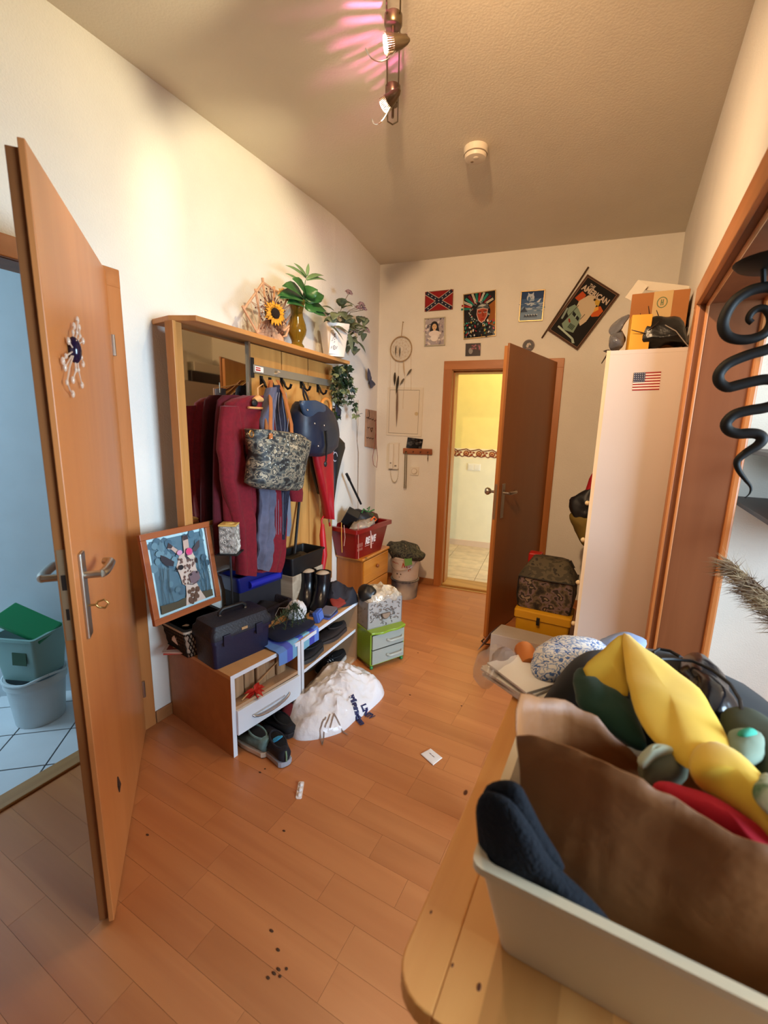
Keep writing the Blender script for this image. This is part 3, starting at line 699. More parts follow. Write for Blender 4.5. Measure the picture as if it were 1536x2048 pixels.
# crook-handled umbrella, red and black panels
t = thing('umbrella', 'long red and black umbrella with a curved wooden handle hanging by the backpack', 'umbrella', at_rk(656, 1040, 0.1), world=True)
URED = mat('umbrella_red', '#9C0F1C', rough=0.45, var=0.1); UBLK = mat('umbrella_black', '#101016', rough=0.5)
hang('red_panel', [(885, 622, 664), (930, 630, 664), (970, 640, 663), (1000, 647, 662), (1038, 656, 660)], URED, t, 0.12, 0.07, 4, 0.25, 0.5)
hang('black_panel', [(872, 664, 674), (886, 664, 688), (896, 663, 689), (920, 663, 682), (960, 661, 672), (1010, 658, 664), (1036, 657, 660)], UBLK, t, 0.085, 0.045, 3, 0.2)
hang('black_panel', [(900, 616, 634), (940, 624, 640), (975, 634, 646), (988, 638, 644)], UBLK, t, 0.07, 0.04, 3, 0.2)
m = MB(); c = at_rk(652, 816, 0.15); q = []
for k in range(13):
    a = pi * (1.0 - k / 12 * 1.12); q.append(c + RD * (math.cos(a) * 0.055) + V((0, 0, math.sin(a) * 0.055)))
q.insert(0, q[0] - V((0, 0, 0.05))); m.tube(q, 0.011, 10); m.build('handle', wood('cane_wood', '#B8752E', '#CD8C44', axis=1, rough=0.3), t, smooth=True)
m = MB(); m.cyl(at_rk(651, 820, 0.09), at_rk(658, 1045, 0.1), 0.005, n=8); m.build('shaft', STEEL, t)
A = Art(at_rk(662, 925, 0.112), RD * 0.1, V((0, 0, 0.1))); 
for (x, y, r) in ((0.55, 0.35, 0.3), (0.2, 0.6, 0.2)):
    pts = [(x + r * math.cos(a), y + r * math.sin(a)) for a in [k * pi / 6 for k in range(11)]]; A.line('#B8B4C0', pts, 0.07)
A.build('print_on_panel', t)

# --- on the hat shelf -------------------------------------------------------
SZ = 1.891
def sh_at(px, py): return onz(px, py, SZ)
# straw fan with sunflower
c0 = onp(548, 664, RP + RN * 0.06, RN); c0 = V((c0.x, c0.y, SZ))
t = thing('straw_fan', 'pink woven straw fan decoration with a dried sunflower on the hat shelf', 'decoration', c0, world=True)
STRAW = mat('pink_straw', '#C99A76', rough=0.8, var=0.15, scale=30, bump=0.4, bscale=80)
def fn(px, py, d=0.06): return onp(px, py, RP + RN * d, RN)
m = MB()
ctr = fn(560, 672); 
rim = [(488, 618), (512, 585), (526, 565), (548, 580), (575, 592), (585, 625), (580, 650), (572, 672)]
inn = [(515, 666), (522, 645), (535, 640), (548, 636), (560, 638), (566, 650), (568, 662), (566, 673)]
P0 = [fn(*p, 0.05) for p in rim]; P1 = [fn(*p, 0.055) for p in inn]
low = [(520, 668), (530, 672), (540, 674), (548, 676), (556, 677), (562, 678), (566, 679), (570, 680)]
P2 = [V((fn(*p, 0.05).x, fn(*p, 0.05).y, SZ)) for p in low]
m.loft([P1 + [p - RN * 0.01 for p in reversed(P1)], P2 + [p - RN * 0.01 for p in reversed(P2)]], True); 
m.build('woven_body', STRAW, t, smooth=True)
m = MB()
for a, b in zip(P0[:-1], P0[1:]): m.cyl(a, b, 0.006, n=6)
for a, b in zip(P0, P1): m.cyl(a + (a - b) * 0.12, b, 0.007, 0.004, 6)
for a, b in zip(P0[:-1], P0[1:]):
    mid = (a + b) / 2
    for q in P1[::2]: m.cyl(mid, q, 0.0015, n=4)
m.build('straw_rib', STRAW, t)
m = MB(); random.seed(5); fc = fn(546, 626, 0.11)
for k in range(120):
    a = random.uniform(0, 2 * pi); r = random.uniform(0.03, 0.115); q = fc + RD * (math.cos(a) * r) + V((0, 0, math.sin(a) * r)) + RN * random.uniform(-0.035, 0.02)
    m.tube([fc - RN * 0.05, (fc + q) / 2 + V((0, 0, 0.01)), q], [0.0016, 0.0013, 0.0008], 4)
    if k % 2: m.ell(q, (0.004, 0.005, 0.005), 5, 3)
o = m.build('dried_twigs', mat('dried_twigs', '#5E3A2A', rough=0.9, var=0.2), t); o['kind'] = 'stuff'
def flower(mb, c, nrm, r, n, wid, cup=0.2):
    nrm = V(nrm).normalized(); u = nrm.orthogonal().normalized(); w = nrm.cross(u)
    for k in range(n):
        a = 2 * pi * k / n + random.uniform(-.1, .1); dr = u * math.cos(a) + w * math.sin(a); tn = nrm.cross(dr); rr = r * random.uniform(0.85, 1.08)
        mb.add([c + dr * r * 0.3, c + dr * rr * 0.65 + tn * wid + nrm * cup * r, c + dr * rr + nrm * cup * 0.6 * r, c + dr * rr * 0.65 - tn * wid + nrm * cup * r, c + dr * rr * 0.6 + nrm * (cup * r + 0.004)], [(0, 1, 4), (1, 2, 4), (2, 3, 4), (3, 0, 4)])
fcN = (RN * 0.9 + V((0.1, -0.35, 0.05)))
sc = fn(550, 627, 0.125)
m = MB(); flower(m, sc, fcN, 0.062, 18, 0.010, 0.15); flower(m, sc - RN * 0.004, fcN, 0.066, 16, 0.010, 0.05); SUN = m.build('sunflower', mat('sunflower_petal', '#C98A18', rough=0.7, var=0.2, scale=40), t)
m = MB(); m.at(sc, fcN.to_track_quat('Z', 'Y').to_euler()).ell((0, 0, 0.004), (0.027, 0.027, 0.012), 16, 6); m.build('seed_head', mat('seed_head', '#20120A', rough=0.95, bump=0.8, bscale=300), SUN)
m = MB(); flower(m, fn(566, 590, 0.1), fcN, 0.04, 8, 0.012, 0.1); m.build('dried_leaf', mat('dried_leaf', '#B08A50', rough=0.8), t)
# amber vase
vb = V((at_rk(594, 680, 0.07).x, at_rk(594, 680, 0.07).y, SZ))
AMB = mat('amber_glass', '#B08A2A', rough=0.06, trans=0.75, ior=1.45, spec=0.6)
t = thing('vase', 'tall amber glass vase holding green leaves on the hat shelf', 'vase', vb)
m = MB(); pr = [(0.04, 0), (0.042, 0.006), (0.03, 0.022), (0.032, 0.035), (0.05, 0.07), (0.055, 0.095), (0.05, 0.125), (0.036, 0.165), (0.034, 0.19), (0.042, 0.225), (0.05, 0.25)]
m.lathe(pr + [(r - 0.004, z) for r, z in reversed(pr[2:])] , 20, caps=True); 
m.build('glass_body', AMB, t, smooth=True)
# green leaf branch in the vase
def leaf(mb, base, d, up, L, W, droop=0.35, n=5, fold=0.25):
    d = V(d).normalized(); up = V(up); side = d.cross(up).normalized(); up = side.cross(d).normalized(); rows = []
    for i in range(n + 1):
        f = i / n; w = W * math.sin(pi * min(1, 0.08 + 0.92 * f) ** 0.8) * (1 if f < 1 else 0.02)
        c = base + d * L * f - V((0, 0, 1)) * droop * L * f * f
        rows.append([c - side * w + up * w * fold, c, c + side * w + up * w * fold])
    vs = [p for r in rows for p in r]; fs = []
    for i in range(n):
        for j in range(2): a = i * 3 + j; fs.append((a, a + 1, a + 4, a + 3))
    mb.add(vs, fs)
LEAF = mat('glossy_leaf', '#1E4A22', rough=0.35, var=0.3, scale=12, col2='#3A6A34')
top = vb + V((0, 0, 0.25))
PL = thing('leaf_branch', 'glossy green leafy branch standing in the amber vase', 'plant', vb + V((0, 0, 0.05)), world=True)
m = MB(); apex = at_rk(611, 560, 0.09); m.tube([vb + V((0, 0, 0.05)), top, at_rk(605, 600, 0.08), apex], [0.004, 0.004, 0.0035, 0.002], 6); m.tube([top - V((0, 0, 0.1)), at_rk(598, 605, 0.08)], 0.003, 5); m.build('stem', mat('plant_stem', '#5A7A48', rough=0.6), PL)
def lf(b, tpx, L=None, W=0.03, droop=0.3, dd=0.1, dt=0.12, mt=None):
    a = at_rk(b[0], b[1], dd); e = at_rk(tpx[0], tpx[1], dt); v = e - a; L = v.length
    mb = MB(); leaf(mb, a, v + V((0, 0, droop * L)), V((0.75, -0.5, 0.45)), L, W, droop); o = mb.build('leaf', mt or LEAF, PL, smooth=True)
    md = o.modifiers.new('solid', 'SOLIDIFY'); md.thickness = 0.0015
for b, e, w in (((607, 600), (560, 598), 0.035), ((607, 598), (563, 570), 0.032), ((605, 605), (555, 592), 0.03), ((606, 610), (575, 608), 0.035), ((612, 590), (582, 552), 0.03),
                ((612, 604), (654, 585), 0.04), ((612, 600), (648, 600), 0.035), ((612, 612), (655, 622), 0.045), ((614, 615), (652, 632), 0.04), ((610, 614), (632, 625), 0.025), ((612, 592), (640, 575), 0.035)):
    lf(b, e, None, w * 1.25, 0.3, 0.09, 0.12 + 0.05 * random.random())
LEAF2 = mat('pale_leaf', '#6E8A5A', rough=0.4)
for b, e, w in (((612, 556), (570, 529), 0.012), ((613, 554), (586, 523), 0.013), ((614, 552), (618, 520), 0.010), ((614, 558), (650, 549), 0.014), ((613, 560), (655, 560), 0.013), ((606, 570), (570, 545), 0.01)):
    lf(b, e, None, w, 0.2, 0.09, 0.09, LEAF2)
# white pot with dried roses
pb = V((at_rk(668, 712, 0.09).x, at_rk(668, 712, 0.09).y, SZ))
t = thing('planter', 'white four-sided planter with a printed rose tag on the hat shelf', 'planter', pb, -0.62)
m = MB(); ht = 0.20
def sq(w, z, r=0.012): 
    q = []
    for cx_, cy_, a0 in ((1, 1, 0), (-1, 1, pi / 2), (-1, -1, pi), (1, -1, 3 * pi / 2)):
        for k in range(4): a = a0 + k * pi / 6; q.append(V((cx_ * (w - r) + r * math.cos(a), cy_ * (w - r) + r * math.sin(a), z)))
    return q
m.loft([sq(0.055, 0), sq(0.074, 0.165), sq(0.078, 0.17), sq(0.08, ht), sq(0.074, ht), sq(0.068, 0.15)]); m.build('pot', mat('white_ceramic', '#E4DACB', rough=0.3), t, smooth=True)
m = MB(); m.bx(-0.066, 0.066, -0.066, 0.066, 0.14, 0.152); m.build('soil', mat('soil', '#4A3A2A', rough=1), t)
A = Art((0.0665, -0.058, 0.012), V((0.0, 0.062, 0)), V((0.012, 0, 0.15)))
A.poly('#EFE9E2', [(0, 0), (1, 0), (0.85, 1), (0.15, 1)])
for k in range(4): A.line('#5A5660', [(0.25 + 0.1 * k, 0.5 + 0.1 * k), (0.4 + 0.1 * k, 0.56 + 0.08 * k)], 0.05); A.line('#5A5660', [(0.5, 0.45 + 0.1 * k), (0.62, 0.5 + 0.1 * k)], 0.05)
A.ell('#6A6670', 0.55, 0.25, 0.16, 0.09); A.ell('#EFE9E2', 0.55, 0.25, 0.1, 0.055); A.ell('#6A6670', 0.55, 0.25, 0.05, 0.03); A.line('#6A6670', [(0.2, 0.2), (0.3, 0.3)], 0.06); A.line('#6A6670', [(0.8, 0.2), (0.85, 0.32)], 0.06)
A.build('printed_tag', t)
RS = thing('dried_roses', 'faded pinkish grey dried roses in the white planter', 'flowers', pb + V((0, 0, 0.15)), world=True)
ROSE = mat('dried_rose', '#8E7478', rough=0.9, var=0.2, scale=30); DLEAF = mat('grey_green_leaf', '#707A5C', rough=0.8, var=0.3, scale=20)
def rose(c, r):
    m = MB()
    for k, (rr, cup) in enumerate(((1.0, 0.35), (0.75, 0.7), (0.5, 1.0))): flower(m, c + V((0, 0, 0.002 * k)), V((0.5, -0.3, 0.8)), r * rr, 6, r * 0.35, cup)
    o = m.build('rose_bloom', ROSE, RS); return o
for px, py, r in ((697, 588, 0.035), (722, 612, 0.035), (727, 620, 0.03), (716, 618, 0.03), (733, 664, 0.032), (710, 665, 0.028)):
    p = at_rk(px, py, 0.12); rose(p, r)
    m = MB(); m.tube([pb + V((0, 0, 0.15)), (pb + V((0, 0, 0.22)) + p) / 2 + V((0.01, 0, 0.02)), p], 0.002, 5); m.build('stem', mat('dry_stem', '#6A5A3E', rough=0.9), RS)
random.seed(11)
for k in range(60):
    if k < 44: px, py, d_ = random.gauss(688, 17), random.gauss(640, 15), random.uniform(0.03, 0.17)
    else: px, py, d_ = random.uniform(695, 722), random.uniform(655, 705), random.uniform(0.03, 0.12)
    b = at_rk(px, py, d_)
    mb = MB(); leaf(mb, b, V((random.uniform(-1, 1), random.uniform(-1, 1), random.uniform(-.6, .6))), V((0.3, -0.4, 1)), random.uniform(0.07, 0.11), random.uniform(0.024, 0.036), 0.3, 4)
    o = mb.build('leaf', DLEAF, RS, smooth=True); md = o.modifiers.new('solid', 'SOLIDIFY'); md.thickness = 0.001
# trailing ivy under the shelf end
IV = thing('trailing_ivy', 'trailing variegated ivy hanging from the right end of the hat shelf', 'plant', at_rk(690, 740, 0.08), world=True)
IVM = mat('ivy_leaf', '#1C331E', rough=0.5, var=0.3, scale=30); IVP = mat('ivy_leaf_pale', '#7E8A62', rough=0.5)
random.seed(21)
stems = []
for k in range(11):
    x0 = random.uniform(672, 695); y0 = random.uniform(730, 742); x1 = x0 + random.uniform(-12, 24); y1 = random.uniform(775, 838); d_ = random.uniform(0.0, 0.13)
    q = [at_rk(x0 + (x1 - x0) * f + 3 * math.sin(5 * f + k), y0 + (y1 - y0) * f, d_ + 0.03 * math.sin(3 * f + k)) for f in [i / 8 for i in range(9)]]; stems.append(q)
m = MB()
for q in stems: m.tube(q, 0.0015, 4)
m.tube([at_rk(712, 800, 0.03), at_rk(713, 860, 0.0), at_rk(716, 905, -0.02), at_rk(715, 990, -0.02)], 0.0014, 4); m.build('vine', mat('vine', '#5A4A30', rough=0.9), IV)
protoA = []
for kind in range(3):
    mb = MB(); 
    for (ang, L_) in ((0, 0.042), (0.9, 0.03), (-0.9, 0.03)): leaf(mb, V((0, 0, 0)), V((math.cos(ang), math.sin(ang), 0.1)), V((0, 0, 1)), L_, 0.012, 0.2, 3)
    protoA.append(mb)
IVMESH = [protoA[i].build('leaf', IVP if i == 2 else IVM, IV, smooth=True, origin=(0, 0, 0)) for i in range(3)]
k = 0; lv = 0
for q in stems:
    for p in q:
        for r_ in range(2):
            i = lv % 3; o = IVMESH[i] if lv < 3 else IVMESH[i].copy()
            if lv >= 3: COL.objects.link(o); o.parent = IV
            o.location = p - V(IV['_o']) + V((random.uniform(-.02, .02), random.uniform(-.02, .02), random.uniform(-.012, .012))); o.rotation_euler = (random.uniform(-1.5, 0.3), random.uniform(-.6, .9), random.uniform(0, 6.28)); lv += 1

# ------------------------------------------------------------------ soft-shape builders
def smooth_loop(pts, k=4):
    pts = [V(p) for p in pts]; n = len(pts); out = []
    for i in range(n):
        p0, p1, p2, p3 = pts[i - 1], pts[i], pts[(i + 1) % n], pts[(i + 2) % n]
        for j in range(k):
            t = j / k; out.append(0.5 * ((2 * p1) + (p2 - p0) * t + (2 * p0 - 5 * p1 + 4 * p2 - p3) * t * t + (3 * p1 - p0 - 3 * p2 + p3) * t ** 3))
    return out
def pillow(mb, outline, nrm, th, c=None, nz=0.0, ns=10.0, seed=0.0, k=4, pw=0.5, back=1.0, rings=8):
    """a padded shape with the given outline (a loop of points), thick in the middle"""
    o = smooth_loop(outline, k) if k > 1 else [V(p) for p in outline]; nrm = V(nrm).normalized()
    c = V(c) if c is not None else sum(o, V((0, 0, 0))) / len(o); R = []
    fr = [math.sin(pi / 2 * i / rings) for i in range(rings + 1)]
    for sgn, seq in ((1, fr[1:]), (-1, list(reversed(fr[1:-1])))):
        for f in seq:
            ring = []
            for p in o:
                q = c + (p - c) * f; h = th / 2 * max(0.0, 1 - f * f) ** pw * (1 if sgn > 0 else back)
                q = q + nrm * sgn * h
                if nz: q = q + nrm * nz * N3(q, ns, seed) + (p - c).normalized() * nz * 0.6 * N3(q, ns * 1.3, seed + 5)
                ring.append(q)
            R.append(ring)
    n = len(o); vs = [c + nrm * th / 2] + [p for r in R for p in r] + [c - nrm * th / 2 * back]; fs = []
    for j in range(n): fs.append((0, 1 + j, 1 + (j + 1) % n))
    for i in range(len(R) - 1):
        for j in range(n): a = 1 + i * n + j; b = 1 + i * n + (j + 1) % n; fs.append((a, a + n, b + n, b))
    l = 1 + (len(R) - 1) * n; e = len(vs) - 1
    for j in range(n): fs.append((e, l + (j + 1) % n, l + j))
    return mb.add(vs, fs)
def mound(mb, outline, H, z0=0.0, nz=0.0, ns=10.0, seed=0.0, pw=0.5, k=5, rings=14, c=None, ridge=0.0, fine=0.0):
    """a heap on a surface: outline on the ground, domed and crumpled; returns its height function"""
    o = smooth_loop([(p[0], p[1], 0) for p in outline], k); n = len(o)
    c = V((c[0], c[1], 0)) if c is not None else sum(o, V((0, 0, 0))) / n
    def hgt(q, f):
        h = H * max(0.0, 1 - f ** 2.2) ** pw
        e = min(1, (1 - f) * 5)
        r = abs(N3(V((q[0], q[1], 0)), ns, seed)); 
        return z0 + max(0.0015, h + e * nz * (N3(V((q[0], q[1], 0)), ns * 0.6, seed + 3) * 1.4 - ridge * (r ** 0.6 - 0.4) - fine * (abs(N3(V((q[0], q[1], 0)), ns * 2.3, seed + 7)) ** 0.7 - 0.3)))
    R = []
    for i in range(1, rings + 1):
        f = i / rings; R.append([V(((c + (p - c) * f).x, (c + (p - c) * f).y, hgt(c + (p - c) * f, f))) for p in o])
    vs = [V((c.x, c.y, hgt(c, 0)))] + [p for r in R for p in r] + [V((p.x, p.y, z0)) for p in o]; fs = [(0, 1 + j, 1 + (j + 1) % n) for j in range(n)]
    for i in range(rings): 
        for j in range(n): a = 1 + i * n + j; b = 1 + i * n + (j + 1) % n; fs.append((a, a + n, b + n, b))
    fs.append(tuple(reversed(range(1 + rings * n, 1 + rings * n + n))))
    mb.add(vs, fs)
    def height_at(x, y):
        q = V((x, y, 0)); d = q - c; a = math.atan2(d.y, d.x); best = None
        for j in range(n):
            p, p2 = o[j] - c, o[(j + 1) % n] - c
            den = d.x * (p2.y - p.y) - d.y * (p2.x - p.x)
            if abs(den) < 1e-12: continue
            t = (p.x * (p2.y - p.y) - p.y * (p2.x - p.x)) / den; s_ = (p.x * d.y - p.y * d.x) / den
            if t > 0 and -1e-6 <= s_ <= 1 + 1e-6 and (best is None or t > best): best = t
        return hgt(q, min(1, 1 / best) if best else 1)
    return height_at
def crate(mb, L, W, H, taper=0.9, th=0.006, rim=0.008, z0=0.0):
    """open tapered box centred on the origin"""
    def rg(l, w, z, r=0.015):
        q = []
        for sx, sy, a0 in ((1, 1, 0), (-1, 1, pi / 2), (-1, -1, pi), (1, -1, 3 * pi / 2)):
            for k in range(4): a = a0 + k * pi / 6; q.append(V((sx * (l / 2 - r) + r * math.cos(a), sy * (w / 2 - r) + r * math.sin(a), z)))
        return q
    t = taper
    mb.loft([rg(L * t, W * t, z0), rg(L, W, z0 + H - rim), rg(L + rim * 1.6, W + rim * 1.6, z0 + H - rim), rg(L + rim * 1.6, W + rim * 1.6, z0 + H), rg(L - th * 2, W - th * 2, z0 + H), rg(L * t - th * 2, W * t - th * 2, z0 + th)])
    return mb
def local(loc, rz=0.0, rx=0.0, ry=0.0): return Matrix.Translation(V(loc)) @ Euler((rx, ry, rz)).to_matrix().to_4x4()

# ------------------------------------------------------------------ shoe bench: a drawer unit and an open unit
BZ = 0.394
BEECH = wood('bench_beech', '#9A6438', '#AC7644', axis=0, rough=0.5, contrast=0.6)
BEECHT = wood('bench_top', '#B88A58', '#C79A68', axis=1, rough=0.5, contrast=0.6)
WEDGE = mat('white_edging', '#DADFE6', rough=0.35)
INNER = mat('inner_board', '#B99470', rough=0.6)
F0 = V((-1.362, 1.203, 0)); F1 = V((-1.312, 1.606, 0)); F2 = V((-1.312, 1.612, 0)); F3 = V((-1.334, 2.19, 0))
def unit(name, label, cat, A_, B_, depth):
    ang = math.atan2((B_ - A_).y, (B_ - A_).x); return thing(name, label, cat, A_, ang), (B_ - A_).length
# local x along the front, local +y into the wall
t, L = unit('drawer_bench', 'low shoe bench with white front edges and one sagging drawer', 'bench', F0, F1, 0.5)
DB = t; D = 0.495
m = MB(); m.bx(0, L, 0.0, D, BZ - 0.018, BZ); m.build('top_panel', BEECHT, t, bevel=0.001)
m = MB(); m.bx(0, 0.018, 0.0, D, 0, BZ - 0.018); m.build('side_panel', BEECH, t); m = MB(); m.bx(L - 0.018, L, 0, D, 0, BZ - 0.018); m.build('side_panel', BEECH, t)
m = MB(); m.bx(0.018, L - 0.018, D - 0.006, D, 0.02, BZ - 0.018); m.build('back_panel', INNER, t)
m = MB(); m.bx(0.018, L - 0.018, 0.0, D - 0.006, 0.222, 0.238); m.build('mid_shelf', INNER, t)
m = MB(); m.bx(-0.001, L + 0.001, -0.002, 0, BZ - 0.019, BZ + 0.0005); m.bx(-0.001, 0.019, -0.002, 0.0, 0, BZ - 0.019); m.bx(L - 0.019, L + 0.001, -0.002, 0.0, 0, BZ - 0.019); m.build('edging', WEDGE, t)
m = MB(); m.box((L / 2, -0.008, 0.162), (L - 0.036, 0.016, 0.118), (0, 0.012, 0)); dr = m.build('drawer', WEDGE, t, bevel=0.002)
m = MB(); q = [(L * 0.43 + 0.11 * math.cos(a) - 0.02 + 0.05, -0.018 - 0.014 * math.sin(a), 0.165 - 0.022 * math.sin(a)) for a in [pi * k / 10 for k in range(11)]]; m.tube(q, 0.0055, 8); m.tube([(L * 0.48 - 0.1, -0.017, 0.163), (L * 0.48 + 0.09, -0.017, 0.163)], 0.004, 6)
m.build('drawer_handle', mat('chrome_soft', '#C4C8CE', rough=0.2, metal=1.0), dr, smooth=True)
m = MB(); m.bx(0.02, L - 0.02, 0.0, 0.35, 0.1, 0.108); m.build('drawer_base', INNER, dr)
t, L2 = unit('shoe_bench', 'open two-level shoe bench unit beside the green drawer box', 'bench', F2, F3, 0.5)
m = MB(); m.bx(0, L2, 0, D, BZ - 0.018, BZ); m.build('top_panel', BEECHT, t, bevel=0.001)
m = MB(); m.bx(0, 0.018, 0, D, 0, BZ - 0.018); m.build('side_panel', INNER, t); m = MB(); m.bx(L2 - 0.018, L2, 0, D, 0, BZ - 0.018); m.build('side_panel', INNER, t)
m = MB(); m.bx(0.018, L2 - 0.018, 0.004, D, 0.2, 0.216); m.build('mid_shelf', INNER, t); m = MB(); m.bx(0.018, L2 - 0.018, 0.004, D, 0.0, 0.02); m.build('bottom_panel', INNER, t)
m = MB(); m.bx(0.018, L2 - 0.018, D - 0.006, D, 0.02, BZ - 0.018); m.build('back_panel', INNER, t)
m = MB(); m.bx(0, L2, -0.002, 0, BZ - 0.019, BZ + 0.0005); m.bx(-0.001, 0.02, -0.003, 0.0, 0, BZ - 0.019); m.bx(0.018, L2 - 0.018, 0.002, 0.004, 0.199, 0.217); m.build('edging', WEDGE, t)
def bench_pt(a, b, z, unit=0):
    A_, B_ = (F0, F1) if unit == 0 else (F2, F3); d = (B_ - A_).normalized(); n = V((-d.y, d.x, 0)); p = A_ + d * a + n * b; return V((p.x, p.y, z))
AN0 = math.atan2((F1 - F0).y, (F1 - F0).x); AN1 = math.atan2((F3 - F2).y, (F3 - F2).x)
# folded brown sacks in the compartment
SACK = wood('striped_paper', '#8A6A48', '#B08E68', axis=2, rough=0.8, freq=14)
for i in range(5):
    t = MB(); c = bench_pt(0.075 + 0.062 * i, 0.1 + 0.006 * (i % 2), 0.2395); t.M = local(c, AN0 + 0.05 * (i % 3 - 1)); t.bx(-0.028, 0.028, -0.055, 0.14, 0, 0.122 - 0.006 * (i % 2))
    tag(t.build('paper_file', SACK, origin=c, bevel=0.006), ['brown striped paper file nearest the camera in the bench compartment', 'second brown paper file from the camera in the bench compartment', 'middle brown paper file in the bench compartment', 'fourth brown paper file, before the last, in the bench compartment', 'brown paper file at the far end of the bench compartment'][i], 'file', group='brown paper files in the bench compartment')
t = thing('gift_stick', 'thin stick with a red ribbon lying before the paper files', 'stick', bench_pt(0.12, 0.025, 0.24), world=True)
m = MB(); a = bench_pt(0.06, 0.012, 0.245); b = bench_pt(0.37, 0.06, 0.33); m.cyl(a, b, 0.0035, n=6); m.build('stick', mat('pale_stick', '#B98C5A', rough=0.7), t)
m = MB(); c = bench_pt(0.13, 0.008, 0.262)
for k in range(9):
    a = k * 0.7; mm = c + V((0.012 * math.cos(a), 0.035 * math.sin(a * 1.3), 0.012 * math.sin(a))); leaf(m, c, mm - c + V((0.002, 0, 0)), V((0.3, 0, 1)), 0.05, 0.012, 0.3, 3)
o = m.build('ribbon_bow', mat('red_ribbon', '#B8231A', rough=0.5), t); md = o.modifiers.new('solid', 'SOLIDIFY'); md.thickness = 0.001

# ------------------------------------------------------------------ shoes
def shoe(name, label, loc, rz, L=0.27, upper='#1A1D2A', sole='#C8C8C8', lace='#2A2A2E', stripe=None, low=False, group=None, H=1.0, roll=0.0):
    t = thing(name, label, 'shoe', loc, rz, group=group)
    t.rotation_euler = (roll, 0, rz)
    def outline(f):   # half widths along the foot, 0 heel .. 1 toe
        return 0.034 + 0.012 * math.sin(pi * f) + 0.006 * math.sin(2 * pi * (f - 0.35)) if f < 0.93 else 0.034 * math.sqrt(max(0.02, 1 - ((f - 0.93) / 0.072) ** 2))
    fs = [0.0, 0.015, 0.05, 0.12, 0.22, 0.35, 0.5, 0.65, 0.78, 0.88, 0.94, 0.98, 1.0]
    def wv(f): return outline(f) * (math.sqrt(max(0.05, 1 - ((0.06 - f) / 0.062) ** 2)) if f < 0.06 else 1)
    n = 16; m = MB(); rings = []
    for f in fs:
        w = wv(f) * 1.05; x = f * L; z0 = 0.002 + 0.012 * max(0, f - 0.8) / 0.2; z1 = 0.026 - 0.004 * f; rings.append([(x, -w, z0), (x, w, z0), (x, w * 1.02, z1), (x, -w * 1.02, z1)])
    m.loft(rings); m.build('sole', mat('sole_' + sole, sole, rough=0.6), t, bevel=0.003)
    m = MB(); rings = []
    for f in fs:
        w = wv(f); x = f * L * 0.99 + 0.002
        top = (0.085 if not low else 0.062) * (1 - 0.12 * f) if f < 0.42 else 0.05 + ((0.075 if not low else 0.057) - 0.05) * max(0, 1 - (f - 0.42) / 0.22) - 0.012 * max(0, f - 0.7) / 0.3
        top *= H
        ring = []
        for k in range(n):
            a = 2 * pi * k / n; c, s = math.cos(a), math.sin(a)
            ring.append((x, w * (abs(c) ** 0.7) * (1 if c > 0 else -1) * (1 - 0.25 * max(0, s)), 0.022 + (top - 0.022) * (0.5 + 0.5 * (abs(s) ** 0.8) * (1 if s > 0 else -1))))
        rings.append(ring)
    m.loft(rings); m.build('upper', mat('upper_' + upper, upper, rough=0.75, var=0.15, scale=40), t, smooth=True)
    hz = (0.085 if not low else 0.062) * H
    m = MB(); m.ell((0.085 * L / 0.27, 0, hz * 0.96), (0.058, 0.027, 0.008), 16, 6); m.build('lining', mat('shoe_opening_dark', '#08080A', rough=0.95), t, smooth=True)  # disc coloured near-black for the shade inside the shoe opening
    m = MB(); m.tube([(0.03 + 0.06 * math.cos(a) + 0.055, 0.029 * math.sin(a), hz * 0.955 + 0.004 * math.cos(a)) for a in [k * pi / 8 for k in range(17)]], 0.0055, 6); m.build('collar', mat('upper_' + upper, upper), t, smooth=True)
    m = MB()
    for k in range(4):
        x = (0.44 + 0.06 * k) * L; z = (0.076 - 0.0055 * k) * H * (1 if not low else 0.78); m.tube([(x, -0.02, z - 0.004), (x + 0.004, 0, z + 0.004), (x + 0.008, 0.02, z - 0.004)], 0.003, 5)
    m.build('laces', mat('lace_' + lace, lace, rough=0.8), t)
    if stripe:
        m = MB(); m.tube([(-0.002, 0, 0.03), (-0.004, 0, 0.055), (0.002, 0, 0.078 * H)], 0.004, 6); m.build('heel_stripe', mat('stripe_' + stripe, stripe, rough=0.6), t)
    return t
p = onz(566, 1530, 0)
sh_dir = math.atan2(0.2, -0.32)
shoe('sneaker', 'navy sneaker with a pale sole and green heel stripe sticking out from under the drawer', (-1.125, 1.275, 0.001), math.radians(155), 0.27, '#11141F', '#9A9CA4', '#0E0E12', '#6E8A6A')
shoe('sneaker', 'grey-green sneaker with cream sole just inside the bench corner', (-1.235, 1.285, 0.001), math.radians(168), 0.27, '#5E7A78', '#C8B49C', '#4A6A70', None)
m = MB(); c = V((-1.29, 1.33, 0)); m.prism([(-1.33, 1.27), (-1.25, 1.26), (-1.23, 1.31), (-1.30, 1.33)], 0.0, 0.004)
tag(m.build('rubber_pad', BLACK), 'flat black rubber pad on the floor by the bench corner', 'pad')
m = MB(); cc = onz(518, 1470, 0.095); m.M = local((-1.212, 1.30, 0.082), 0.3); pillow(m, [(0.0, -0.02, 0), (0.03, -0.012, 0.02), (0.035, 0.01, 0.02), (0, 0.02, 0.0), (-0.02, 0, -0.005)], (0.2, -0.3, 1), 0.016, nz=0.004, ns=60)
tag(m.build('blue_tag', mat('blue_tag', '#2FA0DC', rough=0.5)), 'bright blue paper tag on the grey-green sneaker', 'tag')
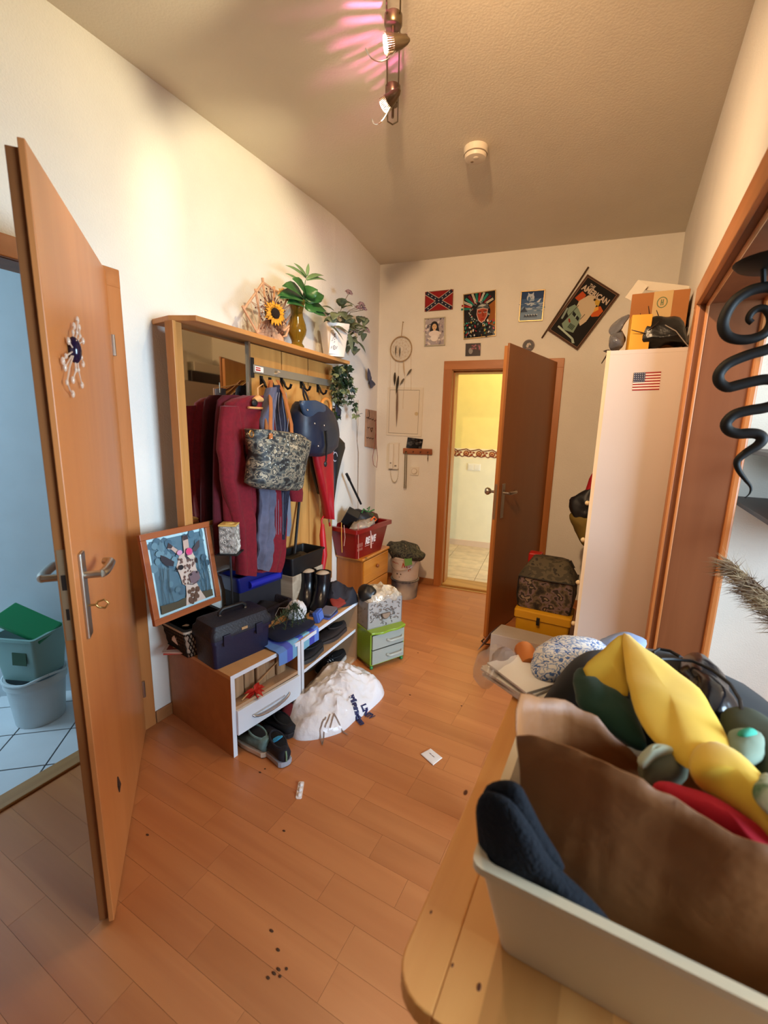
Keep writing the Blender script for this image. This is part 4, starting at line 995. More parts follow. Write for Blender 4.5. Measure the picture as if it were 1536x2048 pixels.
# black shoe behind, dark fabric
shoe('sneaker', 'black shoe lying behind the navy sneaker under the drawer', (-1.22, 1.43, 0.001), math.radians(165), 0.26, '#0E0F14', '#1A1A1E', '#101014', None, True)
m = MB(); mound(m, [(-1.36, 1.5), (-1.32, 1.47), (-1.29, 1.5), (-1.30, 1.57), (-1.36, 1.58)], 0.085, 0, 0.02, 20, 2.0); tag(m.build('red_cloth', mat('dark_red_cloth', '#6A1214', rough=0.9, var=0.3)), 'dark red cloth stuffed under the drawer beside the white bag', 'cloth')
# shoes in the open unit
p = bench_pt(0.36, 0.15, 0.217, 1)
shoe('loafer', 'worn dark brown shoe at the right end of the upper shelf', bench_pt(0.52, 0.06, 0.217, 1), AN1 + pi - 0.12, 0.25, '#2E2420', '#3A3230', '#241C18', None, True)
shoe('loafer', 'dark brown shoe tucked behind on the upper shelf', bench_pt(0.50, 0.2, 0.217, 1), AN1 + pi + 0.05, 0.25, '#241C1A', '#2E2826', '#1C1614', None, True)
shoe('loafer', 'black shoe at the left end of the upper shelf by the blue striped cloth', bench_pt(0.25, 0.05, 0.217, 1), AN1 + pi - 0.1, 0.22, '#16161A', '#3A3A3A', '#101012', None, True)
shoe('sneaker', 'black canvas shoe with white trim on the bottom shelf', bench_pt(0.53, 0.07, 0.021, 1), AN1 + pi - 0.05, 0.26, '#0D0D10', '#B9B4AC', '#D8D8D8', None, True)
shoe('sneaker', 'black canvas shoe behind the white-trimmed one on the bottom shelf', bench_pt(0.50, 0.2, 0.021, 1), AN1 + pi, 0.26, '#0D0D10', '#8A8680', '#222222', None, True)

# white plastic carrier bag slumped on the floor
BAGM = mat('white_bag_plastic', '#E2E0E2', rough=0.24, var=0.03, scale=10, bump=0.9, bscale=17)
px_out = [(570, 1440), (585, 1475), (620, 1481), (680, 1466), (712, 1440), (735, 1425), (768, 1390), (755, 1365), (725, 1345), (690, 1335), (645, 1350), (610, 1385), (580, 1420)]
ol = [onz(*p, 0.0) for p in px_out]
ol = [(p.x, p.y) for p in ol]
t = thing('carrier_bag', 'white plastic carrier bag with dark blue lettering slumped on the floor', 'bag', (-1.15, 1.75, 0), world=True)
m = MB(); hf = mound(m, ol, 0.13, 0.0, 0.034, 12, 4.0, pw=0.6, rings=34, k=8, ridge=0.8, c=(-1.22, 1.80), fine=0.5)
m.build('bag_film', BAGM, t, smooth=True)
m = MB()
def bag_text(body, p0, p1, size, col):
    a = onz(*p0, 0.09); b = onz(*p1, 0.05); U = V((b.x - a.x, b.y - a.y, 0)); Ln = U.length; U.normalize(); W_ = V((-U.y, U.x, 0)); tmp = MB(); text_mb(tmp, body, (0, 0, 0), (1, 0, 0), (0, 1, 0), size, 0.0, 0.003, col, width=Ln)
    for f, c in zip(tmp.f, tmp.cl):
        vs = []
        for i in f: 
            x, y = tmp.v[i].x, tmp.v[i].y; P = V((a.x, a.y, 0)) + U * x + W_ * y; vs.append(V((P.x, P.y, hf(P.x, P.y) + 0.003)))
        m.c = lin(col); m.add(vs, [tuple(range(len(vs)))])
bag_text('rienten', (699, 1392), (722, 1434), 0.045, '#1E2452'); bag_text('LNITV', (722, 1396), (742, 1422), 0.05, '#1E2452')
m.build('lettering', PRINT, t); m = MB()
m.c = lin('#8A7466')
for (u0, v0, u1, v1) in ((640, 1455, 652, 1440), (650, 1452, 660, 1436), (660, 1450, 668, 1436), (645, 1470, 648, 1455), (668, 1436, 695, 1452), (640, 1455, 645, 1472)):
    a = onz(u0, v0, 0.05); b = onz(u1, v1, 0.05); d = (b - a).normalized() * 0.0; w = V((-(b - a).y, (b - a).x, 0)).normalized() * 0.003; vs = []
    for k in range(6): 
        f = k / 5
        for s in (-1, 1): P = a + (b - a) * f + w * s; vs.append(V((P.x, P.y, hf(P.x, P.y) + 0.003)))
    m.add(vs, [(2 * k, 2 * k + 1, 2 * k + 3, 2 * k + 2) for k in range(5)])
o = m.build('line_drawing', PRINT, t); o['kind'] = 'stuff'

# ------------------------------------------------------------------ on the bench
# blue-black toolbox
C = V((-1.448, 1.195, BZ)); tba = math.atan2(0.284, 0.055)
t = thing('toolbox', 'dark navy plastic toolbox with lid handle at the front of the bench', 'toolbox', C, tba)
TBX = mat('navy_plastic', '#141A36', rough=0.42, bump=0.12, bscale=90); TBL = mat('toolbox_lid', '#191A24', rough=0.5, bump=0.2, bscale=120)
Lb, Wb = 0.30, 0.175
def rr(x0, x1, y0, y1, z, r=0.018):
    q = []
    for cx_, cy_, a0 in ((x1 - r, y1 - r, 0), (x0 + r, y1 - r, pi / 2), (x0 + r, y0 + r, pi), (x1 - r, y0 + r, 3 * pi / 2)):
        for k in range(5): a = a0 + k * pi / 8; q.append(V((cx_ + r * math.cos(a), cy_ + r * math.sin(a), z)))
    return q
m = MB(); m.loft([rr(0.008, Lb - 0.008, 0.008, Wb - 0.004, 0.0), rr(0.003, Lb - 0.003, 0.003, Wb, 0.12), rr(-0.006, Lb + 0.006, -0.006, Wb + 0.006, 0.122), rr(-0.006, Lb + 0.006, -0.006, Wb + 0.006, 0.136)]); m.build('case', TBX, t, smooth=True)
m = MB(); m.loft([rr(-0.006, Lb + 0.006, -0.006, Wb + 0.006, 0.1365), rr(-0.004, Lb + 0.004, -0.004, Wb + 0.004, 0.165), rr(0.006, Lb - 0.006, 0.006, Wb - 0.006, 0.176), rr(0.01, Lb - 0.01, 0.01, Wb - 0.01, 0.196), rr(0.03, Lb - 0.03, 0.03, Wb - 0.03, 0.205)]); m.build('lid', TBL, t, smooth=True)
m = MB(); m.tube([(0.085, Wb / 2, 0.2), (0.085, Wb / 2, 0.222), (0.1, Wb / 2, 0.232), (Lb - 0.1, Wb / 2, 0.232), (Lb - 0.085, Wb / 2, 0.222), (Lb - 0.085, Wb / 2, 0.2)], 0.009, 8); m.build('handle', BLACK, t, smooth=True)
for x in (0.085, Lb - 0.085):
    m = MB(); m.ell((x, Wb / 2, 0.207), (0.008, 0.012, 0.006), 8, 5); m.build('handle_pivot', STEEL, t)
for x in (0.06, Lb - 0.075):
    m = MB(); m.box((x, -0.01, 0.13), (0.035, 0.01, 0.05)); m.build('latch', TBX, t, bevel=0.002)
m = MB(); m.box((Lb * 0.5, -0.008, 0.156), (0.03, 0.003, 0.012)); m.build('badge', mat('badge', '#C8B48A', rough=0.3, metal=0.6), t)
# woven black and white basket at the back corner
c = V((-1.71, 1.325, BZ))
t = thing('woven_basket', 'small black and white woven basket under the giraffe picture', 'basket', c, AN0)
WH = mat('basket_white', '#B8AC98', rough=0.7); BKW = mat('basket_black', '#15120F', rough=0.6)
m = MB(); crate(m, 0.24, 0.2, 0.14, 0.82, 0.005, 0.01); m.build('basket_wall', WH, t, smooth=True)
m = MB()
def wallp(face, u, f):   # point on the outside of the tapered basket
    k_ = 0.82 + 0.18 * f; l, w = 0.12 * k_, 0.1 * k_; z = 0.138 * f
    return {0: V((u * l, -w - 0.002, z)), 1: V((-l - 0.002, u * w, z)), 2: V((l + 0.002, u * w, z))}[face]
for face in (0, 1, 2):
    for k in range(-9, 10):
        for sg in (1, -1):
            seg = [(k / 7 + sg * 0.5 * (f - 0.5), f) for f in [i / 6 for i in range(7)]]; seg = [(u, f) for u, f in seg if -0.98 <= u <= 0.98]
            if len(seg) > 1: m.tube([wallp(face, u, f) for u, f in seg], 0.0026, 4)
o = m.build('weave', BKW, t); o['kind'] = 'stuff'
m = MB(); m.loft([rr(-0.126, 0.126, -0.106, 0.106, 0.128, 0.02), rr(-0.128, 0.128, -0.108, 0.108, 0.143, 0.02), rr(-0.112, 0.112, -0.092, 0.092, 0.143, 0.015), rr(-0.11, 0.11, -0.09, 0.09, 0.128, 0.015)]); m.build('rim', BKW, t, smooth=True)
# white cloth spilling from the basket, magazines
m = MB(); pillow(m, [onz(352, 1262, 0.50), onz(378, 1250, 0.52), onz(384, 1275, 0.47), onz(380, 1300, 0.43), onz(366, 1295, 0.43), onz(345, 1280, 0.46)], (0.5, -0.7, 0.6), 0.05, nz=0.012, ns=25)
tag(m.build('white_cloth', mat('white_tissue', '#D9C8B4', rough=0.9, var=0.05)), 'crumpled white tissue hanging out between basket and toolbox', 'tissue')
for i, (dz, rz_, col, dx) in enumerate(((0.0, 0.1, '#B0463A', 0.0), (0.006, -0.05, '#C8A08A', 0.004), (0.012, 0.12, '#8A6A5A', -0.004))):
    c = onz(352, 1305, BZ) + V((dx, 0, dz + 0.0005)); t = thing('magazine', ['red-edged magazine, bottom of the three by the toolbox', 'pink magazine, middle of the three by the toolbox', 'picture magazine, top of the three by the toolbox'][i], 'magazine', c, AN0 - 0.9 + rz_, group='magazines on the bench')
    m = MB(); m.bx(-0.05, 0.085, -0.02, 0.1, 0, 0.0055); m.build('pages', mat('page_' + col, col, rough=0.5), t)
    A = Art((-0.05, -0.02, 0.0056), (0.135, 0, 0), (0, 0.12, 0)); A.rect(['#B43A30', '#D8B8A4', '#C8A890'][i], 0, 0, 1, 1); A.rect('#7A3226', 0.1, 0.1, 0.5, 0.5); A.ell('#D8A060', 0.4, 0.4, 0.16, 0.2); A.rect('#5A4A44', 0.55, 0.15, 0.9, 0.45); A.rect('#F0E0D0', 0.1, 0.75, 0.7, 0.85); A.build('cover', t, PRINT_GLOSS)

# giraffe picture leaning against the wall
TL, TR, BL, BR = onx(272, 1070, -1.70), onx(412, 1044, -1.70), onx(308, 1254, -1.635), onx(440, 1199, -1.635)
t = thing('framed_picture', 'framed giraffe picture leaning against the wall on the bench', 'picture', (BL + BR) / 2, world=True)
Uv = ((TR - TL) + (BR - BL)) / 2; Vv = ((TL - BL) + (TR - BR)) / 2; W_, H_ = Uv.length, Vv.length
Uh = Uv.normalized(); Vh = (Vv - Uh * Vv.dot(Uh)).normalized(); Nh = Uh.cross(Vh).normalized()
if Nh.x < 0: Nh = -Nh
O_ = (TL + TR + BL + BR) / 4 - Uh * W_ / 2 - Vh * H_ / 2
def gp(u, v, d=0): return O_ + Uh * (W_ * u) + Vh * (H_ * v) + Nh * d
def gbar(mb, u0, v0, u1, v1, d0, d1): mb.loft([[gp(u0, v0, d0), gp(u1, v0, d0), gp(u1, v1, d0), gp(u0, v1, d0)], [gp(u0, v0, d1), gp(u1, v0, d1), gp(u1, v1, d1), gp(u0, v1, d1)]])
fw = 0.075; fh = fw * W_ / H_
FRW = wood('red_wood_frame', '#8E4A26', '#A05A30', axis=1, rough=0.35)
for (a, b, c_, d_) in ((0, 0, 1, fh), (0, 1 - fh, 1, 1), (0, fh, fw, 1 - fh), (1 - fw, fh, 1, 1 - fh)):
    m = MB(); gbar(m, a, b, c_, d_, -0.004, 0.016); m.build('frame_bar', FRW, t, bevel=0.002)
m = MB(); gbar(m, fw * 0.5, fh * 0.5, 1 - fw * 0.5, 1 - fh * 0.5, -0.003, 0.004); m.build('mat_board', mat('white_mat', '#BFE4EA', rough=0.4), t)
m0 = 0.115
A = Art(gp(m0, m0 * 0.85, 0.0045), Uh * W_ * (1 - 2 * m0), Vh * H_ * (1 - 1.7 * m0))
if A.N.dot(Nh) < 0: A.N = -A.N
random.seed(4)
A.rect('#4E7080', 0, 0, 1, 1)
for k in range(60):
    x, y = random.random(), random.uniform(0.2, 1); A.ell(random.choice(['#46687A', '#5A7E8C', '#648896', '#3E5E70', '#567684']), x, y, random.uniform(0.03, 0.08), random.uniform(0.03, 0.08), 8)
A.poly('#4A4432', [(0, 0), (1, 0), (1, 0.1), (0.6, 0.13), (0.3, 0.1), (0, 0.12)])
for k in range(9):
    x = random.choice([random.uniform(0.03, 0.28), random.uniform(0.78, 0.98)]); A.line('#34484E', [(x, 0.1), (x + random.uniform(-.05, .05), 0.35), (x + random.uniform(-.08, .08), 0.62)], 0.008)
G1, G2, G3 = '#C4B2A4', '#6A5048', '#3A3038'
A.poly(G1, [(0.44, 0.0), (0.84, 0.0), (0.74, 0.18), (0.70, 0.30), (0.50, 0.30), (0.48, 0.16)])   # neck
A.poly('#2A2830', [(0.36, 0.66), (0.22, 0.76), (0.14, 0.80), (0.13, 0.72), (0.2, 0.64), (0.33, 0.6)])   # left ear
A.poly('#443E42', [(0.72, 0.76), (0.84, 0.86), (0.9, 0.88), (0.88, 0.78), (0.78, 0.72)])
A.poly(G1, [(0.38, 0.58), (0.46, 0.72), (0.6, 0.76), (0.72, 0.74), (0.76, 0.62), (0.74, 0.5), (0.76, 0.42), (0.76, 0.32), (0.68, 0.25), (0.52, 0.26), (0.44, 0.32), (0.42, 0.45)])   # head
A.poly('#B8A092', [(0.56, 0.74), (0.58, 0.98), (0.68, 0.98), (0.67, 0.76)]); A.poly('#3A2E30', [(0.58, 0.92), (0.58, 0.99), (0.68, 0.99), (0.68, 0.93)])    # horn
A.poly('#B8A092', [(0.46, 0.72), (0.34, 0.84), (0.28, 0.86), (0.32, 0.92), (0.42, 0.84), (0.52, 0.76)]); A.poly('#3A2E30', [(0.34, 0.85), (0.27, 0.87), (0.31, 0.94), (0.38, 0.88)])
A.poly('#4A3E44', [(0.56, 0.7), (0.6, 0.8), (0.66, 0.79), (0.66, 0.68), (0.6, 0.62)])
for k in range(48):
    x, y = random.uniform(0.42, 0.7), random.uniform(0.3, 0.68)
    if x > 0.56 and y < 0.46: continue
    A.ell(G2, x, y, random.uniform(0.012, 0.024), random.uniform(0.012, 0.026), 6, random.random())
for k in range(16): A.ell('#5A4234', random.uniform(0.52, 0.76), random.uniform(0.02, 0.2), 0.035, 0.035, 6, random.random())
A.poly('#6E5C62', [(0.56, 0.42), (0.66, 0.46), (0.76, 0.43), (0.77, 0.33), (0.68, 0.27), (0.58, 0.3)]); A.ell('#2A2228', 0.6, 0.42, 0.03, 0.018); A.ell('#2A2228', 0.72, 0.43, 0.02, 0.018); A.line('#3A2E34', [(0.52, 0.3), (0.62, 0.27), (0.73, 0.3)], 0.012)
A.ell('#1A161C', 0.44, 0.56, 0.05, 0.035); A.line('#1A161C', [(0.4, 0.56), (0.34, 0.52)], 0.02); A.ell('#1A161C', 0.75, 0.6, 0.025, 0.04)
A.ell('#B8507E', 0.64, 0.75, 0.065, 0.055); A.ell('#D03A6A', 0.63, 0.76, 0.045, 0.038); A.ell('#C890B0', 0.46, 0.77, 0.05, 0.035); A.poly('#C8BCA8', [(0.58, 0.7), (0.7, 0.7), (0.74, 0.66), (0.64, 0.64)])
A.build('giraffe_print', t, PRINT)
m = MB(); gbar(m, fw, fh, 1 - fw, 1 - fh, 0.009, 0.0105); m.build('glass', mat('picture_glass', '#FFFFFF', rough=0.02, trans=1.0, ior=1.3, alpha=0.35), t)

# candle stand with carved stone cup
base = V((-1.565, 1.50, BZ))
cb = onp(460, 1090, base, (1, -0.6, 0)); 
t = thing('candle_holder', 'carved grey stone block on a thin black iron stem', 'candle holder', base, world=True)
topz = onp(462, 1050, base, (1, -0.6, 0)).z; botz = onp(462, 1104, base, (1, -0.6, 0)).z; cx_, cy_ = cb.x, cb.y
base = V((cx_, cy_, BZ)); 
m = MB(); m.cyl((cx_, cy_, BZ + 0.008), (cx_, cy_, botz), 0.005, n=8); m.build('stem', BLACK, t)
m = MB(); m.lathe([(0.05, 0), (0.05, 0.006), (0.01, 0.01)], 16, (cx_, cy_, BZ)); m.build('foot', BLACK, t)
m = MB(); m.box((cx_, cy_, botz - 0.002), (0.1, 0.1, 0.005), (0, 0, 0.5)); m.build('plate', BLACK, t)
m = MB(); m.M = local((cx_, cy_, botz + 0.001), 0.55); m.box((0, 0, (topz - botz) / 2), (0.078, 0.078, topz - botz)); blk = m.build('stone_block', mat('carved_stone', '#6A665E', rough=0.8, col2='#B0AAA0', scale=60, bump=0.6, bscale=90), t, bevel=0.004)
m = MB(); m.M = local((cx_, cy_, botz + 0.001), 0.55)
for k in range(46):
    hz_ = random.uniform(0.012, topz - botz - 0.012); u_ = random.uniform(-0.03, 0.03); f_ = random.choice((0, 1))
    c = V((u_, -0.0395, hz_)) if f_ else V((0.0395, u_, hz_)); r_ = random.uniform(0.004, 0.009); q = []
    for j in range(6):
        a = j * 1.1 + k; q.append(c + (V((math.cos(a), 0, math.sin(a))) if f_ else V((0, math.cos(a), math.sin(a)))) * r_ * (1 - j * 0.12))
    m.tube(q, 0.0016, 4)
o = m.build('carving', mat('stone_relief', '#C8C2B6', rough=0.8), blk); o['kind'] = 'stuff'
m = MB(); m.M = local((cx_, cy_, topz + 0.001), 0.55); m.box((0, 0, 0.004), (0.08, 0.08, 0.008)); m.ell((0, 0, 0.008), (0.026, 0.026, 0.006), 12, 5); m.build('candle_top', mat('yellow_candle', '#C8A45A', rough=0.5), t, bevel=0.002)

# crates along the back of the bench
BLUE = mat('blue_plastic', '#161C5E', rough=0.28, var=0.05, trans=0.0)
zc = 0.565
a = onz(480, 1188, zc); b = onz(570, 1155, zc); cdir = (b - a); ang = math.atan2(cdir.y, cdir.x); Lc = cdir.length / 0.92; nn = V((-math.sin(ang), math.cos(ang), 0))
c = (a + b) / 2 + nn * 0.07
t = thing('plastic_crate', 'glossy dark blue plastic tub under the red robes', 'crate', (c.x, c.y, zc), ang)
m = MB(); crate(m, Lc, 0.15, 0.09, 0.92, 0.005, 0.01); m.build('tub', BLUE, t, smooth=True)
m = MB(); m.tube([(-Lc * 0.3, -0.078, 0.035), (Lc * 0.3, -0.078, 0.035)], 0.02, 12); m.build('roll', mat('blue_roll', '#2A2C9A', rough=0.3), t, smooth=True)
# what holds the tub up: a dark box
m = MB(); m.M = local((c.x, c.y, BZ + 0.0005), ang); m.bx(-Lc * 0.45, Lc * 0.45, -0.06, 0.06, 0, zc - BZ - 0.002)
tag(m.build('dark_box', mat('dark_card', '#1E1A20', rough=0.7), bevel=0.004), 'dark flat box under the blue tub', 'box')
t = thing('tape_dispenser', 'small white ring with a navy stem sticking out of the blue tub', 'tool', c + V((0, 0, 0.1)), world=True)
rc = onp(538, 1132, c, (1, -0.6, 0)); q = [rc + V((0.012 * math.cos(k * pi / 6) * 0.6, 0.012 * math.cos(k * pi / 6) * 0.8, 0.012 * math.sin(k * pi / 6))) * 1.3 for k in range(13)]
m = MB(); m.tube(q, 0.005, 8); m.build('ring', mat('white_ring', '#C8C0C4', rough=0.4), t, smooth=True)
m = MB(); m.cyl(rc + V((0, 0, 0.018)), rc + V((0.005, 0.01, 0.06)), 0.006, n=8); m.build('stem', mat('navy_stem', '#20244A', rough=0.4), t)
# black crate on a pale wooden box
zb = 0.59
a = onz(585, 1155, zb); b = onz(648, 1128, zb); cdir = b - a; ang = math.atan2(cdir.y, cdir.x); Lc = cdir.length * 1.02; nn = V((-math.sin(ang), math.cos(ang), 0)); c = (a + b) / 2 + nn * 0.085
t = thing('plastic_crate', 'black plastic crate with hand holes behind the boots', 'crate', (c.x, c.y, zb), ang)
BKC = mat('black_crate', '#0B0B0D', rough=0.5)
m = MB(); crate(m, Lc, 0.17, 0.11, 0.92, 0.005, 0.008); m.build('tub', BKC, t, smooth=True)
m = MB(); m.tube([(Lc / 2 + 0.007, -0.035, 0.085), (Lc / 2 + 0.007, 0.035, 0.085)], 0.009, 8); m.build('hand_hole', mat('hand_hole', '#8A7A66', rough=0.8), t, smooth=True)
m = MB(); pillow(m, [(-Lc * .4, -.06, .06), (0, -.08, .065), (Lc * .35, -.06, .06), (Lc * .35, .06, .06), (-Lc * .35, .07, .06)], (0, 0, 1), 0.05, nz=0.015, ns=20); m.build('contents', mat('black_stuff', '#141418', rough=0.5, var=0.3), t, smooth=True)
m = MB(); m.M = local((c.x, c.y, BZ + 0.0005), ang); m.bx(-Lc * 0.47, Lc * 0.47, -0.08, 0.08, 0, zb - BZ - 0.002)
tag(m.build('wooden_box', wood('whitewashed', '#8E7C66', '#B5A48C', axis=0, rough=0.8, freq=6), bevel=0.003), 'whitewashed wooden box under the black crate', 'box')
# purple-black woven tray before the blue tub
a = onz(500, 1205, 0.42); c = V((-1.66, 1.68, BZ))
t = thing('wicker_tray', 'dark purple wicker basket in front of the blue tub', 'basket', c, AN1 - 0.1)
m = MB(); crate(m, 0.34, 0.16, 0.085, 0.9, 0.006, 0.01); m.build('tray_body', mat('purple_wicker', '#1E161E', rough=0.7, bump=0.8, bscale=120), t, smooth=True)
m = MB(); pillow(m, [(-.13, -.06, .05), (.1, -.06, .05), (.13, .05, .05), (-.1, .06, .05)], (0, 0, 1), 0.07, nz=0.02, ns=18); m.build('contents', mat('dark_cloth', '#120F14', rough=0.9), t, smooth=True)
# rubber boots
def boot(label, loc, rz):
    t = thing('rubber_boot', label, 'boot', loc, rz, group='black rubber boots on the bench'); m = MB(); n = 18
    def rg(cx_, z, rx, ry, tilt=0.0): return [V((cx_ + rx * math.cos(2 * pi * k / n), ry * math.sin(2 * pi * k / n), z + tilt * rx * math.cos(2 * pi * k / n))) for k in range(n)]
    m.loft([rg(0.075, 0.012, 0.115, 0.044), rg(0.07, 0.045, 0.112, 0.044, -0.1), rg(0.04, 0.075, 0.08, 0.045, -0.35), rg(0.012, 0.11, 0.055, 0.045, -0.2), rg(0.0, 0.15, 0.052, 0.048), rg(-0.004, 0.20, 0.056, 0.052), rg(-0.004, 0.20, 0.05, 0.046), rg(0, 0.15, 0.046, 0.042)]); m.build('boot_shaft', mat('boot_rubber', '#0C0D12', rough=0.25), t, smooth=True)
    m = MB(); m.loft([rg(0.075, 0.0, 0.118, 0.045), rg(0.075, 0.012, 0.118, 0.046)]); m.build('boot_sole', mat('boot_sole', '#08080A', rough=0.8), t)
    m = MB(); m.ell((-0.004, 0, 0.185), (0.048, 0.044, 0.022), 14, 6); m.build('boot_lining', mat('boot_lining', '#B0A08C', rough=0.95), t, smooth=True)
boot('black rubber boot with pale lining standing nearest the jacket', (-1.49, 2.04, BZ + 0.001), math.radians(-70))
boot('black rubber boot standing behind its pair near the black crate', (-1.585, 2.02, BZ + 0.001), math.radians(-62))
# white plush in a plastic wrap, fir sprig
c = onz(597, 1222, BZ); c = V((-1.47, 1.76, BZ))
pc = onp(592, 1193, c, (1, -0.7, 0))
t = thing('plush_ball', 'white crumpled plush ball in clear wrap on the bench', 'plush', (pc.x, pc.y, BZ), world=True)
m = MB(); r0 = pc.z - BZ; m.ell((pc.x, pc.y, BZ + 0.062), (0.055, 0.055, 0.062), 24, 16, fn=lambda d: 1 + 0.16 * N3(d, 3.0, 1.0) + 0.05 * N3(d, 9, 2)); m.build('ball', mat('white_plush', '#D4D2D2', rough=0.7, bump=0.4, bscale=60), t, smooth=True)
m = MB(); m.tube([V((pc.x - 0.03, pc.y - 0.04, BZ + 0.09)), V((pc.x - 0.05, pc.y - 0.08, BZ + 0.10)), V((pc.x - 0.05, pc.y - 0.11, BZ + 0.07)), V((pc.x - 0.02, pc.y - 0.1, BZ + 0.03))], 0.002, 5); m.build('wire', STEEL, t)
t = thing('fir_sprig', 'dark green artificial fir sprig in front of the white plush ball', 'plant', onz(585, 1255, BZ), world=True)
FIR = mat('fir_needle', '#2E4028', rough=0.7, var=0.3); random.seed(8); mb = MB(); tw = MB()
for k in range(7):
    a = onp(590 + random.uniform(-8, 8), 1222 + random.uniform(-6, 6), (-1.42, 1.7, 0), (1, -0.3, 0)); b = onp(545 + 12 * k + random.uniform(-4, 4), 1262 + random.uniform(-12, 10), (-1.34, 1.6, 0), (1, -0.1, 0)); b.z = max(b.z, BZ + 0.045)
    tw.tube([a + V((0, 0, 0.03)), (a + b) / 2 + V((0, 0, 0.045)), b + V((0, 0, 0.03))], 0.0018, 4)
    for j in range(90):
        f = random.random(); p = a.lerp(b, f) + V((0, 0, 0.03 + 0.015 * math.sin(pi * f))); d = V((random.uniform(-1, 1), random.uniform(-1, 1), random.uniform(-.6, 1))).normalized() * 0.028
        s_ = d.cross(V((0, 0, 1))).normalized() * 0.002; mb.add([p - s_, p + s_, p + d], [(0, 1, 2)])
tw.build('twig', mat('fir_twig', '#3A2C1C', rough=0.9), t); o = mb.build('needles', FIR, t); o['kind'] = 'stuff'
# blue striped cloth over the front edge
t = thing('striped_cloth', 'blue and turquoise striped cloth draped over the bench front edge', 'cloth', onz(600, 1285, BZ), world=True)
top_ = [(552, 1282), (610, 1262), (664, 1222)]
def drape(u, v):
    # u along the front edge, v from back on the top to hanging over the front
    e = onz(541 + (645 - 541) * u, 1316 + (1260 - 1316) * u, BZ)  # front edge line
    e = bench_pt(0.25, -0.004, BZ).lerp(bench_pt(0.15, -0.004, BZ, 1), u)
    inn = V((-math.cos(0.1), 0.05, 0)); 
    if v < 0.6: p = e + inn * (0.16 * (0.6 - v) / 0.6) + V((0, 0, 0.006 + 0.012 * abs(N3((u * 3, v * 3, 0), 1.5))))
    else: f = (v - 0.6) / 0.4; p = e + V((0.004 + 0.012 * math.sin(5 * u + 1), 0, 0.006 - (0.066 + 0.014 * math.sin(3 * u)) * f))
    return p
m = MB(); m.sheet(drape, 24, 14, 0.003)
o = m.build('cloth', None, t, smooth=True)
sm = bpy.data.materials.new('blue_stripes'); sm.use_nodes = True; MATS['blue_stripes'] = sm
nt = sm.node_tree; tc = nt.nodes.new('ShaderNodeTexCoord'); sx = nt.nodes.new('ShaderNodeSeparateXYZ'); nt.links.new(tc.outputs['Object'], sx.inputs[0])
mr = nt.nodes.new('ShaderNodeMapRange'); mr.inputs['From Min'].default_value = -0.16; mr.inputs['From Max'].default_value = 0.16; nt.links.new(sx.outputs['Y'], mr.inputs['Value'])
cr_ = nt.nodes.new('ShaderNodeValToRGB'); cr_.color_ramp.interpolation = 'CONSTANT'; e = cr_.color_ramp.elements; e[0].color = lin('#5C86C8'); e[1].position = 0.22; e[1].color = lin('#4A58B8')
for pos, c_ in ((0.36, '#6EA4C8'), (0.55, '#4A5CC0'), (0.66, '#78B0C4'), (0.82, '#3A44A8'), (0.93, '#5A7CC8')): q = e.new(pos); q.color = lin(c_)
nt.links.new(mr.outputs['Result'], cr_.inputs['Fac']); nt.links.new(cr_.outputs['Color'], nt.nodes['Principled BSDF'].inputs['Base Color']); nt.nodes['Principled BSDF'].inputs['Roughness'].default_value = 0.6
o.data.materials.append(sm)
# navy cloth heap behind it
m = MB(); mound(m, [tuple(bench_pt(0.31, 0.04, 0)[:2]), tuple(bench_pt(0.02, 0.02, 0, 1)[:2]), tuple(bench_pt(0.17, 0.03, 0, 1)[:2]), tuple(bench_pt(0.16, 0.14, 0, 1)[:2]), tuple(bench_pt(0.0, 0.2, 0, 1)[:2]), tuple(bench_pt(0.32, 0.17, 0)[:2])], 0.02, BZ + 0.02, 0.012, 14, 3.3)
tag(m.build('navy_cloth', mat('navy_cloth', '#161A30', rough=0.9, var=0.2), smooth=True), 'dark navy cloth bundled behind the striped cloth', 'cloth')
# small blue box, folded grey cloth
c = bench_pt(0.225, 0.05, BZ + 0.001, 1); t = thing('card_box', 'small light blue box leaning on the bench right of the fir sprig', 'box', c, AN1 + 0.2)
m = MB(); m.box((0, 0.0, 0.032), (0.075, 0.03, 0.062), (-0.25, 0, 0)); m.build('box_body', mat('light_blue_card', '#3E5AA8', rough=0.5), t, bevel=0.006)
m = MB(); m.box((0, -0.017, 0.036), (0.055, 0.002, 0.042), (-0.25, 0, 0)); m.build('box_panel', mat('blue_panel', '#5272BE', rough=0.5), t)
for i, (dz, col, w) in enumerate(((0.0, '#4A5A9A', 0.12), (0.010, '#2E3046', 0.115), (0.020, '#6A6874', 0.11))):
    c = bench_pt(0.315, 0.075, BZ + 0.001 + dz, 1); m = MB(); m.M = local(c, AN1 + 0.1 + 0.05 * i); m.loft([rr(-w / 2, w / 2, -0.065, 0.065, 0, 0.01), rr(-w / 2, w / 2, -0.066, 0.065, 0.0095, 0.012)])
    tag(m.build('folded_cloth', mat('fold_' + col, col, rough=0.9), smooth=True), ['blue folded cloth at the bottom of the small pile on the bench', 'dark folded cloth in the middle of the small pile on the bench', 'grey folded cloth on top of the small pile on the bench'][i], 'cloth', 'folded cloths on the bench')
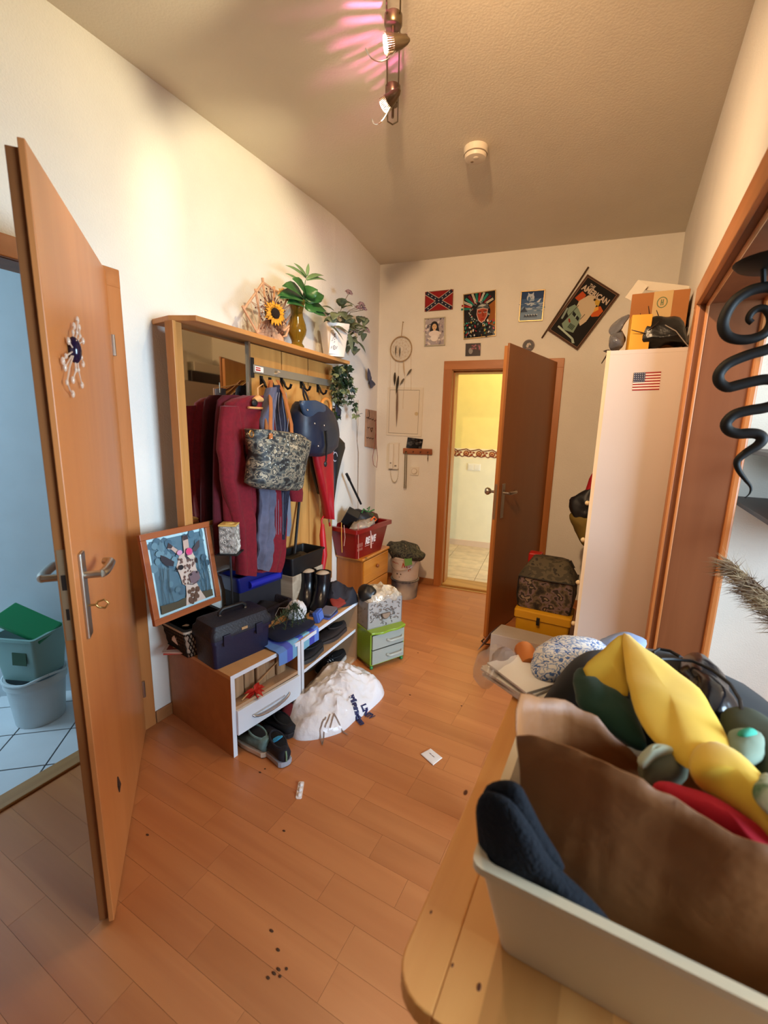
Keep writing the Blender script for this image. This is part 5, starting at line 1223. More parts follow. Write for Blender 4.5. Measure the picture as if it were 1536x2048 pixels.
# dark jacket heap with red lining at the bench end
ol = [onz(*p, BZ) for p in ((672, 1205), (700, 1212), (735, 1202), (752, 1185), (735, 1170), (700, 1172), (668, 1185))]
ol = [(-1.46, 2.03), (-1.36, 2.06), (-1.325, 2.16), (-1.34, 2.28), (-1.44, 2.30), (-1.52, 2.22), (-1.53, 2.1)]
t = thing('jacket', 'dark navy jacket heaped at the right end of the bench', 'jacket', (-1.43, 2.15, BZ), world=True)
m = MB(); mound(m, [(x, min(y, 2.19)) for x, y in ol], 0.115, BZ + 0.001, 0.05, 14, 6.0, ridge=0.9, rings=18); m.build('jacket_body', mat('jacket_navy', '#14141F', rough=0.7, var=0.2, scale=6), t, smooth=True)
m = MB(); pillow(m, [bench_pt(0.38, 0.035, BZ + 0.02, 1), bench_pt(0.45, 0.02, BZ + 0.02, 1), bench_pt(0.53, 0.03, BZ + 0.015, 1), bench_pt(0.50, 0.09, BZ + 0.05, 1), bench_pt(0.42, 0.1, BZ + 0.045, 1)], (0.4, -0.2, 1), 0.03, nz=0.008, ns=25); m.build('red_lining', mat('red_lining', '#7E2A22', rough=0.7), t, smooth=True)
# folded red umbrella and dark pole leaning between crate and nightstand
t = thing('umbrella', 'folded bright red umbrella with strap leaning behind the bench', 'umbrella', (-1.74, 2.52, 0.1), world=True)
m = MB(); a = onx(645, 1040, -1.74); q = [onx(642, 1160, -1.70), onx(648, 1110, -1.71), onx(645, 1070, -1.72), onx(645, 1048, -1.73)]; m.tube(q, [0.016, 0.024, 0.022, 0.012], 10); m.build('canopy', mat('bright_red_nylon', '#B0141C', rough=0.45, var=0.1), t, smooth=True)
m = MB(); m.tube([onx(645, 1060, -1.73), onx(643, 1040, -1.73), onx(648, 1030, -1.73), onx(657, 1034, -1.73), onx(660, 1052, -1.73)], 0.007, 8); m.build('hand_loop', mat('bright_red_nylon', ''), t, smooth=True)
m = MB(); m.cyl(onx(600, 985, -1.78), onx(589, 1110, -1.72), 0.009, n=8); t = thing('walking_pole', 'thin dark pole leaning upright behind the black crate', 'pole', onx(589, 1110, -1.72), world=True); m.build('pole_shaft', BLACK, t); m = MB(); m.ell(onx(600, 986, -1.78), (0.012, 0.012, 0.02), 8, 6); m.build('pole_tip', BLACK, t)

# ------------------------------------------------------------------ end wall: pictures, banner, fittings
def quad_on_back(cs, d=0.002):
    """four pixel corners TL TR BR BL on the end wall -> origin, U, V of the best rectangle"""
    TL, TR, BR, BL = [on_back(*c, d) for c in cs]
    U = ((TR - TL) + (BR - BL)) / 2; Vv = ((TL - BL) + (TR - BR)) / 2; c = (TL + TR + BR + BL) / 4
    Vv = Vv - U.normalized() * Vv.dot(U.normalized()) * 0.0
    return c - U / 2 - Vv / 2, U, Vv
def bars(O, U, Vv, fw, d, m, t, name='frame_bar'):
    N_ = U.cross(Vv).normalized(); N_ = N_ if N_.dot(BN) > 0 else -N_
    u, v = fw / U.length, fw / Vv.length
    for a, b, c, e in ((0, 0, 1, v), (0, 1 - v, 1, 1), (0, v, u, 1 - v), (1 - u, v, 1, 1 - v)):
        mb = MB(); q = [O + U * x + Vv * y for x, y in ((a, b), (c, b), (c, e), (a, e))]; mb.loft([q, [p + N_ * d for p in q]]); mb.build(name, m, t, bevel=0.0012)
def picture(name, label, cat, cs, fw, fm, depth=0.012, back='#20202A'):
    O, U, Vv = quad_on_back(cs); t = thing(name, label, cat, O + U / 2, world=True)
    if fw: bars(O, U, Vv, fw, depth, fm, t)
    N_ = U.cross(Vv).normalized()
    mb = MB(); q = [O, O + U, O + U + Vv, O + Vv]; mb.loft([q, [p + N_ * 0.004 for p in q]]); mb.build('backing', mat('backing_' + back, back, rough=0.6), t)
    f = (fw * 0.9) / U.length if fw else 0; g = (fw * 0.9) / Vv.length if fw else 0
    return t, Art(O + U * f + Vv * g + N_ * 0.0045, U * (1 - 2 * f), Vv * (1 - 2 * g))
SILVER = mat('silver_frame', '#C4BCA8', rough=0.3, metal=0.8); GOLD = mat('pale_gold_frame', '#BCA070', rough=0.35, metal=0.6)
# battle flag with blue saltire and stars
t, A = picture('flag_patch', 'small red flag with a dark star-studded cross on the end wall', 'flag', [(850, 584), (907.5, 579), (905, 618.6), (850, 624)], 0, None, back='#5A2A1E')
A.rect('#7E3A28', 0, 0, 1, 1); A.rect('#8E1418', 0.03, 0.04, 0.97, 0.96)
for p, q in (((0.04, 0.06), (0.96, 0.94)), ((0.04, 0.94), (0.96, 0.06))): A.line('#C8B8A8', [p, q], 0.15)
for p, q in (((0.04, 0.06), (0.96, 0.94)), ((0.04, 0.94), (0.96, 0.06))): A.line('#181C34', [p, q], 0.115)
for k in range(-3, 4):
    for sg in (1, -1):
        if k == 0 and sg < 0: continue
        cx_, cy_ = 0.5 + 0.125 * k, 0.5 + 0.12 * k * sg; asp = A.V.length / A.U.length
        A.poly('#D8D4CC', [(cx_ + (0.028 if j % 2 == 0 else 0.012) * math.sin(j * pi / 5), cy_ + (0.028 if j % 2 == 0 else 0.012) * math.cos(j * pi / 5) / asp) for j in range(10)])
A.build('flag_print', t, PRINT_CLOTH)
# pale portrait in a silver frame
t, A = picture('framed_picture', 'silver framed pale picture of a dark-haired woman below the red flag', 'picture', [(849, 637), (891, 634), (890, 691), (849, 693)], 0.008, SILVER)
random.seed(31); A.rect('#B0A6AC', 0, 0, 1, 1)
for k in range(70): A.ell(random.choice(['#D8D0D0', '#8A8290', '#5E5864', '#E4DCD8', '#A898A0', '#C8B4B8']), random.random(), random.random(), random.uniform(.03, .1), random.uniform(.02, .06), 7, random.random() * 3)
A.ell('#1E1A20', 0.5, 0.72, 0.2, 0.17); A.poly('#1E1A20', [(0.3, 0.72), (0.7, 0.72), (0.74, 0.52), (0.26, 0.52)]); A.ell('#D8B48A', 0.5, 0.68, 0.12, 0.115); A.rect('#D8B48A', 0.44, 0.5, 0.56, 0.6); A.ell('#E8DCD8', 0.5, 0.42, 0.3, 0.12); A.ell('#EDE4E0', 0.5, 0.25, 0.2, 0.12)
for s in (-1, 1): A.ell('#2A2024', 0.5 + s * 0.045, 0.7, 0.02, 0.01, 8)
A.line('#9A4A44', [(0.47, 0.62), (0.53, 0.62)], 0.02); A.build('picture_print', t, PRINT_GLOSS)
# feathered warrior portrait
t, A = picture('framed_picture', 'large colourful portrait with a feather headdress above the end door', 'picture', [(927, 589), (992, 580), (992, 672), (927, 679.5)], 0.006, GOLD, back='#101014')
random.seed(32); A.rect('#1A1A20', 0, 0, 1, 1); A.poly('#9A5A22', [(0.75, 0.3), (1, 0.2), (1, 0.8), (0.8, 0.7)])
for k in range(12):
    a = pi * (0.98 - k * 0.075); x0, y0 = 0.45, 0.66; x1, y1 = x0 + 0.55 * math.cos(a), y0 + 0.36 * math.sin(a); c = ['#1E8A7A', '#B02A2A', '#D8D4C8', '#2AA090', '#7A1E2A', '#E0D8C0'][k % 6]; A.line(c, [(x0, y0), (x1, y1)], 0.06); A.line('#0E0E12', [(x0, y0), (x1, y1)], 0.012)
A.ell('#14161C', 0.52, 0.56, 0.33, 0.24); 
for k in range(90):
    a = random.uniform(0, 2 * pi); r = random.uniform(0.75, 1.05); A.ell(random.choice(['#8A9CA0', '#D8D4CC', '#2E6A6A', '#C03A3A', '#20242C', '#5E8088']), 0.5 + 0.32 * r * math.cos(a), 0.56 + 0.24 * r * math.sin(a), 0.018, 0.013, 6)
for k in range(90): A.ell(random.choice(['#B8303A', '#0E0E12', '#D8D4CC', '#2E8A7A', '#14141A', '#7A8A90', '#C8A44A', '#1A1A22']), random.random(), random.uniform(0, 0.35), random.uniform(.015, .04), random.uniform(.01, .03), 6, random.random() * 3)
A.poly('#D8B8AA', [(0.44, 0.62), (0.62, 0.64), (0.78, 0.6), (0.76, 0.44), (0.68, 0.34), (0.58, 0.3), (0.48, 0.36), (0.42, 0.5)]); A.poly('#A8482E', [(0.46, 0.6), (0.62, 0.62), (0.76, 0.59), (0.74, 0.45), (0.67, 0.36), (0.58, 0.32), (0.5, 0.37), (0.44, 0.5)])
for s in (0.53, 0.69): A.ell('#E8E0D8', s, 0.53, 0.04, 0.014); A.ell('#1A1010', s, 0.53, 0.02, 0.014)
A.line('#2A1410', [(0.47, 0.555), (0.57, 0.56)], 0.018); A.line('#2A1410', [(0.64, 0.56), (0.74, 0.555)], 0.018); A.poly('#8A3420', [(0.6, 0.52), (0.65, 0.52), (0.67, 0.45), (0.6, 0.44)]); A.ell('#8A1418', 0.61, 0.39, 0.06, 0.016); A.line('#C84A3A', [(0.55, 0.39), (0.67, 0.39)], 0.01)
A.poly('#4E565A', [(0.4, 0.62), (0.55, 0.74), (0.75, 0.72), (0.84, 0.6), (0.62, 0.64)]); A.poly('#B8BCB8', [(0.46, 0.68), (0.6, 0.72), (0.74, 0.69), (0.62, 0.66)])
A.build('picture_print', t, PRINT_GLOSS)
# small dark card
t, A = picture('postcard', 'small dark postcard with red flowers pinned over the end door', 'postcard', [(931.5, 687.4), (961.5, 686.3), (960.8, 711.3), (930.8, 712.6)], 0, None)
random.seed(33); A.rect('#2A1E22', 0, 0, 1, 1); A.ell('#8A8684', 0.35, 0.4, 0.14, 0.25)
for k in range(22): A.ell(random.choice(['#8A3A4A', '#B06A7A', '#5A2A34']), random.uniform(0.4, 0.95), random.uniform(0.45, 0.9), 0.05, 0.06, 7)
A.build('card_print', t)
# blue winter picture
t, A = picture('framed_picture', 'framed blue picture of a wolf in a cloudy night sky', 'picture', [(1042, 582), (1091, 580), (1085, 641), (1037, 645)], 0.008, GOLD)
random.seed(34); A.rect('#24406E', 0, 0, 1, 1); A.rect('#3A5C8A', 0, 0.4, 1, 0.75); A.rect('#6E8AA8', 0, 0, 1, 0.4)
for k in range(34): A.ell(random.choice(['#9AB0C8', '#7C98B8', '#B4C4D4', '#567AA2']), random.random(), random.uniform(0.32, 0.62), random.uniform(.06, .14), random.uniform(.012, .03), 8)
A.ell('#B8C4D4', 0.42, 0.78, 0.17, 0.13); A.poly('#B8C4D4', [(0.3, 0.86), (0.3, 0.97), (0.38, 0.9)]); A.poly('#B8C4D4', [(0.46, 0.9), (0.55, 0.97), (0.55, 0.84)]); A.poly('#94A8C0', [(0.42, 0.76), (0.6, 0.72), (0.58, 0.66), (0.42, 0.66)]); A.ell('#1E2E50', 0.46, 0.8, 0.025, 0.015); A.ell('#4E6E98', 0.36, 0.74, 0.06, 0.08)
A.poly('#C8D2DC', [(0.7, 0.62), (0.82, 0.6), (0.9, 0.74), (0.84, 0.72)]); A.poly('#2A3E5A', [(0, 0.3), (0.12, 0.42), (0.2, 0.5), (0.24, 0.38), (0.34, 0.3)])
for k in range(5): x = 0.24 + 0.12 * k; A.ell('#20283A', x, 0.16, 0.05, 0.028, 8); A.ell('#D0D8E0', x + 0.04, 0.19, 0.025, 0.02, 7); A.line('#20283A', [(x - 0.03, 0.16), (x - 0.04, 0.1)], 0.018); A.line('#20283A', [(x + 0.03, 0.16), (x + 0.03, 0.1)], 0.018)
A.build('picture_print', t, PRINT_GLOSS)
# round badge
c = on_back(1057, 691.5, 0.002); r = (on_back(1069, 691, 0.002) - c).length
t = thing('round_badge', 'round dark badge with a bird head above the end door leaf', 'badge', c, world=True)
m = MB(); m.disc(c, r, BN, 0.006, 28); m.build('disc', mat('badge_black', '#1C1416', rough=0.5), t)
A = Art(c + BN * 0.0062 - BU * r - V((0, 0, r)), BU * 2 * r, V((0, 0, 2 * r))); A.ell('#5A3A3C', 0.5, 0.5, 0.46, 0.46, 28); A.ell('#1A1214', 0.5, 0.5, 0.41, 0.41, 28); A.poly('#B8A89C', [(0.3, 0.45), (0.38, 0.68), (0.58, 0.74), (0.7, 0.62), (0.72, 0.5), (0.62, 0.56), (0.52, 0.5), (0.5, 0.34), (0.38, 0.34)]); A.ell('#1A1214', 0.55, 0.63, 0.03, 0.03); A.line('#8A5A54', [(0.3, 0.26), (0.7, 0.26)], 0.05); A.build('badge_print', t)
# truck banner on a slanting stick
TL, TR, BR, BL = [on_back(*c, 0.012) for c in ((1174, 548), (1240, 590), (1154, 700), (1095.6, 661))]
t = thing('banner', 'black cloth banner with a truck and eagle hanging askew from a stick', 'banner', (BL + BR) / 2, world=True)
Ub = ((TR - TL) + (BR - BL)) / 2; Vb = ((TL - BL) + (TR - BR)) / 2; Ob = (TL + TR + BR + BL) / 4 - Ub / 2 - Vb / 2; Nb = Ub.cross(Vb).normalized()
m = MB(); m.sheet(lambda u, v: Ob + Ub * u + Vb * v + Nb * (0.004 * math.sin(3 * u + 2 * v)) - (TR - TL).normalized() * 0 , 10, 14, 0.002); m.build('cloth', mat('banner_black', '#12100E', rough=0.9), t, smooth=True)
m = MB(); m.cyl(on_back(1177, 534, 0.014), on_back(1083.6, 676, 0.014), 0.006, n=8); m.build('stick', mat('dark_stick', '#4A3420', rough=0.7), t)
A = Art(Ob + Nb * 0.0065, Ub, Vb); A.rect('#6A4A34', 0, 0, 1, 1); A.rect('#3A2820', 0.02, 0.012, 0.98, 0.988); A.rect('#7A5A44', 0.04, 0.024, 0.96, 0.976); A.rect('#14110F', 0.06, 0.036, 0.94, 0.964)
A.poly('#B84A1A', [(0.1, 0.62), (0.16, 0.76), (0.3, 0.74), (0.32, 0.6)]); A.poly('#C85A20', [(0.62, 0.58), (0.78, 0.72), (0.92, 0.68), (0.9, 0.58), (0.76, 0.52)]); A.poly('#E0A040', [(0.64, 0.62), (0.74, 0.7), (0.8, 0.66), (0.72, 0.58)])
A.poly('#CBB89A', [(0.3, 0.44), (0.24, 0.62), (0.36, 0.76), (0.52, 0.8), (0.66, 0.74), (0.72, 0.6), (0.72, 0.42), (0.66, 0.32), (0.56, 0.36), (0.42, 0.4)]); A.poly('#C8A040', [(0.54, 0.76), (0.7, 0.78), (0.74, 0.7), (0.64, 0.7)]); A.ell('#2A1E10', 0.56, 0.75, 0.03, 0.02)
A.poly('#7E9482', [(0.12, 0.46), (0.2, 0.54), (0.34, 0.52), (0.52, 0.46), (0.58, 0.36), (0.62, 0.18), (0.36, 0.14), (0.22, 0.2), (0.26, 0.34), (0.16, 0.38)]); A.poly('#14181A', [(0.28, 0.45), (0.52, 0.41), (0.54, 0.36), (0.3, 0.4)]); A.line('#9AB0A0', [(0.41, 0.43), (0.42, 0.38)], 0.03)
A.rect('#5A6E60', 0.4, 0.2, 0.56, 0.28)
for k in range(4): A.line('#2A342E', [(0.42 + 0.04 * k, 0.2), (0.42 + 0.04 * k, 0.28)], 0.014)
A.line('#8A2A1A', [(0.3, 0.32), (0.38, 0.28)], 0.04); A.line('#B4C4B4', [(0.18, 0.14), (0.68, 0.1)], 0.05); A.poly('#A8B8A8', [(0.62, 0.12), (0.72, 0.11), (0.82, 0.06), (0.76, 0.04)]); A.line('#8A9A90', [(0.1, 0.44), (0.14, 0.26)], 0.05); A.line('#3A3A34', [(0.3, 0.56), (0.24, 0.3)], 0.016); A.line('#3A3A34', [(0.58, 0.5), (0.56, 0.4)], 0.016)
A.text('#B8A898', 'THE', 0.22, 0.865, 0.032, width=0.045, bold=0.001); A.text('#C8B4A0', 'AMERICAN', 0.10, 0.775, 0.055, width=Ub.length * 0.8, bold=0.002)
A.build('banner_print', t, PRINT_CLOTH)
# dreamcatcher
c = on_back(802, 698, 0.02); rx = (on_back(823, 698, 0.02) - c).length; rz_ = (on_back(802, 674, 0.02) - c).length; R_ = (rx + rz_) / 2
t = thing('dreamcatcher', 'beige dreamcatcher with dark feathers hanging left of the end door', 'dreamcatcher', c, world=True)
BEI = mat('beige_leather', '#A88C66', rough=0.8); TH = mat('web_thread', '#C8B090', rough=0.8)
m = MB(); m.tube([c + BU * R_ * math.cos(a) + V((0, 0, R_ * 1.06 * math.sin(a))) for a in [2 * pi * k / 28 for k in range(29)]], 0.005, 8); m.build('hoop', BEI, t, smooth=True)
m = MB(); prev = None
for ring in range(4):
    rr_ = R_ * (1 - 0.25 * ring); pts = [c + BU * rr_ * math.cos(2 * pi * (k + ring * 0.5) / 10) + V((0, 0, rr_ * 1.06 * math.sin(2 * pi * (k + ring * 0.5) / 10))) for k in range(10)]
    if ring:
        for k in range(10): m.cyl(pts[k], pts[(k + 1) % 10], 0.0008, n=4); m.cyl(pts[k], prev[k], 0.0008, n=4); m.cyl(pts[k], prev[(k + 1) % 10], 0.0008, n=4)
    prev = pts
o = m.build('web', TH, t); o['kind'] = 'stuff'
m = MB(); hk = on_back(806, 644, 0.012); m.cyl(c + V((0, 0, R_ * 1.06)), hk, 0.003, n=6); m.cyl(hk - BN * 0.012, hk + BN * 0.004, 0.004, n=6); m.build('hanging_cord', BEI, t)
FE = mat('dark_feather', '#40362C', rough=0.9, var=0.3); FE2 = mat('grey_feather', '#6A6050', rough=0.9)
def feather(a, b, w, mt, d=0.02):
    A_, B_ = on_back(*a, d), on_back(*b, d); mb = MB(); leaf(mb, A_, B_ - A_, BN, (B_ - A_).length, w, 0.0, 6, 0.1); o = mb.build('feather', mt, t, smooth=True); md = o.modifiers.new('solid', 'SOLIDIFY'); md.thickness = 0.0012
def cord(pts, r=0.0015):
    mb = MB(); mb.tube([on_back(*p, 0.018) for p in pts], r, 5); mb.build('cord', TH, t)
cord([(781, 705), (781, 740), (780, 780)]); cord([(822, 705), (822, 740), (822, 780)]); cord([(791, 720), (790, 752)]); cord([(808, 722), (810, 755), (806, 800), (806, 818)]); cord([(798, 720), (797, 755)])
feather((790, 745), (789, 772), 0.012, FE); feather((797, 752), (792, 790), 0.012, FE); feather((795, 780), (793, 855), 0.010, mat('long_feather', '#7A6250', rough=0.9)); feather((823, 738), (813, 752), 0.009, FE2); feather((808, 757), (800, 770), 0.009, FE2); feather((792, 692), (791, 712), 0.007, FE2, 0.024); feather((800, 695), (799, 715), 0.007, FE2, 0.024); feather((807, 722), (809, 752), 0.007, TH)
# meter cupboard door flush in the wall
O, U, Vv = quad_on_back([(776.5, 774), (847, 776), (843, 873), (772.5, 871)], 0.0)
t = thing('meter_cupboard', 'white meter cupboard door set flush in the end wall', 'cupboard', O + U / 2, world=True)
N_ = BN
def slab(mb, u0, v0, u1, v1, d0, d1): q = [O + U * a + Vv * b for a, b in ((u0, v0), (u1, v0), (u1, v1), (u0, v1))]; mb.loft([[p + N_ * d0 for p in q], [p + N_ * d1 for p in q]])
WP = mat('white_metal_door', '#E0D6C4', rough=0.5)
m = MB(); slab(m, 0, 0, 1, 0.05, 0.0005, 0.007); slab(m, 0, 0.95, 1, 1, 0.0005, 0.007); slab(m, 0, 0.05, 0.06, 0.95, 0.0005, 0.007); slab(m, 0.9, 0.05, 1, 0.95, 0.0005, 0.007); m.build('frame', WP, t, bevel=0.001)
m = MB(); slab(m, 0.06, 0.05, 0.9, 0.95, 0.0003, 0.0012); m.build('shadow_gap', mat('gap_dark', '#6A5A46', rough=0.9), t)
m = MB(); slab(m, 0.068, 0.056, 0.892, 0.944, 0.0012, 0.006); m.build('door_panel', WP, t, bevel=0.0008)
m = MB(); m.disc(O + U * 0.84 + Vv * 0.47 + N_ * 0.006, 0.016, N_, 0.004, 16); m.build('lock', mat('lock_cream', '#C8B48C', rough=0.4), t)
# intercom handset with coiled cord
O, U, Vv = quad_on_back([(780, 886), (799.5, 886), (797, 938), (779, 938)], 0.0)
t = thing('intercom', 'white door intercom handset with a hanging coiled cord', 'intercom', O + U / 2, world=True)
IW = mat('intercom_white', '#E2D8C6', rough=0.35)
m = MB(); slab(m, 0, 0, 1, 1, 0.0005, 0.02); m.build('base', IW, t, bevel=0.004)
m = MB(); slab(m, 0.04, 0.02, 0.5, 0.98, 0.021, 0.042); m.build('handset', IW, t, bevel=0.008)
m = MB(); slab(m, 0.62, 0.1, 0.82, 0.16, 0.02, 0.024); m.build('button', mat('button_grey', '#8A7E6E', rough=0.5), t); m = MB(); slab(m, 0.2, 0.22, 0.36, 0.27, 0.042, 0.043); m.build('grille', mat('button_grey', ''), t)
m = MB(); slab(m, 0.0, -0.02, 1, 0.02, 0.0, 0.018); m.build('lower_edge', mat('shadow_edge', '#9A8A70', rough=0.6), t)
q = []
for k in range(80):
    f = k / 79; a = pi * f; px = 789 - 8 * math.cos(a); py = 940 + 25 * math.sin(a); p = on_back(px, py, 0.015); th_ = k * 1.3; q.append(p + V((0, 0, 0.005 * math.sin(th_))) + BN * 0.005 * math.cos(th_))
m = MB(); m.tube(q, 0.0022, 5); m.build('coiled_cord', mat('cord_cream', '#C4B698', rough=0.5), t, smooth=True)
# key rack with lanyard, key and photo
O, U, Vv = quad_on_back([(807, 896), (865, 898), (865, 909.5), (807, 907.5)], 0.0)
t = thing('key_rack', 'reddish brown wooden key rack with four pegs', 'key rack', O + U / 2, world=True)
m = MB(); slab(m, 0, 0, 1, 1, 0.0005, 0.022); m.build('board', wood('red_brown_wood', '#8A4A22', '#9E5A2C', axis=0), t, bevel=0.007, seg=3)
for k in range(4):
    p = O + U * (0.12 + 0.25 * k) + Vv * 0.45 + N_ * 0.022; m = MB(); m.cyl(p, p + N_ * 0.018, 0.005, n=10); m.build('peg', mat('peg_dark', '#5A2C14', rough=0.5), t)
m = MB(); 
for dx in (-1.6, 1.6):
    q = [on_back(812 + dx + s_, y_, 0.03) for s_, y_ in ((0, 904), (-0.5, 925), (-1, 950), (-2, 977))]
    for a, b in zip(q[:-1], q[1:]): w = BU * 0.005; m.loft([[a - w, a + w, a + w + BN * 0.002, a - w + BN * 0.002], [b - w, b + w, b + w + BN * 0.002, b - w + BN * 0.002]])
tag(m.build('lanyard', mat('grey_lanyard', '#6E6248', rough=0.8), origin=on_back(811, 940, 0.03)), 'grey fabric lanyard hanging from the left peg of the key rack', 'lanyard')
k0 = on_back(856, 908, 0.034); m = MB(); m.tube([k0, k0 - V((0, 0, 0.03))], 0.003, 6); m.tube([k0 - V((0, 0, 0.03)), k0 - V((0, 0, 0.065))], [0.005, 0.002], 6); tag(m.build('key', mat('dark_key', '#5A4024', rough=0.4, metal=0.5), origin=k0), 'small dark key hanging from the right peg of the key rack', 'key')
t, A = picture('photo_print', 'dark photograph standing on the brown key rack', 'photo', [(815, 874), (847, 879), (842, 899), (813, 896)], 0, None)
random.seed(35); A.rect('#1E1C1C', 0, 0, 1, 1)
for k in range(26): A.ell(random.choice(['#4A4846', '#2E2C2C', '#6A6662', '#141212']), random.uniform(0.05, .95), random.uniform(0.05, .95), .1, .1, 7)
A.build('photo_face', t, PRINT_GLOSS)
# light switch by the end door
O, U, Vv = quad_on_back([(821.5, 933.5), (838, 934), (837, 951), (820.5, 950.5)], 0.0)
t = thing('light_switch', 'white rotary light switch left of the end door', 'light switch', O + U / 2, world=True)
m = MB(); slab(m, 0, 0, 1, 1, 0.0005, 0.01); m.build('switch_plate', IW, t, bevel=0.003)
m = MB(); m.disc(O + U * 0.5 + Vv * 0.5 + N_ * 0.01, U.length * 0.34, N_, 0.004, 24); m.build('dial_ring', mat('dial_shadow', '#B8A88E', rough=0.5), t); m = MB(); m.disc(O + U * 0.5 + Vv * 0.5 + N_ * 0.011, U.length * 0.3, N_, 0.008, 24); m.build('dial', IW, t, bevel=0.002)

# ------------------------------------------------------------------ far end of the left wall
LB0 = V((-1.915, 2.99, 0)); LBd = V((-2.035 + 1.915, 0.65, 0)).normalized(); LBn = V((LBd.y, -LBd.x, 0))
def on_lb(px, py, d=0.0): return onp(px, py, LB0 + LBn * d, LBn)
c = on_lb(742, 757, 0.01); t = thing('butterfly', 'dark blue butterfly ornament high on the left wall near the corner', 'ornament', c, world=True)
BLU = mat('butterfly_blue', '#2A3658', rough=0.5)
for (pts, d_) in (([(736, 736), (741, 745), (742, 757), (738, 762), (735, 752)], 0.03), ([(742, 759), (751, 768), (748, 772), (742, 777), (739, 768)], 0.02)):
    m = MB(); pillow(m, [on_lb(*p, d_ if i != 2 else 0.008) for i, p in enumerate(pts)], LBn, 0.004, k=3, rings=4); m.build('wing', BLU, t, smooth=True)
m = MB(); m.ell(c, (0.006, 0.006, 0.02), 8, 6); m.build('body', BLU, t)
c = on_lb(676, 828, 0.10) if False else at_rk(677, 825, 0.03)
t = thing('bird_ornament', 'small dark blue bird ornament under the ivy by the umbrella handle', 'ornament', c, world=True)
m = MB(); pillow(m, [at_rk(x, y, 0.03) for x, y in ((672, 805), (676, 812), (681, 818), (681, 830), (677, 838), (671, 832), (670, 820))], RN, 0.03, k=3); m.build('bird_body', mat('bird_navy', '#1E2238', rough=0.5), t, smooth=True)
m = MB(); m.tube([at_rk(668, 836, 0.03), at_rk(676, 838, 0.03), at_rk(682, 834, 0.03)], 0.004, 6); m.build('perch', mat('perch_grey', '#6A687C', rough=0.6), t)
# hook board with chains
q = [on_lb(*p, 0.002) for p in ((731, 818), (751, 822), (751, 898), (729, 893))]
t = thing('jewellery_board', 'pinkish wooden board with hooks and chains on the left wall by the corner', 'hook board', (q[2] + q[3]) / 2, world=True)
m = MB(); m.loft([q, [p + LBn * 0.012 for p in q]]); m.build('board', mat('pink_board', '#A07C62', rough=0.7, var=0.12, scale=20), t, bevel=0.002)
for (x0, y0) in ((733, 835), (738, 837), (743, 839), (748, 841), (733, 875), (738, 876), (743, 877), (735, 855), (741, 856)):
    a = on_lb(x0, y0, 0.014); m = MB(); m.tube([a, a + LBn * 0.012 - V((0, 0, 0.004)), a + LBn * 0.02 + V((0, 0, 0.004))], 0.003, 5); m.build('hook', HOOK, t)
for pts in ([(738, 820), (739, 832), (737, 838)], [(741, 856), (743, 864), (746, 856)]):
    m = MB(); m.tube([on_lb(*p, 0.02) for p in pts], 0.0025, 5); m.build('chain', mat('dark_chain', '#4A3224', rough=0.4, metal=0.5), t)
m = MB(); m.tube([on_lb(*p, 0.03) for p in ((751, 838), (752, 860), (749, 890), (745, 915), (747, 930), (753, 935), (755, 915), (752, 880), (751, 842))], 0.0022, 5)
tag(m.build('red_lanyard', mat('red_cord', '#8A3A2A', rough=0.7), origin=on_lb(751, 880, 0.03)), 'thin red cord hanging from the hook board at the corner', 'cord')
m = MB(); m.tube([on_lb(*p, 0.004) for p in ((716, 800), (716, 850), (714, 880), (717, 905), (716, 985), (716, 1030))], 0.0015, 5)
tag(m.build('wall_wire', mat('brown_wire', '#8A6A44', rough=0.8), origin=on_lb(716, 1030, 0.004)), 'thin brown wire running down the left wall beside the ivy', 'wire')

# ------------------------------------------------------------------ nightstand corner
NSX0, NSX1, NSY0, NSY1, NSZ = -1.875, -1.65, 2.76, 3.17, 0.468
t = thing('nightstand', 'small orange pine nightstand with knots under the red shopping basket', 'nightstand', ((NSX0 + NSX1) / 2, (NSY0 + NSY1) / 2, 0), world=True)
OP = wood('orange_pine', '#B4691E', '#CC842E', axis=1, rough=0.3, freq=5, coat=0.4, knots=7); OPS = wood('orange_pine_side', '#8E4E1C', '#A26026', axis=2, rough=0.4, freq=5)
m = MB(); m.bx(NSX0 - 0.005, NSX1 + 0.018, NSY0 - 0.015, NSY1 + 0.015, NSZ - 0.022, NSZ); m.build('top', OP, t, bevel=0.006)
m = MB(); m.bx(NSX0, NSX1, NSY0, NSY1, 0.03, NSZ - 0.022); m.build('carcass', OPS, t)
m = MB(); m.bx(NSX1, NSX1 + 0.014, NSY0 + 0.012, NSY1 - 0.004, 0.25, NSZ - 0.03); dr = m.build('drawer', OP, t, bevel=0.003); m = MB(); m.bx(NSX1, NSX1 + 0.014, NSY0 + 0.012, NSY1 - 0.004, 0.04, 0.243); m.build('door', OP, t, bevel=0.003)
m = MB(); m.ell((NSX1 + 0.026, (NSY0 + NSY1) / 2, 0.36), (0.014, 0.016, 0.016), 10, 6); m.build('knob', wood('knob_wood', '#8A4A18', '#9A5A22', axis=1), dr, smooth=True)
m = MB(); m.bx(NSX0 + 0.01, NSX1 - 0.01, NSY0 + 0.01, NSY1 - 0.01, 0, 0.03); m.build('plinth', OPS, t)
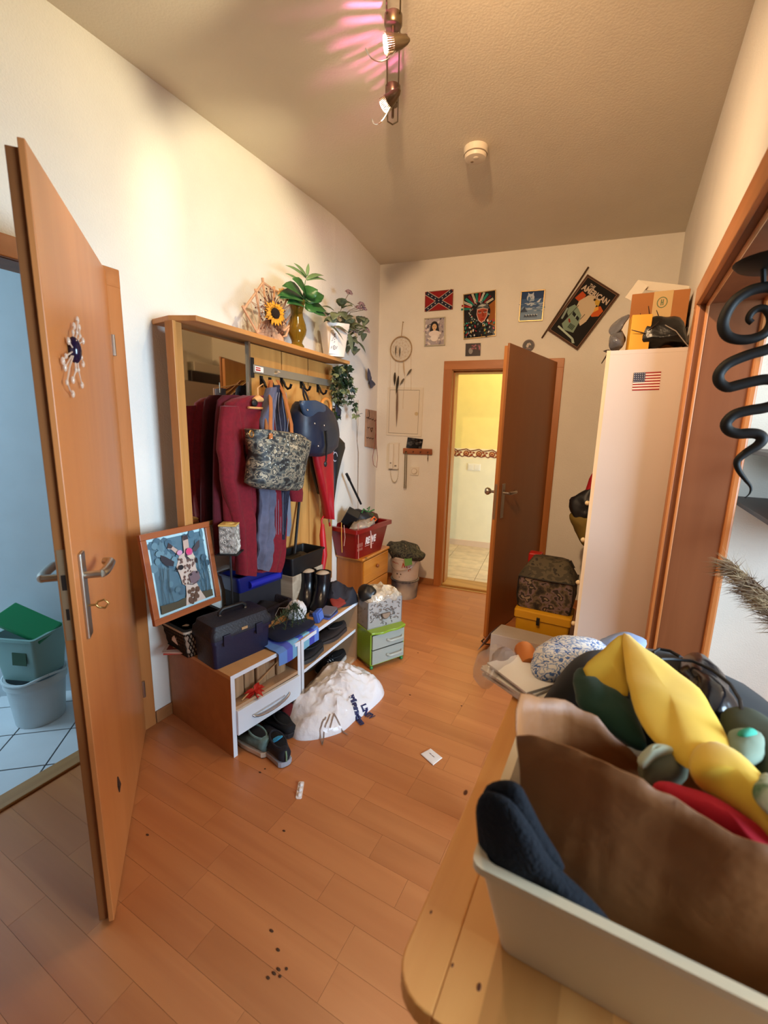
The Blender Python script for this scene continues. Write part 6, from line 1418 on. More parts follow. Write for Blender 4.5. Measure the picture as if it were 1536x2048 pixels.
# red supermarket basket with its white lettering
a = onz(700, 1106, NSZ); c = V((-1.755, 2.895, NSZ + 0.001)); ang = math.radians(86)
t = thing('shopping_basket', 'red plastic shopping basket with white lettering on the nightstand', 'basket', c, ang)
REDP = mat('red_basket_plastic', '#7E1210', rough=0.35)
Lk, Wk, Hk = 0.45, 0.25, 0.24
m = MB(); crate(m, Lk, Wk, Hk, 0.78, 0.004, 0.03); m.build('basket_shell', REDP, t, smooth=True)
SLOT = mat('basket_slot', '#B07A6A', rough=0.7); SLD = mat('basket_slot_dark', '#3A0A08', rough=0.8)
def bkp(u, f, d=0.0015): k_ = 0.78 + 0.22 * f; return V((u * Lk / 2 * k_, -Wk / 2 * k_ - d, Hk * f))
def bkpl(u, f, d=0.0015): k_ = 0.78 + 0.22 * f; return V((-Lk / 2 * k_ - d, u * Wk / 2 * k_, Hk * f))
m = MB()
for k in range(30):
    u = -0.94 + k * 0.065
    if -0.95 < u < 0.95: m.loft([[bkp(u, 0.70, 0.001), bkp(u + 0.026, 0.70, 0.001), bkp(u + 0.026, 0.70, 0.002), bkp(u, 0.70, 0.002)], [bkp(u, 0.82, 0.001), bkp(u + 0.026, 0.82, 0.001), bkp(u + 0.026, 0.82, 0.002), bkp(u, 0.82, 0.002)]])
for k in range(5):
    u = -0.93 + k * 0.075
    for f0, f1 in ((0.38, 0.56), (0.26, 0.34)): m.loft([[bkp(u, f0, 0.001), bkp(u + 0.03, f0, 0.001), bkp(u + 0.03, f0, 0.002), bkp(u, f0, 0.002)], [bkp(u, f1, 0.001), bkp(u + 0.03, f1, 0.001), bkp(u + 0.03, f1, 0.002), bkp(u, f1, 0.002)]])
o = m.build('slots', SLOT, t); o['kind'] = 'stuff'
m = MB(); Vd = (bkp(0, 0.6) - bkp(0, 0.4)).normalized(); text_mb(m, 'REWE', bkp(-0.42, 0.42, 0.003), (1, 0, 0), Vd, 0.075, 0.0, 0.004, '#E8DCD4', width=0.14); m.c = lin('#B88A80'); m.add([bkp(-0.44, 0.335, 0.003), bkp(0.2, 0.335, 0.003), bkp(0.2, 0.365, 0.003), bkp(-0.44, 0.365, 0.003)], [(0, 1, 2, 3)]); m.build('lettering', PRINT, t)
# things heaped in the basket
def W(p): return t.matrix_world @ V(p)
c3 = V(c)
t2 = thing('dark_carton', 'black carton tipped on top of the red basket', 'box', c3 + V((-0.04, -0.08, Hk)), world=True)
m = MB(); m.M = local(c3 + V((-0.02, -0.10, Hk + 0.055)), 0.5, 0.4, 0.5); m.box((0, 0, 0), (0.10, 0.09, 0.11)); m.build('carton_body', mat('black_card', '#17171A', rough=0.5), t2, bevel=0.003)
m = MB(); m.M = local(c3 + V((0.0, 0.0, Hk + 0.03)), 0.3); pillow(m, [(-.1, -.06, 0), (.0, -.09, 0.01), (.1, -.03, 0), (.09, .07, 0.01), (-.06, .08, 0)], (0, 0, 1), 0.14, nz=0.03, ns=16); tag(m.build('black_bundle', mat('black_stuff', ''), smooth=True), 'black bundle heaped in the red basket', 'bundle')
t2 = thing('ribbon', 'green ribbon lying on the heap in the red basket', 'ribbon', c3 + V((0.06, 0.02, Hk + 0.09)), world=True); m = MB()
for k in range(5): a = k * 1.25; m.tube([c3 + V((0.06, 0.02, Hk + 0.085)), c3 + V((0.06 + 0.02 * math.cos(a), 0.02 + 0.05 * math.cos(a), Hk + 0.1 + 0.03 * math.sin(a))), c3 + V((0.065 + 0.02 * math.cos(a + .6), 0.02 + 0.07 * math.cos(a + .5), Hk + 0.085 + 0.03 * math.sin(a + .5)))], 0.005, 6)
m.build('ribbon_loop', mat('green_ribbon', '#2E6A34', rough=0.4), t2, smooth=True)
m = MB(); m.M = local(c3 + V((0.05, -0.06, Hk + 0.0)), 0.2); pillow(m, [(-.05, -.12, 0), (.06, -.1, 0.0), (.085, .0, 0), (.07, .1, 0), (-.03, .09, 0)], (0.2, 0, 1), 0.09, nz=0.03, ns=28); tag(m.build('plastic_wrap', mat('grey_wrap', '#9A8C7C', rough=0.25, var=0.15, scale=20, bump=0.5, bscale=30), smooth=True), 'crumpled grey plastic wrap bulging over the red basket rim', 'plastic')
m = MB(); m.M = local(c3 + V((-0.02, 0.15, Hk + 0.005)), 0.1); pillow(m, [(-.08, -.05, 0), (.06, -.05, 0), (.08, .04, 0.02), (-.06, .06, 0.02)], (0, 0, 1), 0.1, nz=0.015, ns=20); tag(m.build('brown_pouch', mat('brown_leather', '#4A2A1C', rough=0.6), smooth=True), 'brown leather pouch at the right end of the red basket', 'pouch')
t2 = thing('pole_handle', 'black rod standing up out of the red basket', 'pole', c3 + V((-0.05, 0, 0.1)), world=True)
pa = onx(722, 1008, -1.81); pb2 = onx(699, 960, -1.83); m = MB(); m.cyl(pa, pb2, 0.009, n=10); m.build('rod', BLACK, t2); m = MB(); m.cyl(pb2, pb2 + (pb2 - pa) * 0.25, 0.012, 0.011, 10); m.build('grip', BLACK, t2)
# strings hanging over the basket
for i, (pts, col, r_) in enumerate((([(683, 1045), (683, 1075), (684, 1105)], '#C8943A', 0.003), ([(716, 1048), (717, 1090), (717, 1118)], '#B87A68', 0.003), ([(738, 1044), (742, 1070), (742, 1096)], '#D8A898', 0.006), ([(688, 1050), (690, 1075), (688, 1092)], '#C8A090', 0.002))):
    q = [onx(px, py, -1.632 - 0.004 * (k == 0)) for k, (px, py) in enumerate(pts)]; m = MB(); m.tube(q, r_, 5); tag(m.build('string', mat('string_' + col, col, rough=0.7), origin=q[-1]), ['yellow string hanging down the red basket front left', 'thin reddish string hanging past the nightstand edge', 'wide pink ribbon hanging beside the white lettering', 'thin pale string next to the yellow one on the red basket'][i], 'string', 'strings hanging over the red basket')
m = MB(); q = [onx(x, y, -1.64) for x, y in ((742, 1040), (748, 1034), (753, 1038), (748, 1044))]; m.tube(q + [q[0]], 0.006, 6); tag(m.build('orange_tape', mat('orange_tape', '#E0652A', rough=0.5), origin=q[0]), 'bright orange loop of tape on the red basket rim', 'tape')
# two stacked paint pails with a camouflage bundle
pc = V((-1.55, 3.33, 0)); 
t = thing('paint_bucket', 'dark blue splashed paint pail on the floor under the white one', 'bucket', pc, group='stacked paint pails')
m = MB(); m.lathe([(0.11, 0), (0.118, 0.15), (0.124, 0.152), (0.124, 0.165), (0.116, 0.166), (0.108, 0.02)], 28); m.build('pail', mat('blue_pail', '#1C2740', rough=0.45, col2='#B8A890', scale=5, detail=2), t, smooth=True)
m = MB(); m.tube([(0.12 * math.cos(a), 0.12 * math.sin(a), 0.158) for a in [2 * pi * k / 24 for k in range(25)]], 0.006, 6); m.build('rim', mat('pail_rim', '#14161C', rough=0.5), t)
t = thing('paint_bucket', 'white paint pail with red lettering stacked on the blue one', 'bucket', pc + V((0, 0, 0.168)), group='stacked paint pails')
m = MB(); m.lathe([(0.112, 0), (0.126, 0.19), (0.131, 0.192), (0.131, 0.205), (0.122, 0.206), (0.11, 0.02)], 28); m.build('pail', mat('white_pail', '#C2B09C', rough=0.45, var=0.08), t, smooth=True)
m = MB(); m.tube([(0.124 * math.sin(a), -0.124 * math.cos(a) - 0.012, 0.17 - 0.075 * math.cos(a * 1.15)) for a in [-1.35 + 2.7 * k / 16 for k in range(17)]], 0.0025, 5); m.build('wire_handle', STEEL, t)
m = MB(); 
def on_pail(u, v): a = u / 0.12; r_ = 0.112 + 0.014 * v / 0.19 + 0.0015; return V((r_ * math.sin(a), -r_ * math.cos(a), v))
for (pts, col) in (([(-0.075, 0.15), (-0.065, 0.165), (-0.055, 0.15), (-0.045, 0.163), (-0.035, 0.15), (-0.02, 0.16), (-0.008, 0.15)], '#9A2A1A'), ([(0.025, 0.12), (0.035, 0.165), (0.045, 0.125), (0.055, 0.165), (0.068, 0.12)], '#A8442A'), ([(0.08, 0.09), (0.088, 0.13), (0.098, 0.1)], '#A8502A')):
    m.c = lin(col)
    for (p, q) in zip(pts[:-1], pts[1:]): w = 0.0035; m.add([on_pail(p[0] - w, p[1]), on_pail(p[0] + w, p[1]), on_pail(q[0] + w, q[1]), on_pail(q[0] - w, q[1])], [(0, 1, 2, 3)])
m.c = lin('#2A2018')
for (u, v, r_) in ((-0.02, 0.06, 0.007), (0.015, 0.062, 0.006), (0.0, 0.035, 0.004)): m.add([on_pail(u + r_ * math.cos(2 * pi * k / 8), v + r_ * math.sin(2 * pi * k / 8)) for k in range(8)], [tuple(range(8))])
m.build('pail_print', PRINT, t)
zt = 0.168 + 0.206
m = MB(); m.M = local((pc.x, pc.y, zt + 0.02), 0.1); pillow(m, [(-.15, -.07, 0.02), (-.02, -.14, 0.01), (.12, -.11, 0.0), (.17, .0, -0.01), (.1, .1, 0), (-.06, .12, 0.02), (-.16, .04, 0.03)], (0.1, 0, 1), 0.14, nz=0.035, ns=11); tag(m.build('camouflage_bundle', camo('camo_bundle', ['#141410', '#2A2A20', '#4A4634', '#1E1E18', '#6A6048'], 22, 0.8), smooth=True), 'camouflage cloth bundle on top of the paint pails', 'bundle')
m = MB(); m.prism([(0, 0), (0.06, 0.02), (0.05, 0.1), (-0.01, 0.08)], 0, 0.006); 
o = m.build('green_card', mat('green_card', '#5E8A3A', rough=0.5)); o.location = (pc.x + 0.06, pc.y - 0.135, zt - 0.06); o.rotation_euler = (1.35, 0, 0.35); tag(o, 'bright green card leaning against the white paint pail', 'card')

# ------------------------------------------------------------------ green drawer box and patterned box
Cg = V((-1.2, 2.123, 0)); Lg = V((-1.344, 2.214, 0)); Rg = V((-1.085, 2.35, 0)); ang = math.atan2((Rg - Cg).y, (Rg - Cg).x); Wg = (Rg - Cg).length; Dg = 0.2
t = thing('drawer_box', 'small lime green drawer tower with two clear drawers on castors', 'drawer box', Cg, ang)
LIME = mat('lime_plastic', '#7E9A28', rough=0.35); CLR = mat('clear_drawer', '#B8BCB0', rough=0.22, alpha=0.55, spec=0.6)
m = MB(); m.bx(0, 0.008, 0, Dg, 0.025, 0.235); m.build('side_wall', LIME, t); m = MB(); m.bx(Wg - 0.008, Wg, 0, Dg, 0.025, 0.235); m.build('side_wall', LIME, t)
m = MB(); m.bx(0, Wg, Dg - 0.006, Dg, 0.025, 0.235); m.build('back_wall', LIME, t)
m = MB(); n = 14; edge = [(Wg * k / n, -0.018 - 0.014 * math.sin(pi * (k / n)) ** 2 + 0.006 * math.cos(4 * pi * k / n)) for k in range(n + 1)]; m.prism(edge + [(Wg + 0.004, Dg), (-0.004, Dg)], 0.232, 0.246); m.build('lid', LIME, t, bevel=0.003)
m = MB(); m.bx(0, Wg, 0, Dg, 0.025, 0.033); m.build('floor_panel', LIME, t)
for z0 in (0.036, 0.134):
    m = MB(); m.bx(0.01, Wg - 0.01, -0.012, -0.007, z0, z0 + 0.09); m.bx(0.01, 0.014, -0.01, Dg - 0.01, z0, z0 + 0.085); m.bx(Wg - 0.014, Wg - 0.01, -0.01, Dg - 0.01, z0, z0 + 0.085); m.bx(0.01, Wg - 0.01, -0.01, Dg - 0.01, z0, z0 + 0.004); d = m.build('drawer', CLR, t)
    m = MB(); m.tube([(Wg * 0.45, -0.014, z0 + 0.045), (Wg * 0.5, -0.03, z0 + 0.04), (Wg * 0.85, -0.03, z0 + 0.04), (Wg * 0.9, -0.014, z0 + 0.045)], 0.008, 8); m.build('drawer_pull', CLR, d, smooth=True)
    m = MB(); pillow(m, [(.03, .02, z0 + .03), (Wg - .03, .02, z0 + .03), (Wg - .03, Dg - .03, z0 + .03), (.03, Dg - .03, z0 + .03)], (0, 0, 1), 0.05, nz=0.01, ns=25); m.build('drawer_contents', mat('drawer_stuff', '#6E6658', rough=0.8, var=0.3, scale=30), d, smooth=True)
for x, y in ((0.012, 0.004), (Wg - 0.014, 0.004), (0.012, Dg - 0.014), (Wg - 0.014, Dg - 0.014)):
    m = MB(); m.ell((x, y, 0.0125), (0.012, 0.012, 0.012), 12, 8); m.build('castor', mat('castor_green', '#2E7A3A', rough=0.4), t, smooth=True)
Cp = V((-1.233, 2.142, 0.2465)); Rp = V((-1.113, 2.365, 0)); ang = math.atan2((Rp - Cp).y, (Rp - Cp).x); Wp = 0.253; Dp = 0.17
t = thing('patterned_box', 'silver grey patterned fabric box with a cut handle on the green drawer tower', 'box', Cp, ang)
PAT = mat('swirl_fabric', '#9A948E', rough=0.6, var=0.06)
for (x0, x1, y0, y1) in ((0, Wp, 0, 0.008), (0, 0.008, 0, Dp), (Wp - 0.008, Wp, 0, Dp), (0, Wp, Dp - 0.008, Dp)):
    m = MB(); m.bx(x0, x1, y0, y1, 0, 0.172); m.build('box_wall', PAT, t, bevel=0.002)
m = MB(); m.bx(0, Wp, 0, Dp, 0, 0.006); m.build('box_floor', PAT, t)
random.seed(12); A = Art((0, -0.0005, 0), (Wp, 0, 0), (0, 0, 0.172)); 
for k in range(60):
    x, y, r_ = random.uniform(.06, .94), random.uniform(.07, .93), random.uniform(.03, .055); a0 = random.uniform(0, 6.28)
    A.line('#524C48', [(x + r_ * math.cos(a0 + j * 0.7) * (1 - j * .08), y + 1.4 * r_ * math.sin(a0 + j * 0.7) * (1 - j * .08)) for j in range(5)], 0.015)
A.poly('#4E4238', [(0.38, 0.52)] + [(0.5 + 0.13 * math.cos(pi + pi * k / 10), 0.52 + 0.24 * math.sin(pi + pi * k / 10)) for k in range(11)] + [(0.63, 0.52)]); A.poly('#8A7460', [(0.4, 0.5)] + [(0.51 + 0.11 * math.cos(pi + pi * k / 10), 0.5 + 0.2 * math.sin(pi + pi * k / 10)) for k in range(11)] + [(0.62, 0.5)])
A.build('swirl_print', t, PRINT)
random.seed(13); A = Art((-0.0005, Dp, 0), (0, -Dp, 0), (0, 0, 0.172))
for k in range(36):
    x, y, r_ = random.uniform(.06, .94), random.uniform(.07, .93), random.uniform(.02, .05); a0 = random.uniform(0, 6.28); A.line('#5E5854', [(x + r_ * math.cos(a0 + j * 0.7), y + 1.2 * r_ * math.sin(a0 + j * 0.7)) for j in range(4)], 0.014)
A.build('swirl_print', t, PRINT)
Rm = Euler((0, 0, ang)).to_matrix()
def pbx(x, y, z): return Cp + Rm @ V((x, y, z))
m = MB(); pillow(m, [pbx(.02, .012, .17), pbx(.12, -.004, .175), pbx(.24, .004, .175), pbx(.262, .05, .165), pbx(.245, .14, .18), pbx(.12, .165, .19), pbx(.01, .14, .18)], (0, 0, 1), 0.1, nz=0.03, ns=30, rings=10)
tag(m.build('cellophane', mat('cellophane', '#C8BCA8', rough=0.1, var=0.2, scale=25, metal=0.25, bump=0.8, bscale=45), smooth=True), 'shiny crumpled cellophane overflowing the patterned box', 'plastic')
m = MB(); pillow(m, [pbx(-.01, .05, .2), pbx(.05, .02, .2), pbx(.09, .06, .21), pbx(.06, .12, .22), pbx(.0, .12, .22)], (0.2, 0.2, 1), 0.09, nz=0.015, ns=20); tag(m.build('black_purse', mat('black_leather', '#151310', rough=0.4), smooth=True), 'small black purse on the cellophane in the patterned box', 'purse')

# ------------------------------------------------------------------ white cabinet and its surroundings
CBX0, CBX1, CBY0, CBY1, CBZ = -0.112, 0.207, 2.365, 3.80, 1.826
t = thing('cabinet', 'tall white cabinet with small cream knobs against the right wall', 'cabinet', ((CBX0 + CBX1) / 2, (CBY0 + CBY1) / 2, 0), world=True)
CW = mat('cabinet_white', '#BFAEA0', rough=0.45); CE = wood('cabinet_edge', '#C8A478', '#D6B48A', axis=2, rough=0.5)
m = MB(); m.bx(CBX0 + 0.012, CBX1, CBY0, CBY0 + 0.018, 0, CBZ - 0.0182); m.build('side_panel', CW, t); m = MB(); m.bx(CBX0 + 0.012, CBX1, CBY1 - 0.018, CBY1, 0, CBZ - 0.0182); m.build('side_panel', CW, t)
m = MB(); m.bx(CBX0 - 0.004, CBX0 + 0.012, CBY0 - 0.001, CBY0 + 0.02, 0, CBZ + 0.001); m.build('front_edge', CE, t)
m = MB(); m.bx(CBX0 + 0.012, CBX1, CBY0, CBY1, CBZ - 0.018, CBZ); m.build('top_panel', CW, t); m = MB(); m.bx(CBX1 - 0.01, CBX1 - 0.001, CBY0 + 0.019, CBY1 - 0.019, 0, CBZ - 0.019); m.build('back_panel', CW, t); m = MB(); m.bx(CBX0 + 0.02, CBX1 - 0.011, CBY0 + 0.019, CBY1 - 0.019, 0, 0.06); m.build('plinth', CW, t)
KN = mat('cream_knob', '#E0CDA8', rough=0.35)
for k in range(2):
    y0 = CBY0 + 0.022 + k * 0.69; y1 = y0 + 0.685
    m = MB(); m.bx(CBX0 - 0.004, CBX0 + 0.012, y0, y1, 1.04, CBZ - 0.004); d = m.build('door', CW, t, bevel=0.002); m = MB(); m.ell((CBX0 - 0.016, y0 + (0.06 if k == 0 else 0.62), 1.1), (0.012, 0.012, 0.012), 10, 8); m.build('knob', KN, d, smooth=True)
    zz = 0.065
    for h in (0.235, 0.235, 0.235, 0.235):
        m = MB(); m.bx(CBX0 - 0.004, CBX0 + 0.012, y0, y1, zz, zz + h - 0.005); d = m.build('drawer', CW, t, bevel=0.002)
        for yk in (y0 + 0.09, y1 - 0.12):
            m = MB(); m.ell((CBX0 - 0.017, yk, zz + h * 0.55), (0.013, 0.013, 0.013), 10, 8); m.build('knob', KN, d, smooth=True)
        zz += h
# flag sticker on its side
TL, TR, BR, BL = [ony(*p, CBY0 - 0.0006) for p in ((1268, 746), (1322.5, 743), (1318.5, 780), (1264, 781.5))]
U = ((TR - TL) + (BR - BL)) / 2; Vv = ((TL - BL) + (TR - BR)) / 2
t = thing('flag_sticker', 'stars and stripes flag sticker on the side of the tall cabinet', 'sticker', BL, world=True)
A = Art(BL, U, Vv); A.rect('#E0CCBC', 0, 0, 1, 1)
for k in range(7): A.rect('#8E2420', 0, (2 * k) / 13, 1, (2 * k + 1) / 13)
A.rect('#23283E', 0, 6 / 13, 0.44, 1)
for i in range(6):
    for j in range(5): A.ell('#C8C4C4', 0.04 + 0.073 * i, 6 / 13 + 0.055 + 0.107 * j, 0.016, 0.022, 6)
A.build('sticker_print', t, PRINT)
# on top of the cabinet
CZ = CBZ + 0.002
TOPB = {}
a, b = ony(1262, 640, 2.64), ony(1392, 640, 2.64)
t = thing('cardboard_box', 'brown cardboard box with printed tape on the tall cabinet', 'box', (0.04, 2.72, CZ), world=True)
CARD = mat('cardboard', '#9A6233', rough=0.85, var=0.06, scale=6); hb = ony(1330, 582, 2.62).z
x0, x1 = -0.045, 0.195
m = MB(); m.bx(x0, x1, 2.62, 2.92, CZ, hb); m.build('carton', CARD, t, bevel=0.002)
m = MB(); xm = ony(1325, 600, 2.62).x; m.bx(xm - 0.038, xm + 0.042, 2.6185, 2.6199, CZ + 0.05, hb); m.bx(xm - 0.038, xm + 0.042, 2.6185, 2.92, hb, hb + 0.001); m.build('tape', mat('packing_tape', '#B89A6A', rough=0.2), t)
A = Art((xm - 0.03, 2.6182, hb - 0.1), (0.06, 0, 0), (0, 0, 0.09)); 
A.line('#4A5A2A', [(0.5 + 0.34 * math.cos(2 * pi * k / 16), 0.55 + 0.26 * math.sin(2 * pi * k / 16)) for k in range(17)], 0.07); A.rect('#4A5A2A', 0.4, 0.4, 0.47, 0.7); A.rect('#4A5A2A', 0.53, 0.4, 0.6, 0.7); A.rect('#4A5A2A', 0.4, 0.52, 0.6, 0.57); A.build('tape_mark', t, PRINT)
t = thing('white_box', 'open white carton with a raised flap behind the cardboard box', 'box', (0.05, 3.05, CZ), world=True)
WC = mat('white_card', '#D8CFBE', rough=0.7)
m = MB(); m.bx(-0.09, 0.19, 2.94, 3.2, CZ + 0.002, 2.09); m.build('carton', WC, t, bevel=0.002)
m = MB(); q = [ony(1250, 595, 2.94), ony(1276, 560, 2.93), ony(1296, 572, 2.93), ony(1270, 605, 2.94)]; m.loft([q, [p + V((0, 0.003, 0)) for p in q]]); m.build('flap', WC, t)
m = MB(); q = [ony(1276, 560, 2.94), ony(1380, 572, 2.94), ony(1380, 588, 2.95), ony(1290, 580, 2.95)]; m.loft([q, [p + V((0, 0.003, 0)) for p in q]]); m.build('flap', WC, t)
t = thing('yellow_box', 'small yellow carton at the front edge of the tall cabinet', 'box', (-0.05, 2.45, CZ), world=True)
a = ony(1256, 688, 2.425); b = ony(1297, 684, 2.425); tp = ony(1256, 631, 2.425).z
m = MB(); m.M = local((a.x + (b.x - a.x) / 2 - 0.002, 2.47, CZ), 0.12); w = (b.x - a.x) * 1.0; m.bx(-w / 2, w / 2, -0.045, 0.06, 0, tp - CZ); m.build('carton', mat('yellow_card', '#D89A2C', rough=0.55), t, bevel=0.002)
t = thing('black_bag', 'black plastic bag and twigs heaped on the tall cabinet by the opening', 'bag', (0.1, 2.5, CZ), world=True)
m = MB(); m.M = local((0.09, 2.50, CZ + 0.055)); pillow(m, [(-.085, -.06, 0), (.03, -.085, 0), (.1, -.06, 0), (.1, .06, 0), (.0, .1, 0), (-.08, .08, 0)], (0, 0, 1), 0.2, nz=0.03, ns=14, back=0.3); m.build('film', mat('black_film', '#0D0B0C', rough=0.3, bump=0.4, bscale=30), t, smooth=True)
m = MB(); random.seed(17)
for k in range(16):
    a = V((random.uniform(-0.0, 0.18), 2.46 + random.uniform(-.03, .08), CZ + random.uniform(0.04, 0.1))); d = V((random.uniform(-.6, .8), random.uniform(-.3, .3), random.uniform(-.1, 1))).normalized() * random.uniform(0.06, 0.13); e_ = a + d; e_.x = min(e_.x, 0.195); m.tube([a, a + d * 0.5 + V((0.004, 0, 0.004)), e_], [0.004, 0.003, 0.0015], 5)
o = m.build('twigs', mat('dark_twigs', '#2A1C14', rough=0.8), t); o['kind'] = 'stuff'
m = MB(); m.tube([ony(1330, 650, 2.41), ony(1352, 662, 2.40), ony(1370, 685, 2.40), ony(1382, 698, 2.41)], 0.002, 5); m.build('cable', mat('grey_cable', '#8A8078', rough=0.5), t)
m = MB(); m.M = local((-0.075, 2.56, CZ + 0.05)); pillow(m, [(-.04, -.09, 0), (.02, -.1, 0), (.02, .0, 0.02), (.02, .1, 0.04), (-.03, .08, 0.05)], (0, 0, 1), 0.1, nz=0.02, ns=18, back=0.9); pillow(m, [(-.03, -.05, 0.04), (.01, -.06, 0.1), (.015, .0, 0.14), (-.02, .04, 0.12), (-.035, .0, 0.08)], (1, -.4, 0), 0.06, nz=0.015, ns=22)
tag(m.build('grey_bag', mat('grey_film', '#5E5E64', rough=0.2, var=0.2, scale=15, bump=0.4, bscale=30), smooth=True, origin=(-0.075, 2.56, CZ)), 'crumpled grey plastic bag at the left edge of the cabinet top', 'bag')
m = MB(); m.tube([ony(1232, 700, 2.41), ony(1215, 708, 2.39), ony(1203, 727, 2.38)], [0.004, 0.004, 0.002], 6); leaf(m, ony(1222, 703, 2.4), V((-1, 0, 0.1)), V((0, -1, 0.3)), 0.035, 0.008, 0); tag(m.build('twig', mat('dark_twigs', ''), origin=ony(1232, 700, 2.41)), 'short dark twig sticking out over the cabinet top corner', 'twig')
# further back on top, seen in the mirror
m = MB(); m.bx(-0.1, 0.19, 3.24, 3.72, CZ, CZ + 0.1); tag(m.build('dark_case', mat('aubergine_case', '#221620', rough=0.4), bevel=0.006, origin=(0.04, 3.48, CZ)), 'dark aubergine case at the back of the cabinet top', 'box')
m = MB(); m.bx(-0.08, 0.18, 3.3, 3.7, CZ + 0.101, CZ + 0.19); tag(m.build('white_case', WC, bevel=0.006, origin=(0.04, 3.5, CZ + 0.1)), 'flat white carton on the dark case on the cabinet', 'box')

# bag hanging on the cabinet front
t = thing('hanging_bag', 'olive bag stuffed with black and red things hanging in front of the cabinet', 'bag', ony(1165, 1080, 3.2), world=True)
HB = [ony(*p, 3.1) for p in ((1138, 1030), (1160, 1022), (1188, 1025), (1186, 1080), (1168, 1092), (1150, 1062))]
m = MB(); pillow(m, HB, (0.2, -1, 0.1), 0.12, nz=0.012, ns=14); m.build('pouch', mat('olive_canvas', '#6E5A22', rough=0.8, var=0.15), t, smooth=True)
m = MB(); pillow(m, [ony(*p, 3.09) for p in ((1139, 1000), (1165, 985), (1190, 980), (1190, 1040), (1160, 1042), (1143, 1028))], (0.2, -1, 0.1), 0.12, nz=0.025, ns=18); m.build('black_contents', mat('black_contents', '#17181A', rough=0.5, var=0.3), t, smooth=True)
m = MB(); pillow(m, [ony(*p, 3.09) for p in ((1182, 950), (1192, 948), (1190, 985), (1170, 988))], (0.2, -1, 0), 0.05, nz=0.01, ns=20); m.build('red_contents', mat('red_contents', '#A0141E', rough=0.6), t, smooth=True)
# camouflage cooler bag on a yellow toolbox
t = thing('toolbox', 'bright yellow plastic toolbox on the floor beside the cabinet', 'toolbox', (-0.335, 2.93, 0))
YP = mat('yellow_plastic', '#C8921A', rough=0.45)
m = MB(); m.loft([rr(-0.155, 0.155, -0.1, 0.1, 0.0, 0.015), rr(-0.165, 0.165, -0.105, 0.105, 0.25, 0.015)]); m.build('case', YP, t, smooth=True)
m = MB(); m.loft([rr(-0.175, 0.175, -0.115, 0.115, 0.252, 0.015), rr(-0.175, 0.175, -0.115, 0.115, 0.298, 0.015), rr(-0.165, 0.165, -0.105, 0.105, 0.306, 0.015)]); m.build('lid', YP, t, smooth=True)
m = MB(); m.box((-0.02, -0.121, 0.25), (0.02, 0.012, 0.05)); m.build('latch', BLACK, t, bevel=0.002)
t = thing('cooler_bag', 'camouflage printed square bag standing on the yellow toolbox', 'bag', (-0.34, 2.98, 0.3075))
t.scale = (1, 1, 0.9)
CB = camo('camo_bag', ['#1E1A14', '#3A3024', '#5E503C', '#6E5A5A', '#2A241C', '#857460'], 16, 0.75)
m = MB(); m.loft([rr(-0.16, 0.165, -0.12, 0.1, 0.0, 0.03), rr(-0.175, 0.18, -0.13, 0.11, 0.1, 0.035), rr(-0.17, 0.175, -0.125, 0.105, 0.235, 0.03)]); m.build('bag_body', CB, t, smooth=True)
m = MB(); m.loft([rr(-0.172, 0.178, -0.13, 0.108, 0.236, 0.03), rr(-0.165, 0.17, -0.12, 0.1, 0.25, 0.03), rr(-0.11, 0.115, -0.03, 0.09, 0.35, 0.03), rr(-0.08, 0.09, 0.0, 0.08, 0.358, 0.03)]); m.build('bag_lid', camo('camo_lid', ['#201C14', '#3E3626', '#544A36', '#2A241A'], 18, 0.8), t, smooth=True)
m = MB(); m.tube([(-0.165, -0.128, 0.237), (0.0, -0.134, 0.235), (0.172, -0.128, 0.237)], 0.005, 6); m.tube([(0.172, -0.128, 0.236), (0.182, -0.02, 0.236), (0.176, 0.1, 0.236)], 0.005, 6); m.tube([(-0.165, -0.128, 0.235), (-0.168, -0.128, 0.1), (-0.158, -0.12, 0.01)], 0.004, 6); m.tube([(0.168, -0.128, 0.235), (0.172, -0.128, 0.1), (0.16, -0.12, 0.01)], 0.004, 6); m.tube([(0.09, 0.02, 0.34), (0.125, 0.03, 0.355), (0.15, 0.02, 0.31)], 0.008, 6); m.build('piping', mat('dark_piping', '#1C1812', rough=0.7), t, smooth=True)
m = MB(); m.M = local((-0.455, 3.15, 0.0)); m.bx(-0.045, 0.045, -0.04, 0.04, 0, 0.615); tag(m.build('red_canister', mat('red_canister', '#B01A14', rough=0.4), bevel=0.01), 'red canister standing behind the camouflage square bag', 'canister')
# long grey carton with open flap, in front
t = thing('long_carton', 'long pale grey carton with an open flap on the floor by the cabinet', 'box', (-0.36, 2.68, 0), world=True)
GC = mat('grey_card', '#A89A8A', rough=0.75, var=0.03)
q0 = [V((-0.60, 2.60, 0)), V((-0.135, 2.62, 0)), V((-0.135, 2.76, 0)), V((-0.575, 2.77, 0))]
m = MB(); m.loft([q0, [p + V((0, 0, 0.195)) for p in q0]]); m.build('carton', GC, t, bevel=0.003)
m = MB(); q = [V((-0.605, 2.60, 0.195)), V((-0.58, 2.77, 0.195)), V((-0.665, 2.80, 0.03)), V((-0.69, 2.64, 0.03))]; m.loft([q, [p + V((0.002, 0, 0.003)) for p in q]]); m.build('flap', GC, t)
m = MB(); m.tube([onz(968, 1278, 0.004), onz(963, 1282, 0.004), onz(970, 1288, 0.004), onz(985, 1289, 0.004), onz(992, 1283, 0.004), onz(980, 1276, 0.02)], 0.004, 6); tag(m.build('cable_loop', BLACK, origin=onz(975, 1285, 0)), 'small black cable loop on the floor at the door corner', 'cable')

